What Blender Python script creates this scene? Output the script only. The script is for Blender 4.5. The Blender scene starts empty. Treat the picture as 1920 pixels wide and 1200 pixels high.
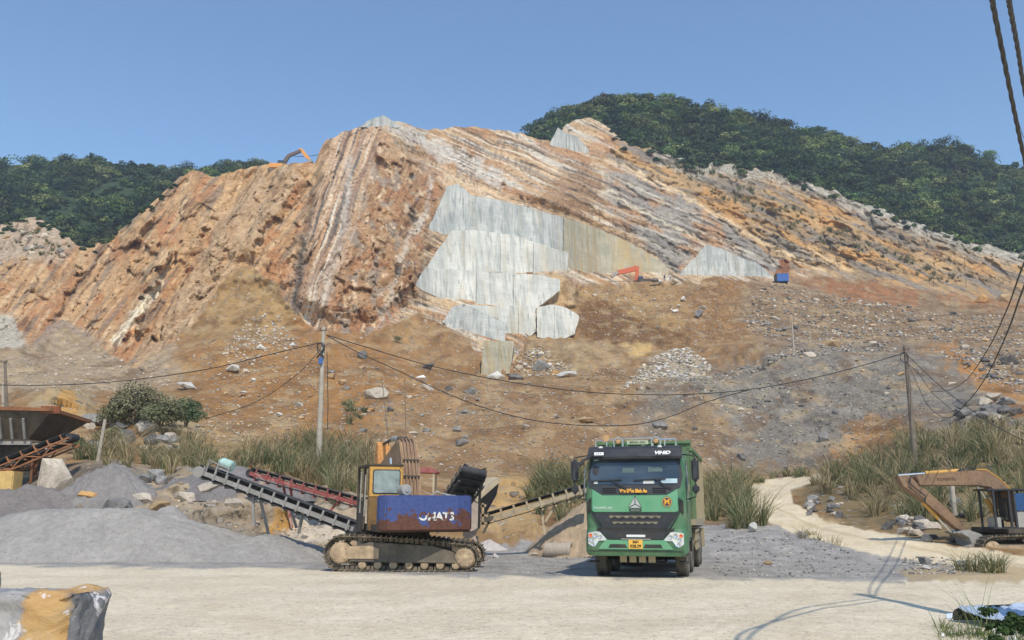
import bpy, bmesh, math, random
import numpy as np
from mathutils import Vector, Matrix, Quaternion

random.seed(11)
RNG = np.random.default_rng(11)
SC = bpy.context.scene
COL = SC.collection
PI = math.pi

# ------------------------------------------------------------------ camera
F = 1650.0
PITCH = math.atan(355.0 / F)
CAM_H = 1.7
CP, SP = math.cos(PITCH), math.sin(PITCH)
cam = bpy.data.cameras.new('camera')
cam.sensor_width = 36.0
cam.lens = F / 1920.0 * 36.0
cam.clip_end = 6000
cam.clip_start = 0.05
camo = bpy.data.objects.new('camera', cam)
COL.objects.link(camo)
camo.location = (0, 0, CAM_H)
camo.rotation_euler = (PI / 2 + PITCH, 0, 0)
SC.camera = camo


def at(px, py, Y):
    cx = (px - 960.0) / F
    cz = -(py - 600.0) / F
    t = Y / (CP - cz * SP)
    return Vector((cx * t, Y, CAM_H + t * (SP + cz * CP)))


def atz(px, py, z=0.0):
    cx = (px - 960.0) / F
    cz = -(py - 600.0) / F
    t = (z - CAM_H) / (SP + cz * CP)
    return Vector((cx * t, t * (CP - cz * SP), z))


# ------------------------------------------------------------------ colour
def lin(c):
    c = c / 255.0
    return c / 12.92 if c <= 0.04045 else ((c + 0.055) / 1.055) ** 2.4


KEXP = 0.92


def C(r, g, b, k=None):
    k = KEXP if k is None else k
    return np.array([min(0.85, lin(r) / k), min(0.85, lin(g) / k), min(0.85, lin(b) / k)])


# ------------------------------------------------------------------ numpy noise
def _h(ix, iy, seed):
    with np.errstate(over='ignore'):
        h = (ix.astype(np.int64) * 374761393 + iy.astype(np.int64) * 668265263 + seed * 982451653) & 0xffffffff
        h = ((h ^ (h >> 13)) * 1274126177) & 0xffffffff
        h = ((h ^ (h >> 15)) * 2246822519) & 0xffffffff
        h = h ^ (h >> 16)
    return h.astype(np.float64) / 4294967296.0


def pnoise(x, y, seed=0):
    ix = np.floor(x); iy = np.floor(y)
    fx = x - ix; fy = y - iy
    u = fx * fx * fx * (fx * (fx * 6 - 15) + 10)
    v = fy * fy * fy * (fy * (fy * 6 - 15) + 10)

    def g(ax, ay, dx, dy):
        a = _h(ax, ay, seed) * 2 * PI
        return np.cos(a) * dx + np.sin(a) * dy
    n00 = g(ix, iy, fx, fy); n10 = g(ix + 1, iy, fx - 1, fy)
    n01 = g(ix, iy + 1, fx, fy - 1); n11 = g(ix + 1, iy + 1, fx - 1, fy - 1)
    return (n00 * (1 - u) + n10 * u) * (1 - v) + (n01 * (1 - u) + n11 * u) * v


def fbm(x, y, seed=0, o=4, gain=0.5):
    s = 0.0; a = 1.0; f = 1.0
    for i in range(o):
        s = s + a * pnoise(x * f + 17.3 * i, y * f - 9.1 * i, seed + i)
        a *= gain; f *= 2.03
    return s * 1.4


def ridged(x, y, seed=0, o=4):
    s = 0.0; a = 1.0; f = 1.0
    for i in range(o):
        s = s + a * (1 - np.abs(pnoise(x * f + 7.7 * i, y * f + 3.1 * i, seed + i)) * 2.2)
        a *= 0.5; f *= 2.1
    return s / 1.9


def worley(x, y, seed=0):
    ix = np.floor(x); iy = np.floor(y)
    f1 = np.full(x.shape, 9.0); f2 = np.full(x.shape, 9.0); idv = np.zeros(x.shape)
    for dx in (-1, 0, 1):
        for dy in (-1, 0, 1):
            cx = ix + dx; cy = iy + dy
            px = cx + _h(cx, cy, seed); py = cy + _h(cx, cy, seed + 51)
            d = np.hypot(px - x, py - y)
            m = d < f1
            f2 = np.where(m, f1, np.minimum(f2, d))
            idv = np.where(m, _h(cx, cy, seed + 99), idv)
            f1 = np.where(m, d, f1)
    return f1, f2, idv


def sstep(a, b, x):
    t = np.clip((x - a) / (b - a), 0, 1)
    return t * t * (3 - 2 * t)


def sdf(poly, x, y):
    d = np.full(x.shape, 1e18)
    inside = np.zeros(x.shape, bool)
    n = len(poly)
    for i in range(n):
        x0, y0 = poly[i]; x1, y1 = poly[(i + 1) % n]
        ex, ey = x1 - x0, y1 - y0
        t = np.clip(((x - x0) * ex + (y - y0) * ey) / (ex * ex + ey * ey + 1e-9), 0, 1)
        d = np.minimum(d, (x - x0 - t * ex) ** 2 + (y - y0 - t * ey) ** 2)
        c = ((y0 > y) != (y1 > y)) & (x < ex * (y - y0) / (ey if abs(ey) > 1e-9 else 1e-9) + x0)
        inside ^= c
    d = np.sqrt(d)
    return np.where(inside, -d, d)


def pldist(pl, x, y):
    """distance to a polyline, signed: positive on the right-hand (picture) side when the line runs downwards"""
    d = np.full(x.shape, 1e18); s = np.zeros(x.shape); tt = np.zeros(x.shape)
    n = len(pl) - 1
    for i in range(n):
        x0, y0 = pl[i]; x1, y1 = pl[i + 1]
        ex, ey = x1 - x0, y1 - y0
        t = np.clip(((x - x0) * ex + (y - y0) * ey) / (ex * ex + ey * ey + 1e-9), 0, 1)
        dd = (x - x0 - t * ex) ** 2 + (y - y0 - t * ey) ** 2
        m = dd < d
        cr = ey * (x - x0) - ex * (y - y0)
        s = np.where(m, np.sign(cr), s); tt = np.where(m, (i + t) / n, tt)
        d = np.where(m, dd, d)
    return np.sqrt(d) * s, tt


def blur(a, k, axis):
    if k < 1:
        return a
    w = np.hanning(2 * k + 3)[1:-1]; w /= w.sum()
    pad = [(0, 0), (0, 0)]; pad[axis] = (k, k)
    b = np.pad(a, pad, mode='edge')
    out = np.zeros_like(a)
    for i in range(2 * k + 1):
        sl = [slice(None), slice(None)]; sl[axis] = slice(i, i + a.shape[axis])
        out += w[i] * b[tuple(sl)]
    return out


# ------------------------------------------------------------------ object helpers
def tag(o, label=None, cat=None, group=None, kind=None):
    if label: o['label'] = label
    if cat: o['category'] = cat
    if group: o['group'] = group
    if kind: o['kind'] = kind
    return o


def empty(name, loc=(0, 0, 0), rz=0.0, label=None, cat=None, group=None):
    o = bpy.data.objects.new(name, None)
    COL.objects.link(o)
    o.location = loc; o.rotation_euler = (0, 0, rz)
    o.empty_display_size = 0.3
    return tag(o, label, cat, group)


def np_mesh(name, V, Fc, mat, parent=None, cols=None, smooth=False, fcols=None):
    """V (n,3); Fc (m,k) array of faces (all with k corners)"""
    V = np.asarray(V, np.float32); Fc = np.asarray(Fc, np.int32)
    me = bpy.data.meshes.new(name)
    me.vertices.add(len(V)); me.vertices.foreach_set('co', V.ravel())
    m, k = Fc.shape
    me.loops.add(m * k); me.loops.foreach_set('vertex_index', Fc.ravel())
    me.polygons.add(m)
    me.polygons.foreach_set('loop_start', np.arange(0, m * k, k, dtype=np.int32))
    try:
        me.polygons.foreach_set('loop_total', np.full(m, k, np.int32))
    except Exception:
        pass
    if smooth:
        me.polygons.foreach_set('use_smooth', np.ones(m, bool))
    me.update(calc_edges=True)
    if cols is not None:
        a = me.color_attributes.new('Col', 'FLOAT_COLOR', 'POINT')
        c4 = np.ones((len(V), 4), np.float32); c4[:, :3] = cols
        a.data.foreach_set('color', c4.ravel())
    me.materials.append(mat)
    o = bpy.data.objects.new(name, me)
    COL.objects.link(o)
    if parent is not None:
        o.parent = parent
    return o


class MB:
    def __init__(s):
        s.v = []; s.f = []

    def add(s, vs, fs):
        o = len(s.v)
        s.v += [tuple(p) for p in vs]
        s.f += [tuple(i + o for i in f) for f in fs]
        return s

    def box(s, c, size, rot=None, taper=(1, 1)):
        x, y, z = size[0] / 2, size[1] / 2, size[2] / 2
        tx, ty = taper
        p = [(-x, -y, -z), (x, -y, -z), (x, y, -z), (-x, y, -z), (-x * tx, -y * ty, z), (x * tx, -y * ty, z), (x * tx, y * ty, z), (-x * tx, y * ty, z)]
        R = rot if rot is not None else Matrix.Identity(3)
        c = Vector(c)
        return s.add([c + R @ Vector(q) for q in p], [(0, 3, 2, 1), (4, 5, 6, 7), (0, 1, 5, 4), (1, 2, 6, 5), (2, 3, 7, 6), (3, 0, 4, 7)])

    def bar(s, a, b, w, h=None, up=(0, 0, 1)):
        """rectangular bar from a to b, w across, h along up"""
        a = Vector(a); b = Vector(b); h = h or w
        d = (b - a); L = d.length; d.normalize()
        u = Vector(up); u = u - d * u.dot(d)
        if u.length < 1e-4:
            u = Vector((0, 1, 0)) - d * d.y
        u.normalize(); r = d.cross(u)
        R = Matrix((r, d, u)).transposed()
        return s.box((a + b) / 2, (w, L, h), R)

    def cyl(s, a, b, r0, r1=None, n=12, cap=True):
        a = Vector(a); b = Vector(b); r1 = r0 if r1 is None else r1
        d = (b - a).normalized()
        u = d.orthogonal().normalized(); w = d.cross(u)
        vs = []; fs = []
        for k in range(n):
            t = 2 * PI * k / n
            q = u * math.cos(t) + w * math.sin(t)
            vs.append(a + q * r0); vs.append(b + q * r1)
        for k in range(n):
            j = (k + 1) % n
            fs.append((2 * k, 2 * j, 2 * j + 1, 2 * k + 1))
        if cap:
            fs.append(tuple(2 * k for k in range(n))[::-1]); fs.append(tuple(2 * k + 1 for k in range(n)))
        return s.add(vs, fs)

    def tube(s, pts, r, n=6, r1=None):
        pts = [Vector(p) for p in pts]
        vs = []; fs = []
        m = len(pts)
        u = None
        for i, p in enumerate(pts):
            d = (pts[min(i + 1, m - 1)] - pts[max(i - 1, 0)]).normalized()
            if u is None:
                u = d.orthogonal().normalized()
            else:
                u = (u - d * u.dot(d)).normalized()
            w = d.cross(u)
            rr = r if r1 is None else r + (r1 - r) * i / (m - 1)
            for k in range(n):
                t = 2 * PI * k / n
                vs.append(p + (u * math.cos(t) + w * math.sin(t)) * rr)
        for i in range(m - 1):
            for k in range(n):
                j = (k + 1) % n
                fs.append((i * n + k, i * n + j, (i + 1) * n + j, (i + 1) * n + k))
        fs.append(tuple(range(n))[::-1]); fs.append(tuple((m - 1) * n + k for k in range(n)))
        return s.add(vs, fs)

    def prism(s, poly, fn, a, b):
        """poly of 2-D points; fn(u, v, w) -> 3-D; extruded w from a to b"""
        n = len(poly)
        vs = [fn(u, v, a) for u, v in poly] + [fn(u, v, b) for u, v in poly]
        fs = [tuple(range(n))[::-1], tuple(range(n, 2 * n))]
        for i in range(n):
            j = (i + 1) % n
            fs.append((i, j, n + j, n + i))
        return s.add(vs, fs)

    def lathe(s, prof, c, axis='x', n=24):
        """prof list of (r, a): radius and axial position"""
        c = Vector(c); vs = []; fs = []
        m = len(prof)
        for r, a in prof:
            for k in range(n):
                t = 2 * PI * k / n
                q = (r * math.cos(t), r * math.sin(t))
                if axis == 'x': p = Vector((a, q[0], q[1]))
                elif axis == 'y': p = Vector((q[0], a, q[1]))
                else: p = Vector((q[0], q[1], a))
                vs.append(c + p)
        for i in range(m - 1):
            for k in range(n):
                j = (k + 1) % n
                fs.append((i * n + k, i * n + j, (i + 1) * n + j, (i + 1) * n + k))
        if prof[0][0] > 1e-4: fs.append(tuple(range(n))[::-1])
        if prof[-1][0] > 1e-4: fs.append(tuple((m - 1) * n + k for k in range(n)))
        return s.add(vs, fs)

    def build(s, name, mat, parent=None, bevel=0.0, smooth=False, seg=2, xf=None):
        bm = bmesh.new()
        vv = [bm.verts.new(xf @ Vector(p) if xf is not None else p) for p in s.v]
        for f in s.f:
            try:
                bm.faces.new([vv[i] for i in f])
            except ValueError:
                pass
        bmesh.ops.recalc_face_normals(bm, faces=bm.faces)
        if bevel > 0:
            es = [e for e in bm.edges if len(e.link_faces) == 2 and e.calc_face_angle(0) > 0.5]
            bmesh.ops.bevel(bm, geom=es, offset=bevel, segments=seg, affect='EDGES', clamp_overlap=True)
        me = bpy.data.meshes.new(name)
        bm.to_mesh(me); bm.free()
        if smooth:
            for p in me.polygons: p.use_smooth = True
            try:
                me.set_sharp_from_angle(angle=math.radians(40))
            except Exception:
                pass
        for mm in (mat if isinstance(mat, (list, tuple)) else [mat]):
            me.materials.append(mm)
        o = bpy.data.objects.new(name, me)
        COL.objects.link(o)
        if parent is not None: o.parent = parent
        return o


def copy_tree(o, parent=None):
    c = o.copy(); COL.objects.link(c)
    c.parent = parent
    for ch in list(o.children):
        copy_tree(ch, c)
    return c


# ------------------------------------------------------------------ materials
def newmat(name):
    m = bpy.data.materials.new(name); m.use_nodes = True
    nt = m.node_tree
    b = nt.nodes['Principled BSDF']
    return m, nt, b


def nd(nt, t, **kw):
    n = nt.nodes.new(t)
    for k, v in kw.items():
        if k.startswith('i_'):
            n.inputs[k[2:].replace('_', ' ')].default_value = v
        else:
            setattr(n, k, v)
    return n


def ramp(nt, fac, stops):
    r = nt.nodes.new('ShaderNodeValToRGB')
    el = r.color_ramp.elements
    while len(el) < len(stops): el.new(0.5)
    for e, (p, c) in zip(el, stops):
        e.position = p
        e.color = (*c, 1) if not isinstance(c, float) else (c, c, c, 1)
    nt.links.new(fac, r.inputs[0])
    return r


def mixc(nt, fac, a, b, mode='MIX'):
    m = nt.nodes.new('ShaderNodeMix'); m.data_type = 'RGBA'; m.blend_type = mode
    for sock, v in ((m.inputs[0], fac), (m.inputs[6], a), (m.inputs[7], b)):
        if hasattr(v, 'is_output') or isinstance(v, bpy.types.NodeSocket):
            nt.links.new(v, sock)
        elif isinstance(v, (int, float)):
            sock.default_value = v
        else:
            sock.default_value = (*v, 1) if len(v) == 3 else v
    return m.outputs[2]


def coords(nt, kind='Object', scale=None):
    tc = nt.nodes.new('ShaderNodeTexCoord')
    out = tc.outputs[kind]
    if scale is not None:
        mp = nt.nodes.new('ShaderNodeMapping')
        mp.inputs['Scale'].default_value = scale
        nt.links.new(out, mp.inputs[0]); out = mp.outputs[0]
    return out


def noise(nt, vec, scale, detail=6, rough=0.55, dist=0.0):
    n = nt.nodes.new('ShaderNodeTexNoise')
    n.inputs['Scale'].default_value = scale; n.inputs['Detail'].default_value = detail
    n.inputs['Roughness'].default_value = rough; n.inputs['Distortion'].default_value = dist
    nt.links.new(vec, n.inputs['Vector'])
    return n.outputs[0]


def bump(nt, b, h, strength, dist, prev=None):
    bp = nt.nodes.new('ShaderNodeBump')
    bp.inputs['Strength'].default_value = strength; bp.inputs['Distance'].default_value = dist
    nt.links.new(h, bp.inputs['Height'])
    if prev is not None: nt.links.new(prev, bp.inputs['Normal'])
    if b is not None: nt.links.new(bp.outputs[0], b.inputs['Normal'])
    return bp.outputs[0]


def mat_terrain(name, stone=0.0, bumps=((0.6, 0.5, 0.5),), var=0.25, vscale=0.9, stone_scale=1.2, stone_col=(0.5, 0.45, 0.38), rough=0.95):
    m, nt, b = newmat(name)
    b.inputs['Roughness'].default_value = rough
    b.inputs['Specular IOR Level'].default_value = 0.15
    v = coords(nt, 'Object')
    at_ = nt.nodes.new('ShaderNodeAttribute'); at_.attribute_name = 'Col'
    n1 = noise(nt, v, vscale, 8, 0.65)
    r1 = ramp(nt, n1, [(0.3, (1 - var,) * 3), (0.5, (1.0,) * 3), (0.72, (1 + var,) * 3)])
    col = mixc(nt, 1.0, at_.outputs[0], r1.outputs[0], 'MULTIPLY')
    hprev = None
    if stone > 0:
        for sc, th in ((stone_scale, 0.16), (stone_scale * 2.3, 0.2)):
            vo = nt.nodes.new('ShaderNodeTexVoronoi'); vo.inputs['Scale'].default_value = sc
            nt.links.new(v, vo.inputs['Vector'])
            st = ramp(nt, vo.outputs['Distance'], [(th, 1.0), (th + 0.1, 0.0)])
            sel = ramp(nt, vo.outputs['Color'], [(0.42, 0.0), (0.5, 1.0)])
            mm = nt.nodes.new('ShaderNodeMath'); mm.operation = 'MULTIPLY'
            nt.links.new(st.outputs[0], mm.inputs[0]); nt.links.new(sel.outputs[0], mm.inputs[1])
            m2 = nt.nodes.new('ShaderNodeMath'); m2.operation = 'MULTIPLY'
            nt.links.new(mm.outputs[0], m2.inputs[0]); m2.inputs[1].default_value = stone
            sr = ramp(nt, vo.outputs['Color'], [(0.45, tuple(0.35 * q for q in stone_col)), (0.75, stone_col), (0.9, tuple(min(0.8, 1.5 * q) for q in stone_col))])
            sc2 = sr.outputs[0]
            col = mixc(nt, m2.outputs[0], col, sc2)
            hprev = bump(nt, None, mm.outputs[0], 0.7, 0.25 / sc, hprev)
    nt.links.new(col, b.inputs['Base Color'])
    for i, (sc, st, ds) in enumerate(bumps):
        nn = noise(nt, v, sc, 8, 0.65)
        hprev = bump(nt, None, nn, st, ds, hprev)
    nt.links.new(hprev, b.inputs['Normal'])
    return m


def rock_blocks(m, scales=((0.55, 0.8, 0.5), (1.7, 0.7, 0.18))):
    """angular fracture detail on top of the modelled blocks"""
    nt = m.node_tree; b = nt.nodes['Principled BSDF']
    prev = b.inputs['Normal'].links[0].from_socket
    v = coords(nt, 'Object', (1.0, 0.7, 1.5))
    nz = nt.nodes.new('ShaderNodeTexNoise'); nz.inputs['Scale'].default_value = 0.4; nt.links.new(v, nz.inputs['Vector'])
    ad = nt.nodes.new('ShaderNodeVectorMath'); ad.operation = 'MULTIPLY_ADD'
    nt.links.new(nz.outputs['Color'], ad.inputs[0]); ad.inputs[1].default_value = (1.2, 1.2, 1.2); nt.links.new(v, ad.inputs[2])
    for sc, st, ds in scales:
        vo = nt.nodes.new('ShaderNodeTexVoronoi'); vo.distance = 'CHEBYCHEV'; vo.inputs['Scale'].default_value = sc
        nt.links.new(ad.outputs[0], vo.inputs['Vector'])
        prev = bump(nt, None, vo.outputs['Color'], st, ds, prev)
        v2 = nt.nodes.new('ShaderNodeTexVoronoi'); v2.feature = 'DISTANCE_TO_EDGE'; v2.inputs['Scale'].default_value = sc * 0.7
        nt.links.new(ad.outputs[0], v2.inputs['Vector'])
        r = ramp(nt, v2.outputs['Distance'], [(0.0, 0.0), (0.06, 1.0)])
        prev = bump(nt, None, r.outputs[0], 0.6, ds * 0.8, prev)
    nt.links.new(prev, b.inputs['Normal'])


def mat_simple(name, col, rough=0.6, metal=0.0, var=0.18, vs=4.0, bmp=0.0, spec=0.4, dust=0.0, dustcol=(0.42, 0.36, 0.28), dscale=2.5):
    m, nt, b = newmat(name)
    v = coords(nt, 'Object')
    n1 = noise(nt, v, vs, 6, 0.65)
    r1 = ramp(nt, n1, [(0.3, (1 - var,) * 3), (0.7, (1 + var,) * 3)])
    c = mixc(nt, 1.0, tuple(col), r1.outputs[0], 'MULTIPLY')
    if dust > 0:
        n2 = noise(nt, v, dscale, 8, 0.7)
        r2 = ramp(nt, n2, [(0.35, 0.0), (0.75, float(dust))])
        c = mixc(nt, r2.outputs[0], c, dustcol)
    nt.links.new(c, b.inputs['Base Color'])
    b.inputs['Roughness'].default_value = rough; b.inputs['Metallic'].default_value = metal
    b.inputs['Specular IOR Level'].default_value = spec
    if bmp > 0:
        bump(nt, b, noise(nt, v, vs * 4, 6, 0.6), bmp, 0.02)
    return m


def mat_worn(name, paint, rust, edge=0.5, scale=2.0, rough=0.65, width=0.04, extra=None, zbias=0.0):
    """chipped paint over rust"""
    m, nt, b = newmat(name)
    v = coords(nt, 'Object')
    n1 = noise(nt, v, scale, 8, 0.68, 0.4)
    fac = n1
    if zbias:
        sp = nt.nodes.new('ShaderNodeSeparateXYZ'); nt.links.new(v, sp.inputs[0])
        ma = nt.nodes.new('ShaderNodeMath'); ma.operation = 'MULTIPLY_ADD'
        nt.links.new(sp.outputs[2], ma.inputs[0]); ma.inputs[1].default_value = -zbias[0]; ma.inputs[2].default_value = zbias[0] * zbias[1]
        ad = nt.nodes.new('ShaderNodeMath'); ad.operation = 'ADD'
        nt.links.new(n1, ad.inputs[0]); nt.links.new(ma.outputs[0], ad.inputs[1]); fac = ad.outputs[0]
    r1 = ramp(nt, fac, [(edge, 0.0), (edge + width, 1.0)])
    n2 = noise(nt, v, scale * 5, 6, 0.7)
    pv = ramp(nt, n2, [(0.3, tuple(np.array(paint) * 0.75)), (0.7, tuple(np.array(paint) * 1.2))])
    rv = ramp(nt, n2, [(0.3, tuple(np.array(rust) * 0.6)), (0.7, tuple(np.array(rust) * 1.35))])
    c = mixc(nt, r1.outputs[0], pv.outputs[0], rv.outputs[0])
    nt.links.new(c, b.inputs['Base Color'])
    b.inputs['Roughness'].default_value = rough
    b.inputs['Specular IOR Level'].default_value = 0.3
    bump(nt, b, r1.outputs[0], 0.3, 0.004)
    return m


def mat_attr(name, rough=0.8, trans=0.0, var=0.0, spec=0.2):
    m, nt, b = newmat(name)
    a = nt.nodes.new('ShaderNodeAttribute'); a.attribute_name = 'Col'
    b.inputs['Roughness'].default_value = rough
    b.inputs['Specular IOR Level'].default_value = spec
    nt.links.new(a.outputs[0], b.inputs['Base Color'])
    if trans > 0:
        tr = nt.nodes.new('ShaderNodeBsdfTranslucent'); nt.links.new(a.outputs[0], tr.inputs[0])
        mx = nt.nodes.new('ShaderNodeMixShader'); mx.inputs[0].default_value = trans
        nt.links.new(b.outputs[0], mx.inputs[1]); nt.links.new(tr.outputs[0], mx.inputs[2])
        nt.links.new(mx.outputs[0], nt.nodes['Material Output'].inputs[0])
    return m


# ------------------------------------------------------------------ sky and sun
SUN_EL = math.radians(50)
SUN_DIR = Vector((-0.27 * math.cos(SUN_EL), 0.9629 * math.cos(SUN_EL), -math.sin(SUN_EL)))
w = bpy.data.worlds.new('World'); SC.world = w; w.use_nodes = True
wn = w.node_tree
sky = wn.nodes.new('ShaderNodeTexSky'); sky.sky_type = 'NISHITA'; sky.sun_disc = False
sky.sun_elevation = SUN_EL
sky.sun_rotation = math.atan2(-SUN_DIR.x, -SUN_DIR.y)
sky.air_density = 1.4; sky.dust_density = 0.2; sky.ozone_density = 6.0; sky.altitude = 100
bg = wn.nodes['Background']; bg.inputs[1].default_value = 0.145
wn.links.new(sky.outputs[0], bg.inputs[0])
sl = bpy.data.lights.new('sun', 'SUN'); sl.energy = 3.1; sl.angle = math.radians(0.53); sl.color = (1.0, 0.93, 0.82)
so = bpy.data.objects.new('sun', sl); COL.objects.link(so)
so.rotation_euler = SUN_DIR.to_track_quat('-Z', 'Y').to_euler()
so.location = (30, -40, 80)
SC.view_settings.view_transform = 'Standard'; SC.view_settings.look = 'None'
SC.view_settings.exposure = 0.2; SC.view_settings.gamma = 1.0
SC.render.engine = 'CYCLES'
SC.cycles.max_bounces = 6
SC.cycles.transparent_max_bounces = 12
# ------------------------------------------------------------------ terrain grid
PX0, PX1, NC = -320.0, 2240.0, 1080
NR = 500
SKY = [(-320, 430), (0, 418), (40, 410), (62, 404), (85, 415), (110, 430), (150, 466), (200, 452), (250, 410), (300, 368), (345, 327), (362, 318), (378, 322), (400, 332),
       (425, 328), (470, 310), (530, 306), (592, 304), (600, 285), (612, 264), (640, 250), (680, 236), (700, 224), (718, 217), (750, 229), (800, 243), (850, 240), (890, 237),
       (980, 250), (1040, 270), (1060, 235), (1080, 224), (1108, 221), (1130, 232), (1152, 247), (1180, 272), (1240, 284), (1300, 308), (1350, 306), (1400, 312), (1450, 316),
       (1550, 352), (1650, 392), (1750, 428), (1850, 458), (1920, 472), (2240, 545)]
DEP = {
    -320: [(1240, 9.8), (1050, 31), (1000, 40), (940, 44), (880, 52), (800, 75), (700, 105), (600, 160), (480, 200), (400, 235)],
    0: [(1050, 31), (1000, 37), (940, 41), (890, 48), (830, 62), (770, 72), (735, 82), (700, 108), (640, 138), (580, 162), (500, 182), (418, 225)],
    110: [(1050, 31), (1000, 36), (950, 39), (880, 45), (840, 56), (800, 66), (735, 76), (715, 95), (680, 125), (630, 150), (560, 166), (470, 190), (400, 230)],
    200: [(1050, 31), (1000, 36), (960, 38.5), (875, 42), (868, 50), (820, 62), (780, 72), (740, 92), (690, 122), (640, 148), (560, 168), (455, 200)],
    300: [(1050, 31), (1000, 36), (940, 40), (890, 44), (862, 54), (790, 66), (750, 74), (738, 92), (700, 122), (640, 150), (550, 168), (450, 184), (368, 200)],
    450: [(1050, 31), (1010, 35), (940, 39), (890, 43), (870, 49), (840, 62), (780, 86), (700, 120), (620, 150), (540, 166), (430, 180), (310, 202)],
    600: [(1050, 31), (1020, 35), (970, 39), (930, 43), (895, 56), (850, 66), (780, 86), (700, 116), (650, 142), (615, 160), (450, 176), (300, 198), (255, 206)],
    720: [(1055, 31), (1010, 37), (950, 43), (905, 52), (870, 68), (780, 90), (700, 116), (655, 145), (615, 162), (450, 178), (300, 205), (218, 226)],
    850: [(1060, 29), (1015, 39), (960, 47), (905, 57), (885, 71), (800, 93), (720, 116), (690, 140), (640, 166), (580, 186), (500, 198), (400, 210), (340, 226), (300, 240), (240, 262)],
    1000: [(1062, 29), (1020, 40), (960, 50), (905, 60), (885, 74), (800, 96), (722, 120), (700, 146), (640, 176), (575, 198), (520, 208), (440, 216), (370, 226), (330, 242), (250, 270)],
    1150: [(1065, 28), (1020, 40), (960, 52), (905, 64), (885, 78), (800, 100), (722, 124), (690, 152), (640, 176), (590, 200), (532, 222), (526, 238), (460, 246), (400, 256), (330, 270), (245, 300)],
    1300: [(1065, 28), (1025, 38), (970, 48), (905, 64), (885, 80), (800, 99), (706, 122), (684, 146), (640, 168), (580, 196), (527, 222), (518, 240), (440, 252), (380, 266), (310, 290)],
    1450: [(1070, 27), (1030, 35), (990, 42), (940, 56), (900, 76), (872, 88), (800, 105), (700, 126), (652, 141), (636, 166), (580, 194), (532, 224), (512, 244), (420, 262), (315, 290)],
    1600: [(1072, 27), (1035, 33), (1000, 39), (960, 48), (900, 62), (868, 84), (760, 108), (690, 126), (660, 138), (648, 164), (600, 188), (540, 224), (515, 245), (440, 262), (375, 282)],
    1750: [(1075, 26), (1045, 31), (1015, 36), (970, 43), (900, 56), (840, 66), (800, 86), (720, 110), (664, 132), (645, 156), (600, 182), (560, 214), (540, 240), (480, 258), (430, 272)],
    1920: [(1075, 26), (1050, 30), (1025, 34), (970, 41), (900, 52), (830, 62), (765, 78), (750, 92), (700, 116), (665, 136), (625, 160), (585, 190), (552, 220), (532, 242), (500, 256), (470, 268)],
    2240: [(1075, 26), (1050, 30), (1025, 34), (970, 41), (900, 52), (830, 64), (760, 85), (700, 116), (660, 140), (620, 170), (580, 205), (545, 250)],
}


def plane_depth(py):
    cz = -(py - 600.0) / F
    return -CAM_H / (SP + cz * CP) * (CP - cz * SP)


gx = np.linspace(PX0, PX1, NC)
sk = np.interp(gx, [p[0] for p in SKY], [p[1] for p in SKY])
_c = np.floor(gx / 13.0 + 0.6 * fbm(gx / 40.0, gx * 0 + 2, 4, 2))
sk = sk + 4.0 * (_h(_c, _c * 0, 3) - 0.5) + 3.0 * (_h(np.floor(gx / 31.0), _c * 0, 6) - 0.5) + 2.0 * (fbm(gx / 34., gx * 0 + 3, 5, 2)) + (gx > 1200) * 4.0 * (_h(np.floor(gx / 19.0), _c * 0, 8) - 0.4)
sk = blur(sk[None, :], 1, 1)[0]
PYB = 1242.0
srow = np.linspace(0, 1, NR)
GX = np.repeat(gx[None, :], NR, 0)
GY = sk[None, :] + srow[:, None] * (PYB - sk[None, :])

# depth: interpolate control columns in log depth
keys = sorted(DEP)
cols_ld = []
for k in keys:
    pts = sorted(DEP[k])
    pb = max(p[0] for p in pts)
    for py in (1075, 1100, 1130, 1160, 1200, 1242):
        if py > pb + 4: pts.append((py, plane_depth(py)))
    pts = sorted(pts)
    pys = np.array([p[0] for p in pts]); ld = np.log([p[1] for p in pts])
    cols_ld.append((pys, ld))
yy = np.arange(150, 1260, 2.0)
tab = np.array([np.interp(yy, pys, ld) + np.where(yy < pys[0], (pys[0] - yy) * 0.0008, 0) for pys, ld in cols_ld])   # (ncol, ny)
tab = blur(tab, 3, 1)
LD = np.zeros_like(GX)
kx = np.array(keys, float)
ci = np.clip(np.searchsorted(kx, gx) - 1, 0, len(kx) - 2)
cf = (gx - kx[ci]) / (kx[ci + 1] - kx[ci]); cf = cf * cf * (3 - 2 * cf)
LT = tab[ci].T * (1 - cf) + tab[ci + 1].T * cf          # (ny, NC)
LT = blur(LT, 16, 1)
for j in range(NC):
    LD[:, j] = np.interp(GY[:, j], yy, LT[:, j])
# the flat yard is exactly flat
yardm = sstep(1046, 1072, GY)
LD = LD * (1 - yardm) + np.log(plane_depth(np.maximum(GY, 1030))) * yardm
# sand drifts that lean on the right end of the marble tiers
SANDP = [(1008, 526), (1036, 512), (1060, 516), (1082, 545), (1078, 574), (996, 576), (1026, 550), (1046, 541), (1022, 530)]
SANDM = sstep(5, -3, sdf(SANDP, GX + 3 * fbm(GX / 12, GY / 12, 15, 3), GY + 3 * fbm(GX / 12, GY / 12, 16, 3)))
SANDM = blur(SANDM, 2, 1)
_sd = np.log(float(np.exp(np.interp(560, yy, LT[:, int((1040 - PX0) / (PX1 - PX0) * (NC - 1))]))) - 2.0 + (548 - GY) * 0.06)
LD = LD * (1 - SANDM) + np.minimum(LD, _sd) * SANDM
DY = np.exp(LD)


def to_world(px, py, Y):
    cx = (px - 960.0) / F; cz = -(py - 600.0) / F
    t = Y / (CP - cz * SP)
    return np.stack([cx * t, Y, CAM_H + t * (SP + cz * CP)], -1)


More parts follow.
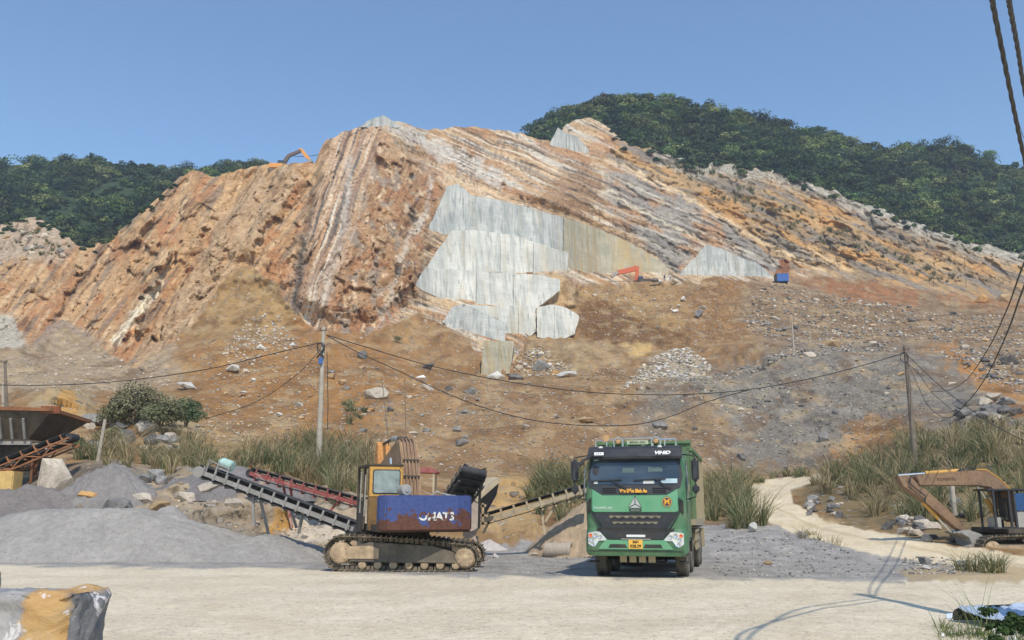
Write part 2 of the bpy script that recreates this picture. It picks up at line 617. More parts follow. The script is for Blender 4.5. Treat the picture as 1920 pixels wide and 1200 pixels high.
# ---------------- masks in the picture plan of the hillside
wx = GX + 7 * fbm(GX / 22, GY / 22, 21, 4); wy = GY + 7 * fbm(GX / 22, GY / 22, 31, 4)
RB = [(-320, 640), (0, 655), (60, 650), (120, 612), (190, 650), (250, 694), (320, 645), (375, 592), (425, 515), (470, 500), (520, 535), (550, 590), (590, 620), (650, 628), (700, 625),
      (745, 600), (790, 590), (830, 612), (880, 640), (905, 690), (960, 690), (985, 640), (1010, 585), (1080, 532), (1270, 528), (1310, 530), (1345, 520), (1380, 528), (1450, 532),
      (1530, 516), (1640, 525), (1740, 545), (1850, 558), (1920, 570), (2240, 600)]
rby = np.interp(wx, [p[0] for p in RB], [p[1] for p in RB])
ROCK = sstep(4, -4, wy - rby) * (1 - SANDM)


def pm(poly, soft=5.0, warp=1.0):
    x = GX + (wx - GX) * warp; y = GY + (wy - GY) * warp
    return sstep(soft, -soft, sdf(poly, x, y))


MARB = [(838, 350), (860, 344), (885, 364), (960, 380), (1060, 408), (1110, 425), (1180, 455), (1245, 500), (1252, 520), (1078, 524), (1078, 592), (1070, 622), (1005, 628), (965, 632), (955, 684),
        (912, 690), (905, 632), (850, 618), (834, 600), (800, 560), (778, 536), (800, 495), (815, 440), (800, 436)]
WEDGE = [(1278, 518), (1284, 502), (1325, 462), (1345, 468), (1415, 497), (1445, 520), (1430, 522), (1345, 514)]
marb = pm(MARB, 7, 0.0); wedge = pm(WEDGE, 6, 0.0)
zL = sstep(585, 545, wx + 0.30 * (wy - 450)) * ROCK
zM = sstep(545, 585, wx + 0.30 * (wy - 450)) * sstep(690, 645, wx + 0.30 * (wy - 400)) * ROCK
qq = GY - 0.40 * GX                      # across the dipping beds on the right
rightline = [(690, 205), (730, 260), (800, 330), (835, 350), (800, 440), (780, 540), (700, 640)]
dR, _ = pldist(rightline, wx, wy)
zR = sstep(-8, 14, dR) * ROCK
zC = np.clip(ROCK - zL - zM - zR, 0, 1)
zB = pm([(1120, 300), (1180, 262), (2240, 500), (2240, 620), (1920, 575), (1640, 530), (1470, 505), (1330, 430), (1200, 350)], 10) * ROCK
zG = pm([(1140, 302), (1180, 312), (1330, 395), (1480, 500), (1450, 520), (1380, 485), (1325, 458), (1270, 520), (1200, 450), (1140, 400)], 8) * ROCK
spur = pm([(250, 694), (262, 650), (330, 560), (420, 400), (475, 330), (530, 306), (565, 330), (500, 440), (425, 515), (375, 592), (320, 645)], 6)

# ---------------- relief, metres along the surface normal
P0 = to_world(GX, GY, DY)
U = P0[..., 0]; V = P0[..., 2] * 1.25 + P0[..., 1] * 0.7
Z = P0[..., 2]
aL = GX * 0.8 + GY * 0.6; bL = -GX * 0.6 + GY * 0.8
aM = GX * 0.95 + GY * 0.30; bM = -GX * 0.30 + GY * 0.95
aR = (GY - 0.42 * GX) / 1.085; bR = (GX + 0.42 * GY) / 1.085
curv = 9 * fbm(GX / 160, GY / 160, 8, 3)
def facet(x, y, seed, tilt=1.0):
    """angular blocks: every cell is a tilted plane of its own height"""
    ix = np.floor(x); iy = np.floor(y)
    f1 = np.full(x.shape, 9.0); f2 = np.full(x.shape, 9.0); hh = np.zeros(x.shape)
    for dx in (-1, 0, 1):
        for dy in (-1, 0, 1):
            cx = ix + dx; cy = iy + dy
            px = cx + _h(cx, cy, seed); py = cy + _h(cx, cy, seed + 51)
            ox, oy = x - px, y - py
            d = np.abs(ox) + np.abs(oy) * 0.9 + 0.35 * np.hypot(ox, oy)
            v = 0.55 * (_h(cx, cy, seed + 99) - 0.5) + 1.15 * tilt * ((_h(cx, cy, seed + 7) - 0.5) * ox + (_h(cx, cy, seed + 13) - 0.5) * oy)
            m = d < f1
            f2 = np.where(m, f1, np.minimum(f2, d)); hh = np.where(m, v, hh); f1 = np.where(m, d, f1)
    return hh, f2 - f1


wq = 0.35 * fbm(GX / 26, GY / 26, 220, 2)
A1, E1 = facet((aL + curv) / 34 + wq, bL / 88, 44, 1.5)
A2, E2 = facet((aL + curv) / 13 + wq, bL / 30, 45, 1.5)
A3, E3 = facet((aL + curv) / 5.5 + wq, bL / 11, 46, 1.3)
A0, E0 = facet((aL + curv) / 62 + wq, bL / 210, 47, 1.6)
relL = 2.0 * fbm((aL + curv) / 60, bL / 200, 41, 2) + 6.0 * A0 + 2.0 * A1 + 0.75 * A2 + 0.4 * A3 - 0.9 * (1 - sstep(0, 0.07, E0))
A1, E1 = facet((aM + curv) / 17 + wq, bM / 150, 54, 1.3)
A2, E2 = facet((aM + curv) / 8 + wq, bM / 44, 55, 1.4)
relM = 1.8 * fbm((aM + curv) / 30, bM / 300, 51, 2) + 3.0 * A1 + 0.8 * A2 - 0.6 * (1 - sstep(0, 0.10, E1))
A1, E1 = facet(GX / 46 + wq, GY / 56 - 0.4 * GX / 46, 61, 1.6)
A2, E2 = facet(GX / 17 + wq, GY / 21 - 0.3 * GX / 17, 67, 1.6)
A3, E3 = facet(GX / 6.5 + wq, GY / 7 + wq, 68, 1.4)
A0, E0 = facet(GX / 95 + wq, GY / 130 - 0.35 * GX / 95, 69, 1.7)
relC = 1.6 * fbm(GX / 80, GY / 90, 62, 2) + 4.0 * A0 + 1.8 * A1 + 0.8 * A2 + 0.4 * A3
st = aR + 5 * fbm(bR / 120, aR / 60, 71, 3)
lay = st / 27.0 + 0.30 * fbm(st / 50, bR / 420, 73, 2)
fr = lay - np.floor(lay)
A1, E1 = facet(bR / 64 + wq + 5.3 * _h(np.floor(lay), np.floor(lay) * 0, 5), st / 19.0, 74, 0.8)
A2, E2 = facet(bR / 24 + wq, st / 8.5, 75, 1.0)
A3, E3 = facet(bR / 8 + wq, st / 5.0, 76, 1.2)
J1, K1 = facet(bR / 70 + 7.3 * _h(np.floor(lay), np.floor(lay) * 0, 5) + wq, GY / 400, 72, 0.9)
relR = 1.2 * fbm(st / 40, bR / 260, 77, 2) + 4.2 * (0.5 - fr) * (0.5 + _h(np.floor(lay), np.floor(lay) * 0, 9)) + 1.8 * J1 + 1.0 * A1 + 0.6 * A2 + 0.4 * A3 - 0.8 * (1 - sstep(0, 0.08, K1))
B1, F1_ = facet(bR / 50 + wq, st / 22.0, 79, 1.1)
B2, F2_ = facet(bR / 19 + wq, st / 8.0, 78, 1.1)
B3, F3_ = facet(bR / 7 + wq, st / 4.5, 80, 1.2)
relB = 4.4 * B1 + 2.8 * B2 + 0.9 * B3 + 1.4 * fbm(st / 20, bR / 200, 81, 2) - 1.0 * (1 - sstep(0, 0.18, F1_)) - 0.7 * (1 - sstep(0, 0.18, F2_))
relG = 1.0 * fbm(st / 20, bR / 110, 82, 2) + 2.2 * A1 + 1.6 * B2 + 0.6 * A3
rel = relL * zL + relM * zM + relC * zC
rr = relR * (1 - zB) + relB * zB
rr = rr * (1 - zG) + relG * zG
rel = rel + rr * zR
rel = np.maximum(rel, blur(blur(rel, 11, 0), 11, 1) - 0.9)
SOIL = 1 - ROCK
DS = np.linalg.norm(np.gradient(P0, axis=0), axis=-1)
fine = sstep(1.1, 0.35, DS); mids = sstep(4.0, 1.2, DS)
skyd = sstep(0, 16, GY - sk[None, :])
rel = rel * sstep(6.0, 2.0, DS) * (0.25 + 0.75 * skyd) * (0.2 + 0.8 * sstep(0, 34, rby - wy))
dist_amp = np.clip(DY / 110.0, 0.12, 1.2)
s1, s2, sid = worley(U / 1.7, V / 1.7, 90)
t1, t2, tid = worley(U / 0.8, V / 0.8, 91)
stones = (np.clip(0.55 - s1, 0, 1) * (sid > 0.62) * 0.9 + np.clip(0.5 - t1, 0, 1) * (tid > 0.55) * 0.4)
relS = dist_amp * (1.5 * fbm(U / 30, V / 34, 92, 2) + (0.75 * fbm(U / 5, V / 7, 93, 3) + 0.35 * np.abs(fbm(U / 2.2, V / 2.6, 94, 2))) * mids + stones * fine)
gul = ridged(U / 9 + 0.6 * fbm(U / 20, V / 20, 97), V / 60, 98, 2)
relS = relS - (0.6 + 0.9 * sstep(640, 720, GY)) * mids * dist_amp * gul * sstep(70, 110, DY)
hillm = sstep(1060, 1030, GY)
rel = rel + relS * SOIL * hillm
# explicit faults and gullies (left-facing steps that lie in shade)
STEPS = [([(600, 290), (588, 340), (575, 420), (560, 500), (545, 590)], 16, 7.0, 90),
         ([(640, 255), (622, 330), (600, 440), (575, 560), (565, 640)], 10, 3.0, 40),
         ([(530, 310), (500, 380), (470, 440), (430, 510), (390, 570), (330, 640)], 12, 3.5, 60),
         ([(470, 330), (410, 420), (350, 510), (300, 590), (262, 650), (248, 692)], 12, 4.5, 60),
         ([(400, 340), (330, 430), (290, 500), (240, 580), (215, 630)], 10, 2.5, 50),
         ([(715, 222), (690, 330), (690, 450), (650, 600)], 12, 2.5, 60),
         ([(120, 500), (105, 560), (60, 600)], 10, 4.0, 30)]
for pl, wd, amp, fall in STEPS:
    d, t = pldist(pl, wx + curv * 0.6, wy)
    ends = sstep(0, 0.06, t) * sstep(1.0, 0.92, t)
    rel = rel + amp * sstep(-wd, wd, d) * np.exp(-np.clip(d, 0, None) / fall) * ends * ROCK * sstep(0, 50, rby - wy) - 0.35 * sstep(0, 50, rby - wy) * amp * np.exp(-(d / wd) ** 2) * ends
# hollow dug in the brown bank and other soil forms
hol = pm([(1090, 590), (1135, 572), (1180, 600), (1240, 615), (1290, 640), (1200, 655), (1085, 640)], 20, 1.6)
relv = -4.0 * blur(blur(hol, 6, 0), 6, 1)
hol2 = pm([(1330, 640), (1400, 630), (1480, 605), (1490, 655), (1400, 690), (1340, 672)], 14, 1.6)
relv = relv - 3.5 * blur(blur(hol2, 6, 0), 6, 1)
rel = rel + 6.0 * 0.35 * np.exp(-((GX - 1345) / 36) ** 2 - ((GY - 528) / 9) ** 2)
bd, bt = pldist([(860, 704), (1000, 712), (1160, 723), (1240, 716), (1330, 696), (1400, 678), (1480, 657), (1600, 652), (1710, 650)], GX + 6 * fbm(GX / 30, GY / 30, 211, 3), GY + 5 * fbm(GX / 24, GY / 24, 212, 3))
relv = relv + 2.2 * np.exp(-(bd / 7) ** 2) * sstep(0, 0.05, bt)
bd2, bt2 = pldist([(1090, 640), (1180, 636), (1290, 640), (1400, 626), (1480, 606)], GX, GY + 5 * fbm(GX / 20, GY / 20, 213, 3))
relv = relv + 1.6 * np.exp(-(bd2 / 6) ** 2)
# recess behind the sawn marble
rec = np.maximum(marb, wedge)
rel = rel * (1 - 0.95 * rec)
# left outcrop lumps and the bank of the yard
w1, w2, wid = worley(U / 4.2, V / 3.0, 95)
crop = np.maximum(pm([(60, 760), (100, 735), (160, 728), (180, 770), (140, 800), (60, 790)], 10), pm([(270, 760), (320, 745), (360, 765), (385, 810), (370, 850), (290, 850)], 10))
rel = rel + crop * (1.5 * (wid - 0.3) * sstep(0, 0.2, w2 - w1))
bank = pm([(330, 880), (420, 880), (560, 905), (700, 930), (720, 1040), (620, 1045), (500, 1005), (420, 985), (320, 970), (150, 960), (160, 900)], 18)
rel = rel + bank * (0.8 * fbm(U / 3.2, V / 3.2, 96, 4) + 0.5 * ridged(U / 1.5, V / 1.5, 97, 3))
cb = pm([(900, 905), (960, 890), (1000, 900), (1010, 1000), (960, 1010), (905, 990)], 12)
rel = rel + cb * 1.4 * (wid - 0.5) * sstep(0, 0.2, w2 - w1)

gy_, gx_ = np.gradient(P0, axis=0), np.gradient(P0, axis=1)
N = np.cross(gx_, gy_); N /= (np.linalg.norm(N, axis=-1, keepdims=True) + 1e-9)
VD = P0 - np.array([0, 0, CAM_H])
N = np.where(((N * VD).sum(-1, keepdims=True) > 0), -N, N)
N = np.where((GY[..., None] > 1030), np.array([0, 0, 1.0]), N)
N = np.stack([blur(blur(N[..., k], 14, 1), 8, 0) for k in range(3)], -1)
N /= (np.linalg.norm(N, axis=-1, keepdims=True) + 1e-9)
# yard micro relief
X_, Y_ = P0[..., 0], P0[..., 1]
yard = 1 - hillm
yr = 0.012 * fbm(X_ / 1.4, Y_ / 1.4, 101, 4) + 0.006 * fbm(X_ / 3.0, Y_ / 3.0, 102, 3)
graveledge = sstep(-0.8, 0.5, Y_ - (22.9 + 0.25 * fbm(X_ / 0.9, Y_ * 0, 103, 3))) * 0.0
rel = rel + yard * yr
VU = VD / np.linalg.norm(VD, axis=-1, keepdims=True)
rk3 = ROCK[..., None]
RDIR = N * (1 - hillm[..., None]) + hillm[..., None] * (rk3 * (-VU * 0.95 + N * 0.10) + (1 - rk3) * (-VU * 0.8 + N * 0.45))
_bf = np.exp(-((wy - rby) / 12.0) ** 2) * (GX < 900)
rel = rel * (1 - 0.8 * _bf) + 0.5 * _bf
P = P0 + RDIR * rel[..., None] - VU * relv[..., None]

# ---------------- colour of the ground and rock, plus some painted shade
def lay_over(base, col, m):
    return base * (1 - m[..., None]) + np.asarray(col) * m[..., None]


def two(a, b, t):
    t = np.clip(t, 0, 1)[..., None]
    return a * (1 - t) + b * t


nbig = 0.5 + 0.6 * fbm(U / 30, V / 30, 111, 4)
nmid = 0.5 + 0.6 * fbm(U / 8, V / 8, 112, 4)
nfin = 0.5 + 0.7 * fbm(U / 2.2, V / 2.2, 113, 4)
soil = two(C(142, 108, 72), C(158, 128, 92), nmid)
soil = lay_over(soil, two(C(148, 106, 64), C(160, 122, 78), nmid), pm([(360, 640), (560, 600), (720, 640), (860, 720), (860, 800), (640, 850), (380, 830)], 40, 3))
soil = lay_over(soil, two(C(150, 120, 82), C(168, 140, 100), nmid), pm([(365, 640), (425, 515), (470, 495), (530, 540), (560, 600), (480, 650)], 20))
soil = lay_over(soil, two(C(150, 118, 80), C(170, 140, 98), nmid), pm([(1075, 530), (1270, 520), (1290, 600), (1250, 640), (1080, 600)], 14, 2))
soil = lay_over(soil, two(C(132, 98, 62), C(150, 116, 78), nfin), pm([(1290, 525), (1345, 515), (1430, 535), (1440, 590), (1380, 640), (1290, 620)], 12, 2))
soil = lay_over(soil, two(C(108, 78, 48), C(132, 98, 62), nfin), pm([(1085, 565), (1135, 560), (1180, 596), (1270, 622), (1290, 640), (1085, 640)], 8, 1.5))
soil = lay_over(soil, C(192, 160, 108), pm([(1160, 641), (1225, 641), (1215, 660), (1195, 674), (1170, 655)], 3, 0.5))
soil = lay_over(soil, two(C(150, 124, 92), C(166, 142, 110), nfin), pm([(970, 640), (1160, 640), (1180, 690), (1000, 700)], 10, 2))
soil = lay_over(soil, two(C(178, 148, 112), C(194, 166, 130), nfin), SANDM)
talus = pm([(-320, 650), (0, 660), (120, 610), (200, 650), (330, 660), (330, 720), (120, 740), (-320, 740)], 16, 2)
soil = lay_over(soil, two(C(146, 128, 108), C(176, 156, 134), nfin), talus)
bench = pm([(1400, 535), (1520, 515), (1740, 548), (2240, 590), (2240, 690), (1920, 700), (1700, 648), (1440, 650), (1380, 600)], 16, 2)
soil = lay_over(soil, two(C(126, 106, 86), C(152, 128, 102), nfin), bench)
soil = lay_over(soil, C(152, 100, 62), pm([(1500, 520), (1620, 530), (1740, 552), (1730, 572), (1600, 566), (1560, 548)], 8, 2) * 0.8)
soil = lay_over(soil, C(160, 114, 74), pm([(1740, 545), (2240, 590), (2240, 615), (1900, 580), (1800, 572)], 6, 2) * 0.8)
low = pm([(640, 860), (720, 760), (880, 700), (1260, 720), (1300, 900), (640, 900)], 40, 3)
soil = lay_over(soil, two(C(138, 108, 78), C(156, 128, 98), nmid), low * 0.9)
dump = pm([(1215, 720), (1330, 690), (1480, 650), (1720, 648), (1830, 690), (1920, 770), (2240, 800), (2240, 860), (1700, 880), (1300, 880), (1190, 800)], 30, 3)
soil = lay_over(soil, two(C(118, 112, 108), C(142, 135, 128), nmid), dump)
soil = lay_over(soil, two(C(112, 106, 100), C(150, 142, 132), nfin), np.exp(-((GY - np.interp(wx, [1180, 1240, 1330, 1400, 1480, 1600, 1710], [734, 726, 706, 690, 668, 662, 660])) / 9) ** 2) * sstep(1180, 1240, wx) * sstep(1720, 1690, wx) * 0.85)
ost = pm([(1235, 790), (1330, 740), (1370, 800), (1330, 880), (1250, 880)], 22, 3)
soil = lay_over(soil, two(C(146, 116, 82), C(160, 128, 90), nmid), ost * 0.7)
soil = lay_over(soil, two(C(158, 112, 66), C(172, 128, 82), nmid), pm([(1740, 650), (1790, 648), (1920, 738), (2000, 790), (1900, 768), (1800, 690)], 9, 2))
soil = lay_over(soil, two(C(160, 118, 76), C(174, 136, 94), nmid), pm([(1555, 870), (1590, 800), (1640, 782), (1720, 800), (1720, 880)], 14, 2))
scree = pm([(1160, 720), (1200, 690), (1260, 650), (1340, 690), (1300, 705)], 10, 2)
soil = lay_over(soil, C(168, 160, 148), scree * 0.7)
soil = lay_over(soil, two(C(150, 120, 84), C(172, 146, 110), nfin), pm([(370, 790), (560, 780), (560, 860), (370, 860)], 20, 2) * 0.8)
# runs of finer and coarser spoil down the slopes
runs = fbm(U / 2.2 + 0.6 * fbm(U / 9, V / 9, 191, 2), V / 34, 192, 3)
soil = soil * (1 + 0.16 * np.clip(runs, -1, 1) + 0.10 * np.clip(fbm(U / 0.9, V / 12, 193, 2), -1, 1))[..., None]
soil = lay_over(soil, C(112, 84, 58), sstep(0.62, 0.8, 0.5 + 0.7 * fbm(U / 6, V / 12, 194, 4)) * 0.55)
soil = lay_over(soil, C(176, 154, 124), sstep(0.66, 0.84, 0.5 + 0.7 * fbm(U / 4, V / 6, 195, 4)) * 0.5)
# left bank of the yard
gb = pm([(-320, 880), (0, 900), (100, 880), (200, 866), (330, 885), (520, 900), (640, 940), (720, 1000), (720, 1060), (-320, 1060)], 10, 1.5)
soil = lay_over(soil, two(C(118, 110, 104), C(140, 130, 122), nfin), gb)
soil = lay_over(soil, two(C(150, 134, 118), C(178, 162, 144), nfin), bank * 0.9)
soil = lay_over(soil, C(196, 184, 172), pm([(505, 975), (580, 950), (660, 975), (720, 1000), (700, 1050), (560, 1020)], 12, 2))
soil = lay_over(soil, C(176, 138, 84), pm([(490, 1000), (520, 960), (550, 950), (540, 985), (505, 1010)], 5))
soil = lay_over(soil, two(C(168, 138, 98), C(190, 160, 118), nfin), cb)
soil = lay_over(soil, two(C(160, 146, 128), C(176, 150, 110), nmid), crop)
soil = lay_over(soil, C(188, 148, 92), pm([(108, 760), (112, 735), (140, 735), (142, 790), (110, 790)], 3))
# right bank below the grass
soil = lay_over(soil, two(C(120, 104, 78), C(140, 122, 92), nmid), pm([(1480, 920), (1560, 870), (1760, 810), (2240, 780), (2240, 1010), (1800, 1030), (1600, 990)], 20, 2))
# rock
def bands(a, b, sa, sb, seed):
    return 0.5 + 0.75 * fbm(a / sa, b / sb, seed, 4)


cL = two(C(178, 130, 82), C(206, 166, 118), bands(aL + curv, bL, 26, 130, 121))
cL = lay_over(cL, C(186, 126, 76), sstep(0.55, 0.8, bands(GX, GY, 70, 70, 122)) * 0.8)
cL = lay_over(cL, C(216, 184, 142), sstep(0.68, 0.9, bands(aL, bL, 10, 80, 123)) * 0.6)
cL = lay_over(cL, C(142, 122, 104), sstep(0.68, 0.85, bands(aL, bL, 14, 110, 124)) * 0.75)
cL = lay_over(cL, two(C(176, 140, 100), C(198, 166, 128), bands(aL, bL, 16, 50, 125)), spur * 0.75)
cL = lay_over(cL, two(C(170, 150, 128), C(196, 170, 144), nfin), pm([(-320, 420), (0, 405), (70, 395), (150, 460), (110, 490), (-320, 490)], 10, 2) * 0.9)
cL = lay_over(cL, C(232, 204, 172), pm([(208, 640), (280, 545), (308, 520), (292, 560), (222, 650)], 4))
cL = lay_over(cL, C(150, 136, 124), pm([(60, 640), (120, 596), (185, 640), (120, 660)], 8) * 0.8)
cL = lay_over(cL, C(186, 176, 160), pm([(-60, 600), (20, 585), (50, 650), (40, 690), (-60, 690)], 6))
cM = two(C(176, 138, 106), C(206, 176, 146), bands(aM + curv, bM, 12, 220, 131))
cM = lay_over(cM, C(98, 94, 92), sstep(0.60, 0.72, bands(aM + curv, bM, 9, 260, 132)) * 0.9)
cM = lay_over(cM, C(216, 204, 186), sstep(0.70, 0.8, bands(aM + curv, bM, 6, 240, 133)) * 0.9)
cM = lay_over(cM, C(150, 120, 104), sstep(0.6, 0.75, bands(aM + curv, bM, 16, 200, 134)) * 0.7)
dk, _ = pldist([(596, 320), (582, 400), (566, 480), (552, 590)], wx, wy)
cM = lay_over(cM, C(92, 86, 80), np.exp(-(dk / 9) ** 2) * 0.85)  # shade of the gully painted into the rock colour as a dark stripe
cC = two(C(160, 120, 86), C(190, 156, 120), bands(GX, GY, 34, 40, 141))
cC = lay_over(cC, C(168, 116, 78), sstep(0.6, 0.8, bands(GX, GY, 60, 80, 142)) * 0.6)
cC = lay_over(cC, C(150, 140, 130), sstep(0.62, 0.8, bands(GX, GY, 30, 36, 143)) * 0.7)
cC = lay_over(cC, C(220, 192, 158), sstep(0.80, 0.9, bands(GX, GY, 16, 22, 144)) * 0.8)
for pl, wd in (([(800, 405), (768, 440), (748, 490), (735, 550), (710, 610)], 6), ([(722, 225), (790, 300), (808, 340), (800, 400)], 4), ([(655, 300), (648, 420), (618, 520), (600, 590)], 8)):
    d, t = pldist(pl, wx, wy)
    cC = lay_over(cC, C(206, 196, 184), np.exp(-(d / wd) ** 2) * (0.45 + 0.5 * nfin).clip(0, 1))
    cM = lay_over(cM, C(190, 178, 168), np.exp(-(d / wd) ** 2) * (0.45 + 0.5 * nfin).clip(0, 1))
cC = lay_over(cC, C(186, 112, 66), pm([(780, 545), (860, 575), (830, 610), (800, 590)], 8) * 0.8)
cR = two(C(182, 144, 106), C(212, 184, 150), bands(st, bR, 12, 260, 151))
cR = lay_over(cR, C(204, 198, 188), sstep(0.70, 0.82, bands(st, bR, 9, 330, 152)) * 0.75)
cR = lay_over(cR, C(140, 126, 114), sstep(0.68, 0.82, bands(st, bR, 8, 220, 153)) * 0.7)
cR = lay_over(cR, C(166, 116, 76), sstep(0.62, 0.8, bands(st, bR, 26, 150, 154)) * 0.6)
seam = sstep(0.16, 0.06, fr + 0.05 * fbm(GX / 9, GY / 9, 156, 3)) * (0.35 + 0.65 * _h(np.floor(lay), np.floor(lay) * 0, 21))
cR = lay_over(cR, C(222, 210, 190), seam * 0.85)
vst = sstep(0.58, 0.74, bands(GX + 0.15 * GY, GY, 5, 60, 157)) * sstep(0.2, 0.5, fr) * (_h(np.floor(lay), np.floor(bR / 80), 22) > 0.45)
cR = lay_over(cR, C(124, 108, 94), vst * 0.6)
cR = lay_over(cR, C(206, 202, 196), pm([(676, 240), (718, 212), (760, 230), (900, 300), (980, 350), (930, 350), (820, 300), (740, 250)], 8, 2) * (0.3 + 0.6 * nfin).clip(0, 1))
cR = lay_over(cR, C(150, 112, 78), pm([(1090, 300), (1140, 330), (1100, 400), (1040, 400), (1000, 370)], 10, 2) * 0.6)
cG = two(C(130, 124, 120), C(168, 158, 148), bands(st, bR, 14, 90, 161))
cG = lay_over(cG, C(182, 138, 98), sstep(0.52, 0.74, bands(st, bR, 24, 80, 162)) * 0.8)
cG = lay_over(cG, C(206, 196, 178), seam * 0.5)
cG = lay_over(cG, C(196, 186, 172), sstep(0.68, 0.8, bands(st, bR, 7, 200, 163)) * 0.7)
cB = two(C(150, 128, 102), C(196, 160, 112), bands(st, bR, 24, 110, 171))
cB = lay_over(cB, C(200, 150, 90), sstep(0.55, 0.75, bands(st, bR, 26, 90, 172)) * 0.75)
cB = lay_over(cB, C(134, 128, 122), sstep(0.56, 0.74, bands(st, bR, 15, 150, 173)) * 0.8)
crest = sstep(34, 12, GY - sk[None, :] - 5 * fbm(GX / 15, GY / 15, 174)) * (GX > 1225)
cB = lay_over(cB, two(C(150, 146, 138), C(194, 188, 176), nfin), crest * 0.9)
cRR = two(cR, cB, zB); cRR = two(cRR, cG, zG)
for pl, wd, cc in (([(1140, 358), (1200, 395), (1300, 445), (1330, 460)], 3, C(220, 204, 180)), ([(1140, 300), (1180, 318), (1300, 375), (1450, 465), (1550, 510)], 3.5, C(222, 196, 160)),
                   ([(1240, 290), (1400, 375), (1520, 455), (1640, 510)], 2.5, C(120, 110, 98)), ([(1430, 310), (1550, 375), (1680, 440), (1760, 470)], 2.5, C(104, 98, 92)), ([(1515, 470), (1590, 505)], 7, C(222, 186, 138))):
    d, t = pldist(pl, wx, wy)
    cRR = lay_over(cRR, cc, np.exp(-(d / wd) ** 2) * 0.85)
cRR = lay_over(cRR, C(146, 96, 64), pm([(1455, 492), (1475, 484), (1485, 495), (1480, 518), (1458, 515)], 3))
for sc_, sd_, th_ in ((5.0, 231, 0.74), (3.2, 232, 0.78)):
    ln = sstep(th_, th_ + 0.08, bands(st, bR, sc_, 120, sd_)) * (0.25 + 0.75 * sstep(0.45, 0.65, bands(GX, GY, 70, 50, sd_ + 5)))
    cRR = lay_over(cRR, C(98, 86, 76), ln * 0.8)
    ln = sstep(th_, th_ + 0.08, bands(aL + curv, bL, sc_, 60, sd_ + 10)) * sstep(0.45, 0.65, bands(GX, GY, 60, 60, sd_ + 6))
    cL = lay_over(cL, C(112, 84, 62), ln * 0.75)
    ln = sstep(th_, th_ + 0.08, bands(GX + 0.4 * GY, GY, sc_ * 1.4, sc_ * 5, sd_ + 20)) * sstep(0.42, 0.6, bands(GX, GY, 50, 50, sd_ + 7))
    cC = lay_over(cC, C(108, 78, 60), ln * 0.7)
_l = (cL * [0.25, 0.6, 0.15]).sum(-1, keepdims=True); cL = cL * 0.86 + _l * np.array([1.05, 1.0, 0.88]) * 0.14
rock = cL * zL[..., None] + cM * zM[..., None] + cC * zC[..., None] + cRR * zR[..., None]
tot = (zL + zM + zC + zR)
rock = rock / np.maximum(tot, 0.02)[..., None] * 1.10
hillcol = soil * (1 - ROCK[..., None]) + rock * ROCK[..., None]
lum = (hillcol * [0.25, 0.6, 0.15]).sum(-1, keepdims=True)
hillcol = (hillcol * 0.93 + lum * np.array([1.02, 1.0, 0.9]) * 0.07) * (np.array([1.0, 0.955, 0.82]) * SOIL[..., None] + np.array([1.0, 0.975, 0.90]) * ROCK[..., None])
# yard: grey crushed stone and pale road dust
wxx = X_ + 0.5 * fbm(X_ / 1.8, Y_ / 1.8, 181, 4); wyy = Y_ + 0.9 * fbm(X_ / 2.2, Y_ / 1.2, 182, 4)
grav = two(C(142, 136, 128), C(172, 165, 155), 0.5 + 0.8 * fbm(X_ / 0.9, Y_ / 0.9, 183, 4))
cream = two(C(200, 183, 154), C(219, 205, 178), 0.5 + 0.45 * fbm(X_ / 1.6, Y_ / 1.6, 184, 5))
cream = lay_over(cream, C(188, 172, 146), sstep(0.6, 0.8, 0.5 + 0.7 * fbm(X_ / 2.2, Y_ / 2.2, 185, 4)) * 0.35)
RDB = [(-320, 1062), (0, 1060), (300, 1064), (560, 1066), (700, 1075), (900, 1082), (1100, 1086), (1320, 1088), (1500, 1090), (1700, 1092), (1800, 1080), (1920, 1072), (2240, 1070)]
rdb = np.interp(GX, [p[0] for p in RDB], [p[1] for p in RDB])
roadm = sstep(-2.5, 3.5, (GY - rdb) + 5 * fbm(X_ / 1.2, Y_ / 1.6, 186, 4))
ROADP = [(1390, 916), (1440, 900), (1500, 893), (1545, 887), (1542, 899), (1484, 922), (1486, 944), (1545, 974), (1640, 1000), (1780, 1028), (1920, 1044), (2240, 1058), (2240, 1090), (1920, 1078),
         (1790, 1060), (1640, 1043), (1520, 1014), (1432, 974), (1396, 940)]
road2 = pm(ROADP, 2.5, 0.35)
cream2 = two(C(204, 184, 148), C(222, 204, 172), nfin)
rut, _ = pldist([(1400, 915), (1430, 930), (1440, 950), (1520, 985), (1640, 1020), (1790, 1044), (1920, 1060)], GX, GY)
cream2 = lay_over(cream2, C(176, 150, 112), np.exp(-(rut / 2.2) ** 2) * 0.5)
gravm = pm([(-320, 1046), (500, 1020), (640, 1044), (880, 1030), (905, 1015), (960, 1020), (1100, 1000), (1300, 985), (1360, 985), (1430, 975), (1480, 992), (1560, 1020), (1700, 1045), (1800, 1058), (1920, 1078), (2240, 1080), (2240, 1200), (-320, 1200)], 5, 1)
base = two(hillcol, grav, gravm)
brown = pm([(1680, 1068), (1800, 1060), (1930, 1062), (1930, 1092), (1800, 1092), (1700, 1086)], 5)
base = two(base, cream, roadm)
base = two(base, cream2, road2)
base = lay_over(base, C(176, 152, 112), brown * 0.8)
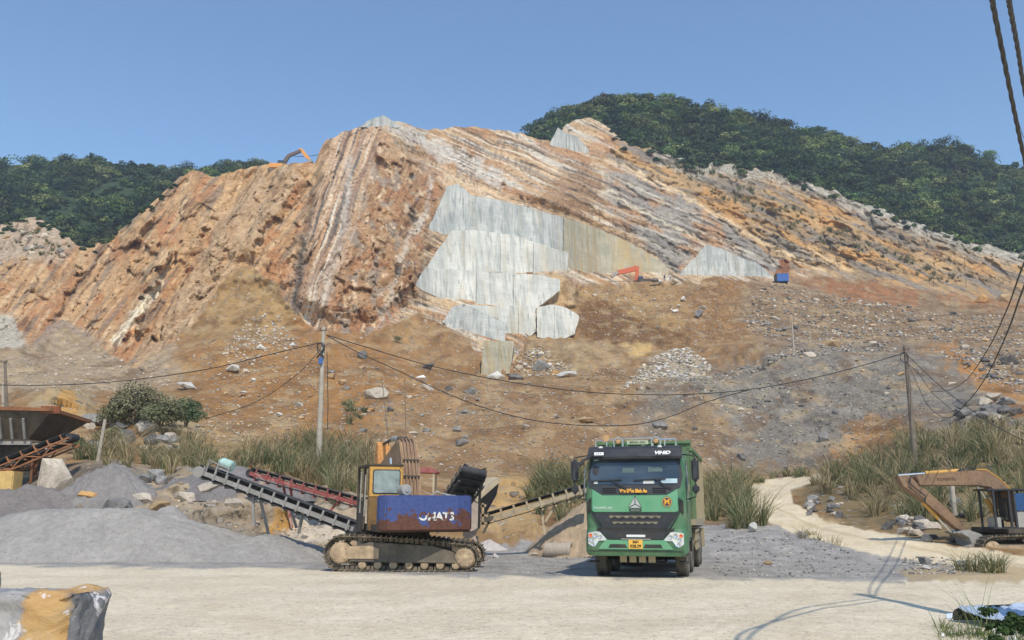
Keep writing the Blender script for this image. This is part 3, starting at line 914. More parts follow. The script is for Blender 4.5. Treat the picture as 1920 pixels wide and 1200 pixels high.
# wheel marks in the yard dust; the first two lines paint cable shadows
for pl in ([(1290, 1200), (1420, 1150), (1500, 1110), (1540, 1090)], [(1340, 1200), (1450, 1160), (1530, 1110)], [(600, 1115), (900, 1100), (1200, 1098), (1600, 1100)], [(300, 1100), (700, 1092), (1100, 1094)]):
    d, _ = pldist(pl, GX, GY)
    base = lay_over(base, C(190, 172, 142), np.exp(-(d / 4.0) ** 2) * 0.35 * roadm * (0.5 + 0.5 * nfin))
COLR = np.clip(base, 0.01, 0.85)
# a low lip of dust where the road meets the crushed stone, hiding the foot of the tyres
P[..., 2] += 0.05 * np.exp(-((GY - rdb) / 6) ** 2) * (GX > 880) * (GX < 1700)


def surf(px, py):
    """point of the finished surface near picture position px, py of the plan"""
    c = (px - PX0) / (PX1 - PX0) * (NC - 1)
    c0 = int(min(max(math.floor(c), 0), NC - 2)); fc = c - c0
    s0 = sk[c0] * (1 - fc) + sk[c0 + 1] * fc
    r = (py - s0) / (PYB - s0) * (NR - 1)
    r0 = int(min(max(math.floor(r), 0), NR - 2)); fr_ = min(max(r - r0, 0), 1)
    p = (P[r0, c0] * (1 - fr_) + P[r0 + 1, c0] * fr_) * (1 - fc) + (P[r0, c0 + 1] * (1 - fr_) + P[r0 + 1, c0 + 1] * fr_) * fc
    return Vector(p)


# ---------------- split the one grid into the setting's surfaces
idx = np.arange(NR * NC).reshape(NR, NC)
FQ = np.stack([idx[:-1, :-1], idx[1:, :-1], idx[1:, 1:], idx[:-1, 1:]], -1).reshape(-1, 4)


def fmean(a): return ((a[:-1, :-1] + a[1:, :-1] + a[1:, 1:] + a[:-1, 1:]) / 4).ravel()


f_road = (fmean(np.maximum(roadm, road2)) > 0.5)
f_grav = (fmean(gravm) > 0.5) & ~f_road
f_rock = (fmean(ROCK) > 0.5) & ~f_road & ~f_grav
f_soil = ~(f_road | f_grav | f_rock)
M_soil = mat_terrain('soil', 0.95, ((0.35, 0.5, 1.2), (1.6, 0.5, 0.4), (6.0, 0.35, 0.1)), 0.22, 0.8, 0.75, (0.42, 0.36, 0.29))
M_rock = mat_terrain('rock', 0.0, ((0.22, 0.5, 1.4), (0.9, 0.55, 0.6), (3.5, 0.45, 0.2)), 0.25, 0.6)
rock_blocks(M_rock)
M_grav = mat_terrain('crushed_stone', 0.6, ((3.0, 0.4, 0.1), (22.0, 0.9, 0.04)), 0.25, 7.0, 9.0, (0.5, 0.5, 0.5))
M_road = mat_terrain('road_dust', 0.7, ((0.8, 0.3, 0.15), (6.0, 0.4, 0.05), (35.0, 0.5, 0.012)), 0.16, 5.0, 9.0, (0.5, 0.46, 0.39))


def sub(name, fm, mat, label):
    fs = FQ[fm]
    used = np.unique(fs)
    mp = np.full(NR * NC, -1, np.int64); mp[used] = np.arange(len(used))
    o = np_mesh(name, P.reshape(-1, 3)[used], mp[fs], mat, None, COLR.reshape(-1, 3)[used], smooth=(name in ('dirt_road', 'ground')))
    tag(o, label, None, None, 'structure')
    return o


sub('dirt_road', f_road, M_road, 'pale cream dirt road and yard in front of the truck, winding up to the right')
sub('ground', f_grav, M_grav, 'grey crushed stone ground behind the pale road')
sub('hill', f_soil, M_soil, 'brown and grey soil slopes strewn with stones below the quarry face')
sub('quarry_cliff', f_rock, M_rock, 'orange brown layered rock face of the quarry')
# far land under everything
m = MB()
m.add([(-1500, -600, -0.35), (1500, -600, -0.35), (1500, 2500, -0.35), (-1500, 2500, -0.35)], [(0, 1, 2, 3)])
M_land = mat_simple('land_dust', C(205, 190, 160), 0.95, var=0.1, vs=0.4)
tag(m.build('land', M_land), 'flat pale dusty land reaching to the horizon', None, None, 'structure')


def base_depth(px, py):
    c = int(round((px - PX0) / (PX1 - PX0) * (NC - 1)))
    return float(np.exp(np.interp(py, yy, LT[:, c])))

# ------------------------------------------------------------------ sawn marble walls
def mat_marble(name, a, b_, streak, warm=0.0, dark=(0.25, 0.27, 0.27)):
    m, nt, b = newmat(name)
    v1_ = coords(nt, 'Object', (0.55, 0.55, 0.035))
    v2_ = coords(nt, 'Object', (0.12, 0.12, 0.20))
    v3_ = coords(nt, 'Object', (1.6, 1.6, 0.10))
    n1 = noise(nt, v1_, 1.0, 7, 0.62, 0.25)
    n2 = noise(nt, v2_, 1.0, 6, 0.6, 0.6)
    n3 = noise(nt, v3_, 1.0, 6, 0.65)
    r2 = ramp(nt, n2, [(0.35, a), (0.62, b_)])
    r1 = ramp(nt, n1, [(0.48, 0.0), (0.60, 0.8)])
    c = mixc(nt, r1.outputs[0], r2.outputs[0], streak)
    r3 = ramp(nt, n3, [(0.52, 0.0), (0.66, 0.75)])
    c = mixc(nt, r3.outputs[0], c, dark)
    if warm:
        v4 = coords(nt, 'Object', (0.4, 0.4, 0.02))
        r4 = ramp(nt, noise(nt, v4, 1.0, 5, 0.6), [(0.52, 0.0), (0.66, warm)])
        c = mixc(nt, r4.outputs[0], c, tuple(C(182, 160, 116)))
    # fine saw lines, level to level
    v5 = coords(nt, 'Object', (0.25, 0.25, 5.0))
    r5 = ramp(nt, noise(nt, v5, 1.0, 3, 0.5), [(0.3, (0.9,) * 3), (0.7, (1.06,) * 3)])
    c = mixc(nt, 1.0, c, r5.outputs[0], 'MULTIPLY')
    nt.links.new(c, b.inputs['Base Color'])
    b.inputs['Roughness'].default_value = 0.75; b.inputs['Specular IOR Level'].default_value = 0.25
    bump(nt, b, noise(nt, coords(nt, 'Object'), 0.8, 8, 0.6), 0.35, 0.3)
    return m


M_mwhite = mat_marble('marble_white', C(194, 192, 181), C(216, 213, 201), C(176, 177, 168), 0.35, C(146, 149, 144))
M_mgrey = mat_marble('marble_grey', C(170, 172, 166), C(198, 197, 188), C(152, 156, 150), 0.25, C(118, 122, 120))
M_mgreen = mat_marble('marble_green', C(160, 156, 136), C(186, 178, 154), C(170, 150, 114), 0.85, C(138, 132, 112))


def clipx(poly, x0, x1):
    def half(pl, x, keep_right):
        out = []
        for i in range(len(pl)):
            a = pl[i]; c = pl[(i + 1) % len(pl)]
            ia = (a[0] >= x) if keep_right else (a[0] <= x)
            ic = (c[0] >= x) if keep_right else (c[0] <= x)
            if ia: out.append(a)
            if ia != ic:
                t = (x - a[0]) / (c[0] - a[0])
                out.append((x, a[1] + t * (c[1] - a[1])))
        return out
    return half(half(poly, x0, True), x1, False)


def jag(poly, step=7, amp=1.0):
    out = []
    for i in range(len(poly)):
        a = poly[i]; c = poly[(i + 1) % len(poly)]
        L = math.hypot(c[0] - a[0], c[1] - a[1]); n = max(1, int(L / step))
        for k in range(n):
            t = k / n
            am = 0 if k == 0 else amp
            out.append((a[0] + (c[0] - a[0]) * t + random.uniform(-am, am), a[1] + (c[1] - a[1]) * t + random.uniform(-am, am)))
    return out


def marble(poly, foot, mat, cuts=(), gap=0.8, label='', depth=26, dj=0.5, name='marble_cliff', fwd=0.6):
    xs = [min(p[0] for p in poly) - 1] + list(cuts) + [max(p[0] for p in poly) + 1]
    (fx0, fy0), (fx1, fy1) = foot
    d0, d1 = base_depth(fx0, fy0) - fwd, base_depth(fx1, fy1) - fwd
    cy = (fy0 + fy1) / 2
    dep = lambda a: base_depth(a, fy0 + (fy1 - fy0) * min(max((a - fx0) / (fx1 - fx0), 0), 1)) - fwd
    mb = MB()
    outline = jag(poly)
    for i in range(len(xs) - 1):
        xa = xs[i] + (gap / 2 if i else 0); xb = xs[i + 1] - (gap / 2 if i < len(xs) - 2 else 0)
        y = random.uniform(-dj, dj)
        ns = max(1, int(round((xb - xa) / 28.0)))
        for k in range(ns):
            s0 = xa + (xb - xa) * k / ns; s1 = xa + (xb - xa) * (k + 1) / ns
            pl = clipx(outline, s0, s1)
            if len(pl) < 3: continue
            e0, e1 = dep(s0), dep(s1)
            mb.prism(pl, lambda a, b2, w_: at(a, b2, e0 + (e1 - e0) * (a - s0) / (s1 - s0) + y + (cy - b2) * 0.02) + Vector((0, w_, 0)), 0.0, depth)
    o = mb.build(name, mat, None)
    tag(o, label, None, None, 'structure')
    return o


T1 = [(838, 350), (858, 344), (886, 366), (950, 378), (1000, 392), (1058, 408), (1058, 492), (1000, 470), (960, 450), (890, 440), (850, 442), (797, 440), (818, 396)]
T1b = [(1057, 408), (1110, 424), (1180, 454), (1232, 486), (1252, 502), (1264, 540), (1057, 540)]
T2 = [(846, 432), (890, 431), (960, 440), (1000, 453), (1066, 474), (1062, 526), (1000, 526), (935, 522), (782, 530), (800, 500)]
T3 = [(776, 536), (798, 502), (860, 506), (930, 511), (1012, 515), (1050, 525), (1050, 545), (1000, 582), (920, 584), (850, 572), (800, 548)]
T4a = [(830, 602), (850, 574), (872, 570), (946, 604), (947, 641), (900, 636), (850, 626)]
T4b = [(868, 570), (930, 574), (1004, 572), (1004, 622), (982, 641), (947, 641), (946, 604)]
T4c = [(1007, 576), (1035, 571), (1062, 577), (1086, 592), (1078, 626), (1050, 638), (1007, 632)]
T5 = [(907, 638), (964, 640), (956, 700), (900, 712)]
marble(T1, ((800, 424), (1058, 484)), M_mgrey, (868, 960), 0.5, label='upper tier of the sawn pale marble wall', dj=0.3)
marble(T1b, ((1060, 498), (1250, 506)), M_mgreen, (1150,), 0.25, label='tall greenish beige sawn marble wall running down to the right', dj=0.2)
marble(T2, ((785, 512), (1062, 518)), M_mwhite, (870, 938, 1000), 0.5, label='second tier of the sawn pale marble wall', dj=0.3, fwd=-0.4)
marble(T3, ((790, 546), (1040, 578)), M_mwhite, (838, 893, 963), 0.5, label='third tier of the sawn pale marble wall', dj=0.4, fwd=1.2)
marble(T4a, ((840, 610), (946, 638)), M_mgrey, (), 0.3, label='grey streaked marble block with a sloping top below the tiers', dj=0.15, fwd=0.8)
marble(T4b, ((870, 620), (1004, 625)), M_mwhite, (972,), 0.6, label='white marble block with a slanting lower edge below the tiers', dj=0.2, fwd=0.2)
marble(T4c, ((1010, 628), (1080, 625)), M_mwhite, (1040,), 0.3, label='rounded white and rusty marble block at the right end of the lowest tier', dj=0.1, fwd=0.3)
marble(T5, ((905, 692), (958, 692)), M_mgreen, (934,), 0.3, label='narrow greenish marble buttress standing below the tiers', depth=14, dj=0.1)
marble([(1270, 532), (1276, 512), (1290, 496), (1312, 472), (1326, 457), (1345, 464), (1384, 480), (1420, 494), (1440, 510), (1460, 526), (1452, 536)], ((1285, 515), (1440, 518)), M_mgrey, (1402, 1428), 0.3,
       label='pale grey wedge of sawn marble beside the blue container', dj=0.1)
marble([(1031, 272), (1034, 262), (1046, 239), (1064, 250), (1082, 256), (1104, 280), (1102, 290), (1070, 286)], ((1040, 275), (1100, 288)), M_mgrey, (1062,), 0.4, label='pale sawn marble block high on the ridge', dj=0.4, depth=10)
marble([(676, 238), (690, 226), (718, 216), (742, 228), (745, 240), (716, 236), (694, 240)], ((680, 240), (742, 240)), M_mgrey, (712,), 0.3, label='pale marble cap on the peak of the quarry', dj=0.3, depth=8)
# sand that has run down over the tiers
def heap_mesh(name, base, w_, d_, h_, mat, col, label, cat, seed=1, nx=130, ny=90, sharp=1.0, skew=0.0, group=None, lumps=0.06, flat=0.0, rz=0.0):
    """a loose heap of real size: footprint ellipse w_ by d_, height h_"""
    a = np.linspace(-1, 1, nx); b = np.linspace(-1, 1, ny)
    A, B = np.meshgrid(a, b)
    wob = 1 + 0.10 * fbm(np.cos(np.arctan2(B, A)) * 1.7, np.sin(np.arctan2(B, A)) * 1.7 + seed, seed, 3)
    r = np.sqrt(A ** 2 + B ** 2) * 1.06 * wob
    prof = np.clip(1 - np.clip(r - flat, 0, None) / (1 - flat), 0, 1) ** sharp
    # rounded crest
    prof = np.where(prof > 0.86, 0.86 + (prof - 0.86) * 0.55, prof)
    x = (A + skew * prof) * w_ / 2; y = B * d_ / 2
    z = h_ * prof * (1 + 2.2 * lumps * fbm(A * 2.2, B * 2.2, seed, 3)) + lumps * h_ * (fbm(A * 6, B * 5, seed + 3, 4) + 0.5 * fbm(A * 22, B * 15, seed + 5, 3)) * sstep(0, 0.2, prof)
    z = np.where(r >= 1, -0.25, z)
    V_ = np.stack([x, y, z], -1).reshape(-1, 3)
    ii = np.arange(nx * ny).reshape(ny, nx)
    f = np.stack([ii[:-1, :-1], ii[:-1, 1:], ii[1:, 1:], ii[1:, :-1]], -1).reshape(-1, 4)
    n_ = 0.5 + 0.5 * fbm(A * w_ / 2.5, B * d_ / 2.5 + A, seed + 7, 4)
    c = two(np.asarray(col) * 0.88, np.clip(np.asarray(col) * 1.10, 0, 0.85), n_).reshape(-1, 3)
    o = np_mesh(name, V_, f, mat, None, c, True)
    o.location = base; o.rotation_euler = (0, 0, rz)
    return tag(o, label, cat, group)


M_heap = mat_terrain('heap_grit', 0.5, ((3.0, 0.35, 0.12), (18.0, 0.8, 0.04)), 0.18, 5.0, 8.0, (0.5, 0.48, 0.46))

# ------------------------------------------------------------------ wooded hills behind
FL = [(-420, 300), (-200, 300), (0, 302), (100, 296), (160, 292), (250, 303), (330, 318), (380, 318), (440, 306), (480, 302), (500, 320), (560, 345), (640, 400)]
FR = [(960, 290), (985, 252), (1010, 232), (1040, 214), (1080, 194), (1130, 184), (1180, 179), (1240, 181), (1300, 192), (1330, 200), (1370, 216), (1400, 214), (1450, 226), (1520, 240), (1560, 252), (1600, 266),
      (1650, 272), (1700, 276), (1750, 272), (1790, 270), (1850, 292), (1920, 312), (2050, 345), (2300, 380)]


def hill_sheet(name, line, bottom, Yt, Yb, label, seed, off=9, rows=60, step=6.0):
    xs = np.arange(line[0][0], line[-1][0], step)
    top = np.interp(xs, [p[0] for p in line], [p[1] for p in line]) + off
    bot = np.interp(xs, [p[0] for p in bottom], [p[1] for p in bottom])
    s_ = np.linspace(0, 1, rows)
    gx2 = np.repeat(xs[None], rows, 0); gy2 = top + s_[:, None] * (np.maximum(bot, top + 20) - top)
    Y = Yt + (Yb - Yt) * s_[:, None] ** 0.8 + 6 * fbm(gx2 / 90, gy2 / 60, seed, 3)
    V_ = to_world(gx2, gy2, Y)
    # a back slope, so the hill has a far side
    back = V_[0].copy(); back[:, 1] += 90; back[:, 2] -= 45
    V_ = np.concatenate([back[None], V_], 0); rows += 1
    ii = np.arange(rows * len(xs)).reshape(rows, len(xs))
    f = np.stack([ii[:-1, :-1], ii[1:, :-1], ii[1:, 1:], ii[:-1, 1:]], -1).reshape(-1, 4)
    c = two(C(44, 60, 38), C(64, 74, 46), 0.5 + 0.6 * fbm(V_[..., 0] / 9, V_[..., 2] / 9, seed + 4, 4)).reshape(-1, 3)
    o = np_mesh(name, V_.reshape(-1, 3), f, M_under, None, c, True)
    tag(o, label, None, None, 'structure')

    def S(px, t):
        j = min(max((px - xs[0]) / step, 0), len(xs) - 1.001); j0 = int(j); fj = j - j0
        i = 1 + t * (rows - 2.001); i0 = int(i); fi = i - i0
        return Vector((V_[i0, j0] * (1 - fi) + V_[i0 + 1, j0] * fi) * (1 - fj) + (V_[i0, j0 + 1] * (1 - fi) + V_[i0 + 1, j0 + 1] * fi) * fj)
    return S


M_under = mat_terrain('undergrowth', 0.0, ((0.5, 0.6, 0.6),), 0.3, 1.0)
S_left = hill_sheet('hill', FL, [(-420, 480), (-100, 470), (100, 470), (200, 480), (300, 430), (400, 370), (520, 350), (640, 420)], 380, 262, 'wooded hill rising behind the left end of the quarry', 301)
S_right = hill_sheet('hill', FR, [(960, 330), (1100, 300), (1180, 300), (1300, 330), (1450, 340), (1600, 400), (1750, 450), (1920, 500), (2300, 580)], 372, 296, 'wooded hill rising behind the right of the quarry', 302)

M_leaf = mat_attr('leaves', 0.75, 0.18)
M_bark = mat_simple('bark', (0.12, 0.095, 0.07), 0.9, var=0.3, vs=1.5)


def crown_arrays(rng, R, H, nl, size, col, nlobes=7):
    """leaf sprays: lobes of small quads over an uneven crown"""
    lob = rng.normal(0, 1, (nlobes, 3)); lob /= np.linalg.norm(lob, axis=1, keepdims=True)
    lob = lob * np.array([R, R, H * 0.42]) * rng.uniform(0.35, 0.8, (nlobes, 1)); lob[:, 2] = np.abs(lob[:, 2]) * 1.0 + H * 0.12
    lr = rng.uniform(0.38, 0.62, nlobes) * R
    k = rng.integers(0, nlobes, nl)
    d = rng.normal(0, 1, (nl, 3)); d /= np.linalg.norm(d, axis=1, keepdims=True)
    d[:, 2] = np.where(d[:, 2] < -0.35, -d[:, 2], d[:, 2])
    c = lob[k] + d * (lr[k] * rng.uniform(0.72, 1.12, nl))[:, None] * np.array([1, 1, 0.8])
    nrm = d + rng.normal(0, 0.45, (nl, 3)); nrm[:, 2] += 0.35
    nrm /= np.linalg.norm(nrm, axis=1, keepdims=True)
    u = np.cross(nrm, rng.normal(0, 1, (nl, 3))); u /= np.linalg.norm(u, axis=1, keepdims=True)
    v = np.cross(nrm, u)
    s = size * rng.uniform(0.6, 1.4, nl)[:, None]
    q = np.stack([c - u * s - v * s * 0.35, c + u * s * 0.2 - v * s * 0.6, c + u * s + v * s * 0.25, c - u * s * 0.3 + v * s * 0.6], 1).reshape(-1, 3)
    lc = rng.uniform(0.75, 1.25, nlobes)[k] * rng.uniform(0.8, 1.2, nl)
    colr = np.repeat(np.asarray(col)[None] * lc[:, None], 4, 0)
    return q, colr


def greens(rng):
    pal = [C(74, 96, 54), C(62, 84, 50), C(88, 106, 58), C(72, 88, 62), C(106, 120, 70), C(56, 76, 52), C(86, 96, 64), C(60, 80, 58), C(120, 128, 84), C(48, 68, 46)]
    return pal[rng.integers(0, len(pal))] * rng.uniform(0.65, 1.25)


def forest(S, xr, ntree, label, seed, tmax=1.0, skip=None, spill=()):
    rng = np.random.default_rng(seed)
    Vs = []; Cs = []
    for i in range(ntree):
        px = rng.uniform(*xr); t = rng.uniform(0, 1) ** 1.15 * tmax
        if skip and skip(px, t): continue
        p = np.array(S(px, t))
        R = 1.3 + 4.2 * rng.random() ** 2.2; H = R * rng.uniform(1.3, 2.3)
        tone = 1 + 0.45 * math.sin(px / 37.0 + 3 * t) * math.sin(px / 91.0 - 5 * t + 1.3)
        q, c = crown_arrays(rng, R, H, int(150 + 34 * R), 0.44, greens(rng) * tone * np.array([1.05, 1.0, 0.88]), int(rng.integers(5, 9)))
        Vs.append(q + p + [0, 0, -0.5]); Cs.append(c)
    for px, py, R in spill:
        p = np.array(surf(px, py)); q, c = crown_arrays(rng, R, R * 1.5, int(120 + 30 * R), 0.36, greens(rng), 5)
        Vs.append(q + p + [0, 0, -0.3 * R]); Cs.append(c)
    V_ = np.concatenate(Vs); c = np.concatenate(Cs)
    o = np_mesh('forest', V_, np.arange(len(V_)).reshape(-1, 4), M_leaf, None, np.clip(c, 0.005, 0.6))
    tag(o, label, None, None, 'stuff')


forest(S_left, (-260, 560), 1500, 'dense dark green wood covering the left hill', 401,
       spill=[(x, np.interp(x, [p[0] for p in SKY], [p[1] for p in SKY]) + random.uniform(0, 1) ** 2 * 20 + 2, random.uniform(0.4, 1.1)) for x in [random.uniform(-60, 330) for _ in range(46)]])
forest(S_right, (975, 2130), 2900, 'dense green wood covering the right hill', 402,
       spill=[(x, np.interp(x, [p[0] for p in SKY], [p[1] for p in SKY]) + random.uniform(0, 1) ** 2 * 20 - 1, random.uniform(0.9, 2.6)) for x in [random.uniform(1170, 2100) for _ in range(110)]] +
             [(random.uniform(1130, 1240), random.uniform(232, 262), random.uniform(0.6, 1.4)) for _ in range(14)])


def tree(px, S, R, H, label, col, seed, t=0.0, lean=0.0, nl=520, group=None, size=0.34):
    rng = np.random.default_rng(seed)
    p = S(px, t) if callable(S) else S
    root = empty('tree', p, 0, label, 'tree', group)
    q, c = crown_arrays(rng, R, H, nl, size, col, 9)
    q = q + [lean, 0, H * 0.45]
    q[:, 2] -= H * 0.3
    np_mesh('crown', q, np.arange(len(q)).reshape(-1, 4), M_leaf, root, np.clip(c, 0.005, 0.6))
    mb = MB()
    top = Vector((lean, 0, H * 0.75))
    mb.tube([(0, 0, -1.0), (lean * 0.2, 0, H * 0.25), (lean * 0.6, 0.1, H * 0.5), top], R * 0.09, 7, R * 0.03)
    for k in range(5):
        a = rng.uniform(0, 2 * PI); z0 = H * rng.uniform(0.3, 0.55)
        mb.tube([(lean * z0 / H, 0, z0), (lean * 0.7 + math.cos(a) * R * 0.4, math.sin(a) * R * 0.4, z0 + H * 0.16), (lean + math.cos(a) * R * 0.75, math.sin(a) * R * 0.75, z0 + H * 0.28)], R * 0.04, 5, R * 0.012)
    mb.build('trunk', M_bark, root)
    return root


TREES = [(1772, 5.2, 8.0, C(62, 84, 62), 'broad dark tree rising highest above the right-hand skyline'), (1812, 3.4, 5.6, C(128, 142, 84), 'pale yellow green tree beside the broad dark skyline tree'),
         (1856, 4.2, 6.6, C(104, 134, 66), 'bright light green tree on the skyline next to the hanging cables'), (1700, 3.4, 6.0, C(74, 98, 60), 'round bushy tree on the dip of the right-hand skyline'),
         (1385, 3.2, 6.4, C(66, 90, 54), 'slim dark tree standing above the shoulder of the right hill'), (1250, 4.0, 5.4, C(104, 136, 66), 'light green tree near the summit of the right hill'),
         (1032, 3.4, 5.6, C(70, 96, 54), 'dark tree at the left end of the right hill, above the pale ridge block'), (1135, 3.0, 6.6, C(92, 84, 66), 'thin brownish bare-branched tree near the top of the right hill'),
         (1590, 3.0, 5.2, C(72, 100, 58), 'small tree on the long slope of the right-hand skyline')]
for i, (px, R, H, c, lb) in enumerate(TREES):
    tree(px, S_right, R, H, lb, c, 500 + i)
for i, (px, R, H, c, lb) in enumerate([(350, 5.0, 7.0, C(52, 70, 50), 'dark spreading tree behind the rocky knob of the left ridge'), (425, 5.0, 6.5, C(60, 84, 50), 'dark green tree right of the rocky knob of the left ridge'),
                                       (484, 2.8, 5.0, C(84, 116, 56), 'small bright tree on the left ridge below the distant digger'), (280, 2.2, 4.0, C(66, 88, 58), 'small round tree on the skyline of the left hill')]):
    tree(px, S_left, R, H, lb, c, 520 + i)
# ------------------------------------------------------------------ rocks
def mat_rock(name, c1, c2, c3):
    m, nt, b = newmat(name)
    v = coords(nt, 'Object')
    n1 = noise(nt, v, 1.1, 7, 0.65, 0.5)
    n2 = noise(nt, v, 5.0, 7, 0.7)
    r = ramp(nt, n1, [(0.32, tuple(c1)), (0.5, tuple(c2)), (0.7, tuple(c3))])
    r2 = ramp(nt, n2, [(0.3, (0.78,) * 3), (0.7, (1.16,) * 3)])
    oi = nt.nodes.new('ShaderNodeObjectInfo')
    r3 = ramp(nt, oi.outputs['Random'], [(0.0, (0.75,) * 3), (1.0, (1.15,) * 3)])
    c = mixc(nt, 1.0, r.outputs[0], r2.outputs[0], 'MULTIPLY')
    c = mixc(nt, 1.0, c, r3.outputs[0], 'MULTIPLY')
    nt.links.new(c, b.inputs['Base Color'])
    b.inputs['Roughness'].default_value = 0.92; b.inputs['Specular IOR Level'].default_value = 0.15
    bump(nt, b, n2, 0.6, 0.12)
    return m


RM = {'grey': mat_rock('stone_grey', C(120, 116, 112), C(146, 142, 136), C(168, 162, 152)),
      'dark': mat_rock('stone_dark', C(84, 82, 80), C(112, 108, 104), C(136, 130, 122)),
      'white': mat_rock('stone_white', C(196, 190, 178), C(218, 212, 200), C(180, 174, 164)),
      'tan': mat_rock('stone_tan', C(176, 144, 104), C(198, 168, 128), C(160, 136, 108)),
      'ochre': mat_rock('stone_ochre', C(178, 132, 76), C(200, 156, 98), C(150, 122, 90)),
      'pale': mat_rock('stone_pale', C(178, 164, 144), C(204, 190, 170), C(158, 146, 130))}


def hull(rng, n=16, rough=0.3):
    p = rng.normal(0, 1, (n, 3)); p /= np.linalg.norm(p, axis=1, keepdims=True)
    p *= rng.uniform(1 - rough, 1, (n, 1))
    bm = bmesh.new()
    for q in p: bm.verts.new(q)
    r = bmesh.ops.convex_hull(bm, input=bm.verts)
    bmesh.ops.delete(bm, geom=[v for v in bm.verts if not v.link_faces], context='VERTS')
    return bm


def rock_data(name, mat, seed, n=16, rough=0.3, detail=False):
    bm = hull(np.random.default_rng(seed), n, rough)
    if detail:
        bmesh.ops.bevel(bm, geom=bm.edges[:], offset=0.05, segments=1, affect='EDGES', clamp_overlap=True)
    me = bpy.data.meshes.new(name); bm.to_mesh(me); bm.free()
    me.materials.append(mat)
    return me


RD = {k: [rock_data('rock', m, 700 + 10 * i + j, 14 + 2 * j, 0.25) for j in range(6)] for i, (k, m) in enumerate(RM.items())}
rrng = random.Random(5)


def rock(px, py, wpx, hpx, kind, label, group=None, rz=None, tilt=0.0, cat='rock', name='rock', sink=0.25, p=None, dfac=0.8, Y=None):
    p = p if p is not None else surf(px, py)
    sc = p.y / F * 1.03
    o = bpy.data.objects.new(name, rrng.choice(RD[kind])); COL.objects.link(o)
    sx = wpx * sc / 1.8; sz = hpx * sc / 1.75
    o.scale = (sx, max(0.2, sx * dfac), sz)
    o.rotation_euler = (rrng.uniform(-0.15, 0.15), tilt + rrng.uniform(-0.1, 0.1), rrng.uniform(-0.5, 0.5) if rz is None else rz)
    o.location = p + Vector((0, 0, sz * (1 - 2 * sink) * 0.8))
    tag(o, label, cat, group)
    return o


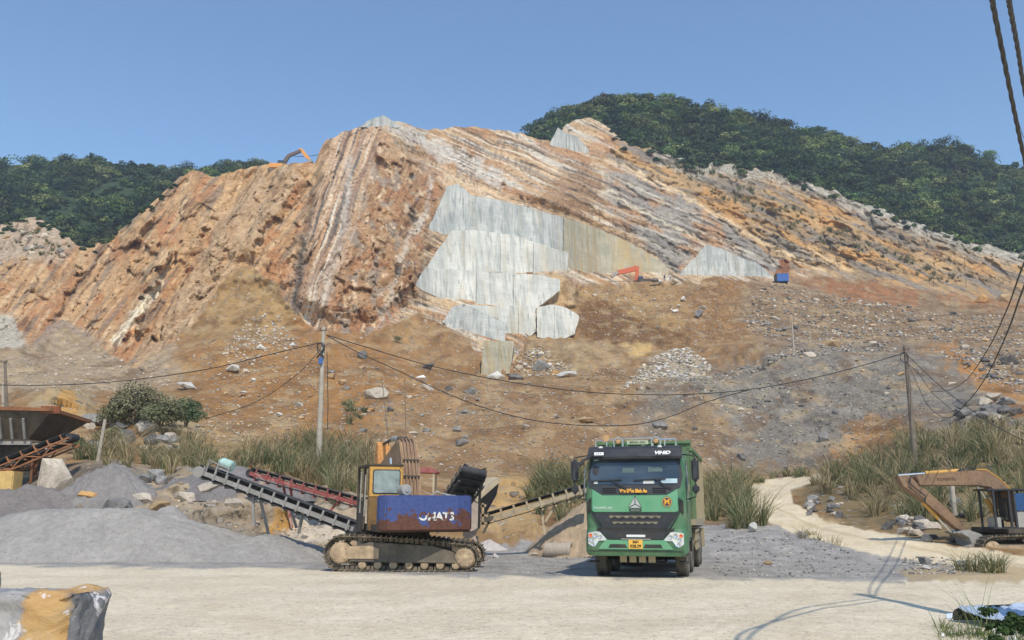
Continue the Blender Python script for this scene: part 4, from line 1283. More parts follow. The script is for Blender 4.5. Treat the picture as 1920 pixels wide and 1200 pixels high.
ROCKS = [
    (932, 702, 40, 22, 'white', 'white block with a dark underside at the foot of the narrow marble buttress', 0), (966, 702, 36, 15, 'dark', 'dark grey block next to the white block under the marble buttress', 0),
    (1013, 692, 34, 28, 'grey', 'large blue grey boulder in the rubble right of the marble buttress', 0), (1062, 704, 46, 14, 'white', 'long flat pale slab at the foot of the rubble right of the marble buttress', 0),
    (1040, 700, 18, 14, 'ochre', 'ochre block between the blue grey boulder and the long pale slab', 0), (436, 697, 30, 15, 'white', 'white rock lying highest on the slope above the cable left of the concrete pole', -0.2),
    (352, 728, 44, 18, 'white', 'white slab lying on the brown slope just under the cable', 0.35), (492, 662, 22, 14, 'white', 'white rock at the top of the pale scree left of the concrete pole', 0),
    (792, 703, 28, 16, 'white', 'white rock under the dark overhanging slab on the middle slope', -0.3), (802, 718, 26, 16, 'pale', 'pale tan rock just below the white rock on the middle slope', 0.2),
    (884, 737, 20, 20, 'grey', 'grey boulder above the lower hanging cable', 0), (842, 727, 16, 14, 'dark', 'small dark grey boulder left of the grey boulder above the lower cable', 0),
    (867, 834, 30, 18, 'grey', 'pale grey boulder on the slope up and right of the digger boom', -0.3), (858, 812, 18, 14, 'grey', 'grey rock just above the pale grey boulder behind the digger boom', 0),
    (1095, 795, 42, 13, 'tan', 'flat orange tan slab on the slope just under the cables above the truck', 0), (1236, 806, 34, 20, 'grey', 'grey boulder on the slope straight above the truck cab', 0),
    (1545, 830, 22, 24, 'grey', 'rounded grey boulder alone on the grey dump slope', 0), (1392, 860, 20, 20, 'dark', 'tilted dark slab low on the dump slope right of the truck', 0.7),
    (1313, 594, 24, 22, 'dark', 'square dark grey slab on the brown bank below the blue container', 0.4), (1283, 560, 16, 12, 'white', 'upper white rock on the brown bank left of the dark slab', 0),
    (1318, 577, 18, 10, 'white', 'white rock just above the square dark slab on the brown bank', 0), (1266, 586, 18, 9, 'white', 'flat white rock in the cluster left of the dark slab on the bank', 0),
    (1842, 566, 26, 20, 'ochre', 'yellow ochre block on the upper bench near the right edge', 0), (1884, 564, 30, 24, 'tan', 'tan boulder right of the yellow ochre block on the upper bench', 0),
    (1892, 684, 34, 22, 'dark', 'large dark brown block on the grey rubble near the hanging cables', 0.2), (1558, 652, 40, 22, 'tan', 'big tan boulder on the rim of the grey dump slope', 0),
    (1516, 668, 26, 14, 'pale', 'pale slab left of the big tan boulder on the rim', 0), (1636, 648, 28, 14, 'pale', 'pale boulder on the rim of the dump slope left of the wooden pole', 0),
    (168, 944, 48, 22, 'ochre', 'ochre block on the dark gravel bank behind the big gravel heap', 0), (100, 925, 70, 90, 'pale', 'tall pale boulder on the dark gravel below the rusty hopper', 0),
    (352, 938, 50, 26, 'pale', 'pale boulder in the bank behind the small gravel cone', 0.2), (1413, 998, 20, 26, 'white', 'upright pale rock at the edge of the gravel right of the truck', 0),
    (1505, 1012, 22, 16, 'grey', 'grey rock beside the sparse weeds on the gravel by the winding road', 0), (1735, 1058, 26, 20, 'grey', 'grey rock in front of the winding road, left of the tuft', 0),
    (1735, 1068, 22, 12, 'white', 'small white rock just in front of the grey rock by the tuft', 0), (1808, 1062, 40, 16, 'grey', 'flat grey rock at the left foot of the grass tuft by the winding road', 0),
    (1690, 705, 16, 10, 'tan', 'small orange rock on the dump slope right beside the wooden pole', 0), (1785, 715, 20, 8, 'pale', 'pale flat rock on the dump slope between the two hanging cables', 0),
    (930, 1042, 16, 10, 'white', 'small white rock at the edge of the gravel behind the digger', 0), (1000, 1040, 22, 10, 'pale', 'pale flat rock beside the concrete pipe', 0),
    (1440, 1058, 18, 9, 'tan', 'small tan rock on the grey gravel right of the truck', 0), (548, 652, 16, 9, 'white', 'white stone right of the pale scree near the concrete pole', 0),
    (680, 668, 26, 20, 'dark', 'dark angular rock on the slope right of the pole top', 0.4), (805, 686, 34, 16, 'dark', 'dark overhanging slab above the white rock on the middle slope', -0.4),
    (620, 705, 26, 12, 'tan', 'flat tan rock on the slope just right of the concrete pole', -0.3), (1225, 838, 26, 12, 'dark', 'dark rock right behind the roof of the truck body', 0),
    (705, 742, 46, 30, 'pale', 'pale broken boulder above the digger with shrubs at its side', -0.2), (690, 765, 30, 14, 'ochre', 'ochre slab below the pale broken boulder above the digger', -0.3)]
for px, py, w_, h_, k, lb, tl in ROCKS:
    rock(px, py, w_, h_, k, lb, tilt=tl)


def inpoly(poly, x, y):
    c = False; n = len(poly)
    for i in range(n):
        x0, y0 = poly[i]; x1, y1 = poly[(i + 1) % n]
        if (y0 > y) != (y1 > y) and x < (x1 - x0) * (y - y0) / (y1 - y0) + x0: c = not c
    return c


def pick(poly):
    xs = [p[0] for p in poly]; ys = [p[1] for p in poly]
    while True:
        x = rrng.uniform(min(xs), max(xs)); y = rrng.uniform(min(ys), max(ys))
        if inpoly(poly, x, y): return x, y


SCAT = [([(620, 680), (880, 690), (1050, 730), (1060, 860), (700, 880), (640, 820)], 46, (9, 20), ['grey', 'tan', 'pale', 'grey', 'dark'], 'loose rock on the brown middle slope behind the digger', 'rocks on the middle slope'),
        ([(400, 660), (590, 640), (600, 800), (420, 770)], 26, (8, 18), ['white', 'pale', 'tan', 'tan'], 'loose rock on the reddish slope left of the concrete pole', 'rocks on the left slope'),
        ([(1260, 690), (1480, 670), (1690, 680), (1700, 780), (1500, 860), (1300, 850), (1250, 760)], 40, (8, 16), ['grey', 'dark', 'pale', 'tan'], 'loose stone on the grey dump slope left of the wooden pole', 'stones on the grey dump slope'),
        ([(1740, 660), (1900, 640), (1920, 720), (1800, 690)], 14, (10, 22), ['grey', 'dark', 'pale'], 'grey stone on the rubble behind the hanging cables', 'stones behind the hanging cables'),
        ([(1420, 560), (1500, 545), (1900, 600), (1900, 640), (1700, 640), (1450, 630)], 40, (9, 18), ['grey', 'dark', 'pale', 'tan'], 'broken rock on the rubble of the upper right bench', 'rocks on the upper right bench'),
        ([(1095, 540), (1270, 540), (1300, 610), (1220, 610), (1120, 560)], 14, (6, 11), ['white', 'pale'], 'pale stone on the brown bank below the orange digger', 'stones on the brown bank'),
        ([(960, 670), (1010, 660), (1080, 690), (1070, 702), (975, 700)], 16, (9, 16), ['pale', 'white', 'grey'], 'broken marble piece in the rubble by the narrow buttress', 'marble rubble by the buttress')]
for poly, n, (s0, s1), kinds, lb, gr in SCAT:
    for i in range(n):
        x, y = pick(poly)
        s_ = s0 + (s1 - s0) * rrng.random() ** 2
        rock(x, y, s_, s_ * rrng.uniform(0.4, 0.75), rrng.choice(kinds), lb, gr)
for x, y, s_, k in ((30, 968, 40, 'pale'), (62, 985, 50, 'grey'), (150, 990, 36, 'pale'), (225, 965, 60, 'grey'), (268, 948, 44, 'pale'), (300, 965, 40, 'tan'), (395, 925, 54, 'pale'), (330, 905, 34, 'grey'), (440, 960, 40, 'pale')):
    rock(x, y, s_, s_ * 0.6, k, 'dusty rock sticking out of the grey bank behind the long gravel heap', 'rocks in the yard bank')
# heaped boulders by hand: left outcrop, right bank
for i in range(26):
    x, y = pick([(150, 800), (180, 780), (230, 800), (330, 815), (345, 850), (270, 858), (180, 850)])
    s_ = rrng.uniform(22, 46)
    rock(x, y, s_, s_ * rrng.uniform(0.5, 0.8), rrng.choice(['grey', 'grey', 'pale', 'dark']), 'grey boulder heaped among the grass of the left bank', 'boulders of the left bank')
for x, y, s_ in ((268, 902, 38), (292, 898, 40), (303, 905, 30), (248, 905, 34), (278, 915, 26)):
    rock(x, y, s_, s_ * 0.75, 'grey', 'rounded grey boulder at the top of the dark gravel left of the black conveyor', 'boulders left of the black conveyor')
for i in range(16):
    x, y = pick([(1505, 950), (1540, 935), (1585, 945), (1580, 975), (1520, 968)])
    s_ = rrng.uniform(12, 26)
    rock(x, y, s_, s_ * 0.7, rrng.choice(['grey', 'pale', 'dark']), 'grey stone heaped beside the bend of the winding road', 'stones at the road bend')
for i in range(20):
    x, y = pick([(1650, 990), (1700, 975), (1760, 990), (1790, 1018), (1740, 1022), (1660, 1008)])
    s_ = rrng.uniform(14, 34)
    rock(x, y, s_, s_ * 0.6, rrng.choice(['grey', 'pale', 'pale', 'dark']), 'grey rock along the winding road under the right digger stick', 'rocks along the winding road')
for i in range(12):
    x, y = pick([(1785, 945), (1840, 930), (1850, 965), (1800, 975)])
    s_ = rrng.uniform(14, 30)
    rock(x, y, s_, s_ * 0.65, rrng.choice(['grey', 'pale', 'dark']), 'grey rock on the bank seen under the right digger boom', 'rocks under the right digger boom')


for i in range(22):
    x, y = pick([(1775, 775), (1820, 752), (1880, 745), (1915, 770), (1900, 795), (1790, 798)])
    s_ = rrng.uniform(18, 44)
    rock(x, y, s_, s_ * 0.55, rrng.choice(['grey', 'pale', 'dark', 'grey']), 'weathered grey rock heaped under the hanging cables above the grassy bank', 'rocks above the grassy bank')
for i in range(26):
    x, y = pick([(-40, 440), (60, 415), (120, 440), (140, 480), (20, 500), (-40, 500)])
    s_ = rrng.uniform(8, 18)
    rock(x, y, s_, s_ * 0.8, rrng.choice(['pale', 'pale', 'tan', 'grey']), 'pale broken rock on the knoll at the left edge below the wood', 'rocks on the left knoll')


def rubble(polys, label, seed, name='rubble'):
    """broken stone nobody could count: one mesh of small angular hulls"""
    rg = np.random.default_rng(seed); hulls = []
    for j in range(8):
        bm = hull(rg, 10, 0.35); bmesh.ops.triangulate(bm, faces=bm.faces)
        bm.verts.ensure_lookup_table()
        hulls.append((np.array([v.co[:] for v in bm.verts]), np.array([[v.index for v in f.verts] for f in bm.faces]))); bm.free()
    Vs = []; Fs = []; Cs = []; off = 0
    for poly, n, (s0, s1), cl in polys:
        for i in range(n):
            x, y = pick(poly); p = np.array(surf(x, y)); sc = p[1] / F
            s_ = (s0 + (s1 - s0) * rg.random() ** 2.2) * sc / 1.8
            hv, hf = hulls[rg.integers(0, 8)]
            a = rg.uniform(0, 6.28); Rz = np.array([[math.cos(a), -math.sin(a), 0], [math.sin(a), math.cos(a), 0], [0, 0, 1]])
            q = (hv * [s_, s_ * 0.8, s_ * rg.uniform(0.35, 0.7)]) @ Rz.T
            Vs.append(q + p + [0, 0, s_ * 0.15]); Fs.append(hf + off); off += len(hv)
            c = np.array(cl[rg.integers(0, len(cl))]) * rg.uniform(0.8, 1.15)
            Cs.append(np.repeat(c[None], len(hv), 0))
    o = np_mesh(name, np.concatenate(Vs), np.concatenate(Fs), M_rub, None, np.clip(np.concatenate(Cs), 0.01, 0.8))
    tag(o, label, None, None, 'stuff')


M_rub = mat_attr('rubble_stone', 0.9)
GREY = [C(140, 136, 130), C(168, 160, 150), C(112, 108, 104), C(186, 176, 160)]
WARM = [C(184, 158, 124), C(160, 136, 108), C(146, 134, 122), C(200, 184, 160)]
WHITE = [C(212, 206, 196), C(190, 182, 170), C(158, 154, 150), C(204, 188, 162)]
rubble([([(1165, 722), (1185, 700), (1255, 655), (1290, 650), (1340, 690), (1290, 698), (1230, 706)], 800, (4, 13), WHITE), ([(960, 700), (975, 670), (1015, 650), (1075, 690), (1080, 704)], 420, (4, 12), WHITE + WARM),
        ([(1080, 690), (1170, 690), (1180, 715), (1085, 708)], 200, (3, 8), WARM)], 'broken white marble scree below the brown hollow', 801, 'marble_rubble')
rubble([([(1405, 560), (1450, 535), (1530, 545), (1680, 575), (1920, 600), (1920, 650), (1720, 640), (1560, 640), (1440, 650), (1390, 600)], 2300, (3, 12), GREY + WARM),
        ([(1240, 700), (1340, 695), (1480, 650), (1660, 640), (1700, 655), (1480, 672), (1300, 716)], 700, (4, 11), GREY), ([(1740, 655), (1920, 645), (1920, 735), (1830, 700)], 500, (4, 13), GREY)],
       'grey broken rubble along the upper right bench', 802)
rubble([([(410, 690), (430, 640), (460, 600), (500, 585), (545, 620), (560, 655), (470, 680)], 420, (3, 10), WHITE), ([(0, 690), (100, 655), (190, 665), (330, 690), (330, 725), (60, 740)], 500, (3, 12), [C(196, 178, 158), C(176, 160, 142), C(160, 148, 136)]),
        ([(370, 790), (560, 775), (560, 820), (370, 830)], 260, (4, 12), WARM)], 'pale scree on the left slopes below the orange face', 803, 'scree')
rubble([([(640, 690), (900, 700), (1250, 730), (1290, 880), (900, 900), (640, 840)], 3000, (2.5, 9), WARM + GREY[:2]), ([(380, 640), (600, 640), (600, 790), (380, 770)], 1100, (2.5, 9), WARM),
        ([(1260, 700), (1690, 670), (1750, 790), (1500, 880), (1280, 880)], 3000, (2.5, 8), GREY + WARM[:2]), ([(1090, 535), (1400, 530), (1400, 640), (1090, 640)], 1100, (2, 7), WARM)],
       'small stones strewn over the brown and grey slopes', 804, 'loose_stones')
rubble([([(1330, 1010), (1420, 985), (1560, 1025), (1700, 1060), (1700, 1082), (1340, 1082)], 700, (3, 10), GREY), ([(640, 1050), (900, 1020), (1100, 1040), (1110, 1078), (640, 1074)], 700, (2, 6), GREY), ([(330, 900), (560, 920), (680, 1000), (680, 1060), (560, 1030), (330, 960)], 260, (4, 14), WARM + GREY),
        ([(1690, 1045), (1800, 1050), (1850, 1075), (1700, 1078)], 260, (4, 12), GREY), ([(300, 1066), (1900, 1090), (1900, 1200), (200, 1200)], 240, (2, 5), [C(200, 186, 160), C(176, 166, 150)])],
       'loose crushed stone lying about the yard', 805, 'gravel')

# ------------------------------------------------------------------ grass and shrubs
M_grass = mat_attr('grass_blades', 0.7, 0.3)
GG = [C(116, 122, 82), C(98, 106, 70), C(134, 136, 98), C(152, 148, 112), C(86, 96, 64)]
GD = [C(178, 158, 118), C(158, 140, 104), C(194, 176, 138), C(138, 122, 94)]


def blades(rg, base, n, r, L, cols, lean=(0.1, 1.0), w=0.035, droop=0.3, seg=4):
    a = rg.uniform(0, 2 * PI, n); rr = r * np.sqrt(rg.random(n))
    b = np.stack([np.cos(a) * rr, np.sin(a) * rr, np.zeros(n)], -1) + base
    az = a + rg.normal(0, 0.7, n)
    l = L * rg.uniform(0.55, 1.1, n); le = rg.uniform(*lean, n); dr = rg.uniform(0.3, 1, n) * droop
    d = np.stack([np.cos(az), np.sin(az), np.zeros(n)], -1)
    pf = az + rg.uniform(0, PI, n)
    sd = np.stack([-np.sin(pf), np.cos(pf), np.zeros(n)], -1)
    V_ = np.zeros((n, (seg + 1) * 2, 3))
    for k in range(seg + 1):
        s_ = k / seg
        p = b + d * (le * l * s_ ** 1.9)[:, None] + np.array([0, 0, 1]) * (l * (s_ - dr * s_ ** 3))[:, None]
        ww = w * (1 - 0.92 * s_ ** 1.4) * rg.uniform(0.8, 1.3, n)
        V_[:, 2 * k] = p - sd * ww[:, None] / 2; V_[:, 2 * k + 1] = p + sd * ww[:, None] / 2
    f = np.array([[2 * k, 2 * k + 1, 2 * k + 3, 2 * k + 2] for k in range(seg)])
    F_ = (np.arange(n)[:, None, None] * (seg + 1) * 2 + f[None]).reshape(-1, 4)
    cc = np.array(cols)[rg.integers(0, len(cols), n)] * rg.uniform(0.75, 1.2, (n, 1))
    C_ = np.repeat(cc[:, None], (seg + 1) * 2, 1).reshape(-1, 3)
    return V_.reshape(-1, 3), F_, C_


def grass_area(tufts, label, seed, name='tall_grass', cat=None, group=None, kind='stuff', root=None):
    """tufts: list of (point, blades, radius, height, colours, droop, width)"""
    rg = np.random.default_rng(seed)
    Vs = []; Fs = []; Cs = []; off = 0
    for p, n, r, L, cl, dr, w_ in tufts:
        v, f, c = blades(rg, np.array(p) - [0, 0, 0.08], n, r, L, cl, droop=dr, w=w_)
        Vs.append(v); Fs.append(f + off); Cs.append(c); off += len(v)
    V_ = np.concatenate(Vs)
    o = np_mesh(name, V_ - np.array(root if root is not None else (0, 0, 0)), np.concatenate(Fs), M_grass, None, np.clip(np.concatenate(Cs), 0.01, 0.7))
    if root is not None: o.location = root
    tag(o, label, cat, group, kind)
    return o


def scatter_tufts(poly, n, hpx, green, blades_n=64, rad=0.45):
    out = []
    for i in range(n):
        x, y = pick(poly); p = surf(x, y); sc = p.y / F
        L = rrng.uniform(*hpx) * sc
        g = rrng.random() < green
        cl = GG + GD[:1] if g else GD + GG[:1]
        L *= rrng.choice((0.55, 0.75, 0.9, 1.0, 1.2)); out.append((p, int(blades_n * rrng.uniform(0.5, 1.3)), rad * rrng.uniform(0.5, 1.0) * max(0.6, L / 2.6), L, cl, rrng.uniform(0.25, 0.75), 0.00085 * p.y))
    return out


grass_area(scatter_tufts([(365, 895), (380, 860), (560, 838), (690, 850), (700, 930), (560, 905), (440, 880)], 84, (40, 85), 0.35, 62) +
           scatter_tufts([(560, 880), (690, 860), (700, 960), (620, 945)], 36, (45, 90), 0.4, 62), 'tall dry and green reeds on the bank behind the black conveyor', 901)
grass_area(scatter_tufts([(110, 860), (190, 850), (380, 850), (385, 885), (300, 892), (130, 878)], 52, (35, 80), 0.4, 56), 'dry tall grass on the left bank among the boulders', 902)
grass_area(scatter_tufts([(985, 935), (1010, 900), (1110, 895), (1110, 980), (1060, 990), (1010, 970)], 44, (45, 90), 0.75, 66), 'tall grey green grass on the bank left of the truck', 903)
grass_area(scatter_tufts([(1310, 960), (1330, 915), (1400, 915), (1440, 990), (1390, 1000), (1320, 985)], 42, (45, 85), 0.75, 64), 'tall green grass on the bank right of the truck', 904)
grass_area(scatter_tufts([(1490, 915), (1560, 885), (1650, 850), (1780, 830), (1930, 815), (1960, 930), (1800, 990), (1660, 985), (1560, 940)], 165, (35, 82), 0.55, 62) +
           scatter_tufts([(1640, 840), (1700, 815), (1960, 790), (1960, 830), (1700, 850)], 46, (30, 60), 0.4, 50), 'tall grass covering the bank behind the right digger', 905)
grass_area(scatter_tufts([(1380, 898), (1560, 882), (1560, 888), (1390, 910)], 26, (16, 34), 0.8, 40), 'short grass tufts along the head of the winding road', 906, 'grass')
grass_area(scatter_tufts([(1490, 1000), (1560, 1005), (1600, 1030), (1500, 1015)], 14, (16, 40), 0.3, 14) + scatter_tufts([(640, 725), (700, 740), (690, 780), (650, 790)], 12, (14, 24), 1.0, 60), 'sparse weeds on the gravel and among the rocks', 907, 'weeds')
grass_area(scatter_tufts([(1240, 310), (1380, 390), (1560, 470), (1780, 540), (1800, 520), (1600, 440), (1440, 370), (1300, 310)], 110, (8, 18), 0.8, 40) + scatter_tufts([(10, 430), (110, 440), (150, 475), (60, 500)], 30, (7, 13), 0.9, 40),
           'weeds growing in the cracks of the layered cliff', 908, 'weeds')

CL = [((655, 900), 118, 230, 0.55, 'largest reed clump, dark green, right of the foot of the concrete pole'), ((505, 886), 78, 150, 0.7, 'dark green reed clump between the black conveyor head and the pole'),
      ((1045, 935), 92, 200, 0.9, 'dense grey green grass clump just left of the truck mirror'), ((1370, 955), 86, 190, 0.9, 'dense green grass clump just right of the truck mirror'),
      ((1640, 905), 70, 160, 0.9, 'bright green grass clump on the bank left of the wooden pole foot'), ((1835, 1072), 62, 170, 0.85, 'bushy green tuft standing in front of the right digger tracks')]
for i, ((px, py), h_, n, g, lb) in enumerate(CL):
    p = surf(px, py); sc = p.y / F
    tl = []
    for k in range(6):
        q = p + Vector((rrng.uniform(-1, 1) * h_ * sc * 0.45, rrng.uniform(-0.6, 0.6), 0.0))
        tl.append((q, n // 3, h_ * sc * 0.2, h_ * sc * rrng.uniform(0.75, 1.1), GG + (GD[:1] if g > 0.6 else GD), 0.5, 0.0009 * p.y))
    grass_area(tl, lb, 930 + i, 'grass_clump', 'grass clump', None, None, root=p)


def shrub(px, py, wpx, hpx, label, col, seed, p=None, nl=900):
    rg = np.random.default_rng(seed)
    p = p or surf(px, py); sc = p.y / F
    R = wpx * sc / 2; H = hpx * sc
    root = empty('shrub', p, 0, label, 'shrub')
    q, c = crown_arrays(rg, R, H, nl, 0.045 * R ** 0.5 + 0.02, col, 14)
    np_mesh('foliage', q, np.arange(len(q)).reshape(-1, 4), M_leaf, root, np.clip(c, 0.005, 0.6))
    mb = MB()
    for k in range(7):
        a = rg.uniform(0, 6.28); e = rg.uniform(0.4, 0.9)
        mb.tube([(0, 0, -0.2), (math.cos(a) * R * 0.3, math.sin(a) * R * 0.3, H * 0.4), (math.cos(a) * R * e * 0.8, math.sin(a) * R * e * 0.8, H * rg.uniform(0.35, 0.55))], 0.05, 5, 0.01)
    mb.build('stem', M_bark, root)


shrub(255, 800, 120, 150, 'large grey green shrub on the boulders of the left bank', C(122, 118, 90), 950, nl=6500)
shrub(215, 806, 70, 84, 'low olive shrub leaning against the left side of the large shrub', C(116, 114, 80), 956, nl=2600)
shrub(300, 812, 92, 78, 'spreading olive shrub between the large shrub and the dark green one', C(112, 114, 82), 957, nl=3200)
shrub(345, 812, 70, 110, 'dark green shrub at the right end of the left outcrop', C(92, 106, 74), 951, nl=3600)
shrub(200, 838, 56, 70, 'small olive shrub below the large shrub of the left bank', C(130, 124, 86), 952, nl=2000)
shrub(140, 850, 48, 60, 'low green shrub between the rusty lattice conveyor and the boulders', C(104, 112, 74), 953, nl=1600)
shrub(745, 640, 24, 26, 'small dark shrub on the slope below the white vein of the central face', C(80, 96, 60), 954, nl=400)
# ------------------------------------------------------------------ lettering
def text_mesh(name, body, size, mat, parent, loc, rot, align='CENTER', ext=0.003, sx=1.0, shear=0.0, bold=0.0):
    cu = bpy.data.curves.new(name, 'FONT'); cu.body = body; cu.size = size; cu.extrude = ext
    cu.align_x = align; cu.align_y = 'CENTER'; cu.shear = shear; cu.offset = bold
    cu.resolution_u = 3
    to = bpy.data.objects.new(name + '_curve', cu); COL.objects.link(to)
    dg = bpy.context.evaluated_depsgraph_get(); dg.update()
    me = bpy.data.meshes.new_from_object(to.evaluated_get(dg))
    bpy.data.objects.remove(to); bpy.data.curves.remove(cu)
    me.name = name; me.materials.clear(); me.materials.append(mat)
    o = bpy.data.objects.new(name, me); COL.objects.link(o)
    o.parent = parent; o.location = loc; o.rotation_euler = rot; o.scale = (sx, 1, 1)
    return o


# ------------------------------------------------------------------ truck
M_green = mat_simple('truck_green', C(50, 104, 70), 0.42, var=0.12, vs=2.0, spec=0.5, dust=0.45, dustcol=tuple(C(150, 150, 120)), dscale=1.6)
M_greenlt = mat_simple('truck_green_hood', C(86, 152, 110), 0.34, var=0.08, vs=2.0, spec=0.6, dust=0.28, dustcol=tuple(C(160, 165, 140)))
M_greendk = mat_simple('truck_green_body', C(62, 112, 70), 0.6, var=0.2, vs=2.0, dust=0.75, dustcol=tuple(C(140, 134, 108)), dscale=1.2)
M_dusty = mat_simple('dusty_beige_steel', C(166, 152, 124), 0.85, var=0.25, vs=2.5, dust=0.5, dustcol=tuple(C(120, 112, 92)), bmp=0.2)
M_blackp = mat_simple('black_plastic', (0.022, 0.024, 0.03), 0.5, var=0.2, vs=4.0, dust=0.22, dustcol=(0.2, 0.19, 0.16))
M_blackd = mat_simple('dark_underside', (0.03, 0.028, 0.025), 0.8, var=0.3, vs=4.0, dust=0.4, dustcol=(0.14, 0.125, 0.1))
M_rubber = mat_simple('tyre_rubber', (0.05, 0.046, 0.04), 0.9, var=0.25, vs=6.0, dust=0.95, dustcol=(0.30, 0.26, 0.20), dscale=1.2, bmp=0.3)
M_steel = mat_simple('bright_steel', (0.62, 0.62, 0.6), 0.3, metal=0.85, var=0.1)
M_white = mat_simple('white_paint', (0.78, 0.78, 0.76), 0.5, var=0.06)
M_glassd, nt, b = newmat('dark_window_glass')
b.inputs['Base Color'].default_value = (0.045, 0.065, 0.085, 1); b.inputs['Roughness'].default_value = 0.08
b.inputs['Specular IOR Level'].default_value = 0.8
r_ = ramp(nt, noise(nt, coords(nt, 'Object', (0.6, 1, 1.4)), 1.3, 3), [(0.35, (0.03, 0.045, 0.06)), (0.7, (0.075, 0.10, 0.125))]); nt.links.new(r_.outputs[0], b.inputs['Base Color'])
M_glassl, nt, b = newmat('clear_lamp_glass')
b.inputs['Base Color'].default_value = (0.7, 0.72, 0.72, 1); b.inputs['Roughness'].default_value = 0.12; b.inputs['Specular IOR Level'].default_value = 0.8
b.inputs['Metallic'].default_value = 0.35
M_orange = mat_simple('orange_lens', (0.75, 0.16, 0.04), 0.25, var=0.05)
M_plate = mat_simple('number_plate_yellow', C(236, 176, 74), 0.5, var=0.05)
M_ink = mat_simple('dark_ink', (0.06, 0.035, 0.02), 0.7, var=0.05)
M_yel = mat_simple('yellow_lettering', C(226, 164, 52), 0.6, var=0.05)
M_navy = mat_simple('navy_ink', (0.03, 0.045, 0.10), 0.6, var=0.05)
M_tanl = mat_simple('tan_lamp', C(190, 150, 104), 0.5, var=0.1)
M_mesh = mat_simple('grille_mesh', C(128, 120, 100), 0.7, var=0.35, vs=14.0)

tf = atz(1194, 1089)
YAW = math.radians(-14.5)
truck = empty('dump_truck', (tf.x, tf.y, 0), YAW, 'green dump truck with a black sun visor parked facing the camera on grey gravel', 'truck')


def yf(z):
    return float(np.interp(z, [0.5, 2.02, 3.0, 3.3], [0.0, 0.0, 0.27, 0.42]))


def panel(poly, off, th, name, mat, parent, bevel=0.0):
    m = MB(); m.prism(poly, lambda u, v, w_: Vector((u, yf(v) - off + w_, v)), 0.0, th)
    return m.build(name, mat, parent, bevel)


def loft(levels, yb, rc, nm, mat, parent, y0=0.0):
    m = MB(); vs = []; n = None
    for z, hw, yy_ in levels:
        ring = []
        for k in range(5):
            a = PI / 2 * k / 4
            ring.append((hw - rc + rc * math.sin(a), yy_ + rc - rc * math.cos(a), z))
        ring += [(hw, yb, z), (-hw, yb, z)]
        for k in range(5):
            a = PI / 2 * (1 - k / 4)
            ring.append((-(hw - rc + rc * math.sin(a)), yy_ + rc - rc * math.cos(a), z))
        n = len(ring); vs += ring
    fs = []
    for i in range(len(levels) - 1):
        for k in range(n):
            j = (k + 1) % n
            fs.append((i * n + k, i * n + j, (i + 1) * n + j, (i + 1) * n + k))
    fs += [tuple(range(n))[::-1], tuple((len(levels) - 1) * n + k for k in range(n))]
    m.add(vs, fs)
    return m.build(nm, mat, parent, smooth=True)


cab = loft([(0.9, 1.21, 0.0), (1.5, 1.24, 0.0), (2.02, 1.25, 0.0), (3.0, 1.2, 0.27), (3.2, 1.14, 0.36), (3.28, 1.05, 0.5)], 2.0, 0.2, 'cab', M_green, truck)
panel([(-1.12, 3.0), (1.12, 3.0), (1.19, 2.5), (1.13, 2.24), (0.8, 2.06), (-0.8, 2.06), (-1.13, 2.24), (-1.19, 2.5)], 0.012, 0.05, 'windscreen_surround', M_blackp, cab)
ws = panel([(-1.06, 2.97), (1.06, 2.97), (1.12, 2.5), (1.06, 2.36), (0.96, 2.31), (-0.96, 2.31), (-1.06, 2.36), (-1.12, 2.5)], 0.024, 0.03, 'windscreen', M_glassd, truck)
for x0, w_, z0, h_, mt in ((-0.30, 0.30, 2.60, 0.12, mat_simple('rear_window_glimpse', (0.10, 0.14, 0.13), 0.3)), (0.34, 0.36, 2.62, 0.12, bpy.data.materials['rear_window_glimpse']), (0.66, 0.40, 2.335, 0.11, mat_simple('pale_sticker', (0.42, 0.55, 0.58), 0.4)),
                          (0.22, 0.27, 2.325, 0.075, mat_simple('paper_note', (0.6, 0.6, 0.56), 0.6)), (-1.02, 0.10, 2.33, 0.06, bpy.data.materials['paper_note'])):
    panel([(x0, z0), (x0 + w_, z0), (x0 + w_, z0 + h_), (x0, z0 + h_)], 0.028, 0.006, 'sticker_and_glimpse', mt, ws)  # the two glimpse panels paint light from the rear windows onto the glass
panel([(-0.98 + 0.085 * math.cos(2 * PI * k / 14), 2.66 + 0.12 * math.sin(2 * PI * k / 14)) for k in range(14)], 0.03, 0.008, 'hanging_mirror', M_blackp, ws)
panel([(-1.03, 2.90), (-0.9, 2.92), (-0.9, 2.96), (-1.03, 2.95)], 0.03, 0.008, 'suction_mount', mat_simple('teal_plastic', (0.3, 0.5, 0.5), 0.5), ws)
# visor with side returns
m = MB()
prof = [(-0.10, 2.93), (-0.13, 2.98), (0.02, 3.2), (0.12, 3.26), (0.5, 3.30), (0.5, 3.16), (0.2, 3.1), (0.12, 2.96)]
m.prism(prof, lambda u, v, w_: Vector((w_ * (1.0 - 0.10 * (v - 2.93)), u + 0.10 * abs(w_) ** 3, v)), -1.2, 1.2)
visor = m.build('sun_visor', M_blackp, truck, 0.02)
for x in (-0.82, 0.66):
    m = MB(); m.lathe([(0.0, 0), (0.055, 0.0), (0.06, 0.03), (0.0, 0.05)], (x, 0.0, 3.215), 'z', 12); m.build('marker_lamp', M_white, visor)
m = MB(); m.box((-0.86, -0.035, 3.07), (0.24, 0.012, 0.085), Matrix.Rotation(math.radians(-32), 3, 'X')); wl = m.build('white_label', M_white, visor)
text_mesh('lettering', '3 6 H', 0.06, M_ink, visor, (-0.86, -0.047, 3.07), (PI / 2 - math.radians(32), 0, 0))
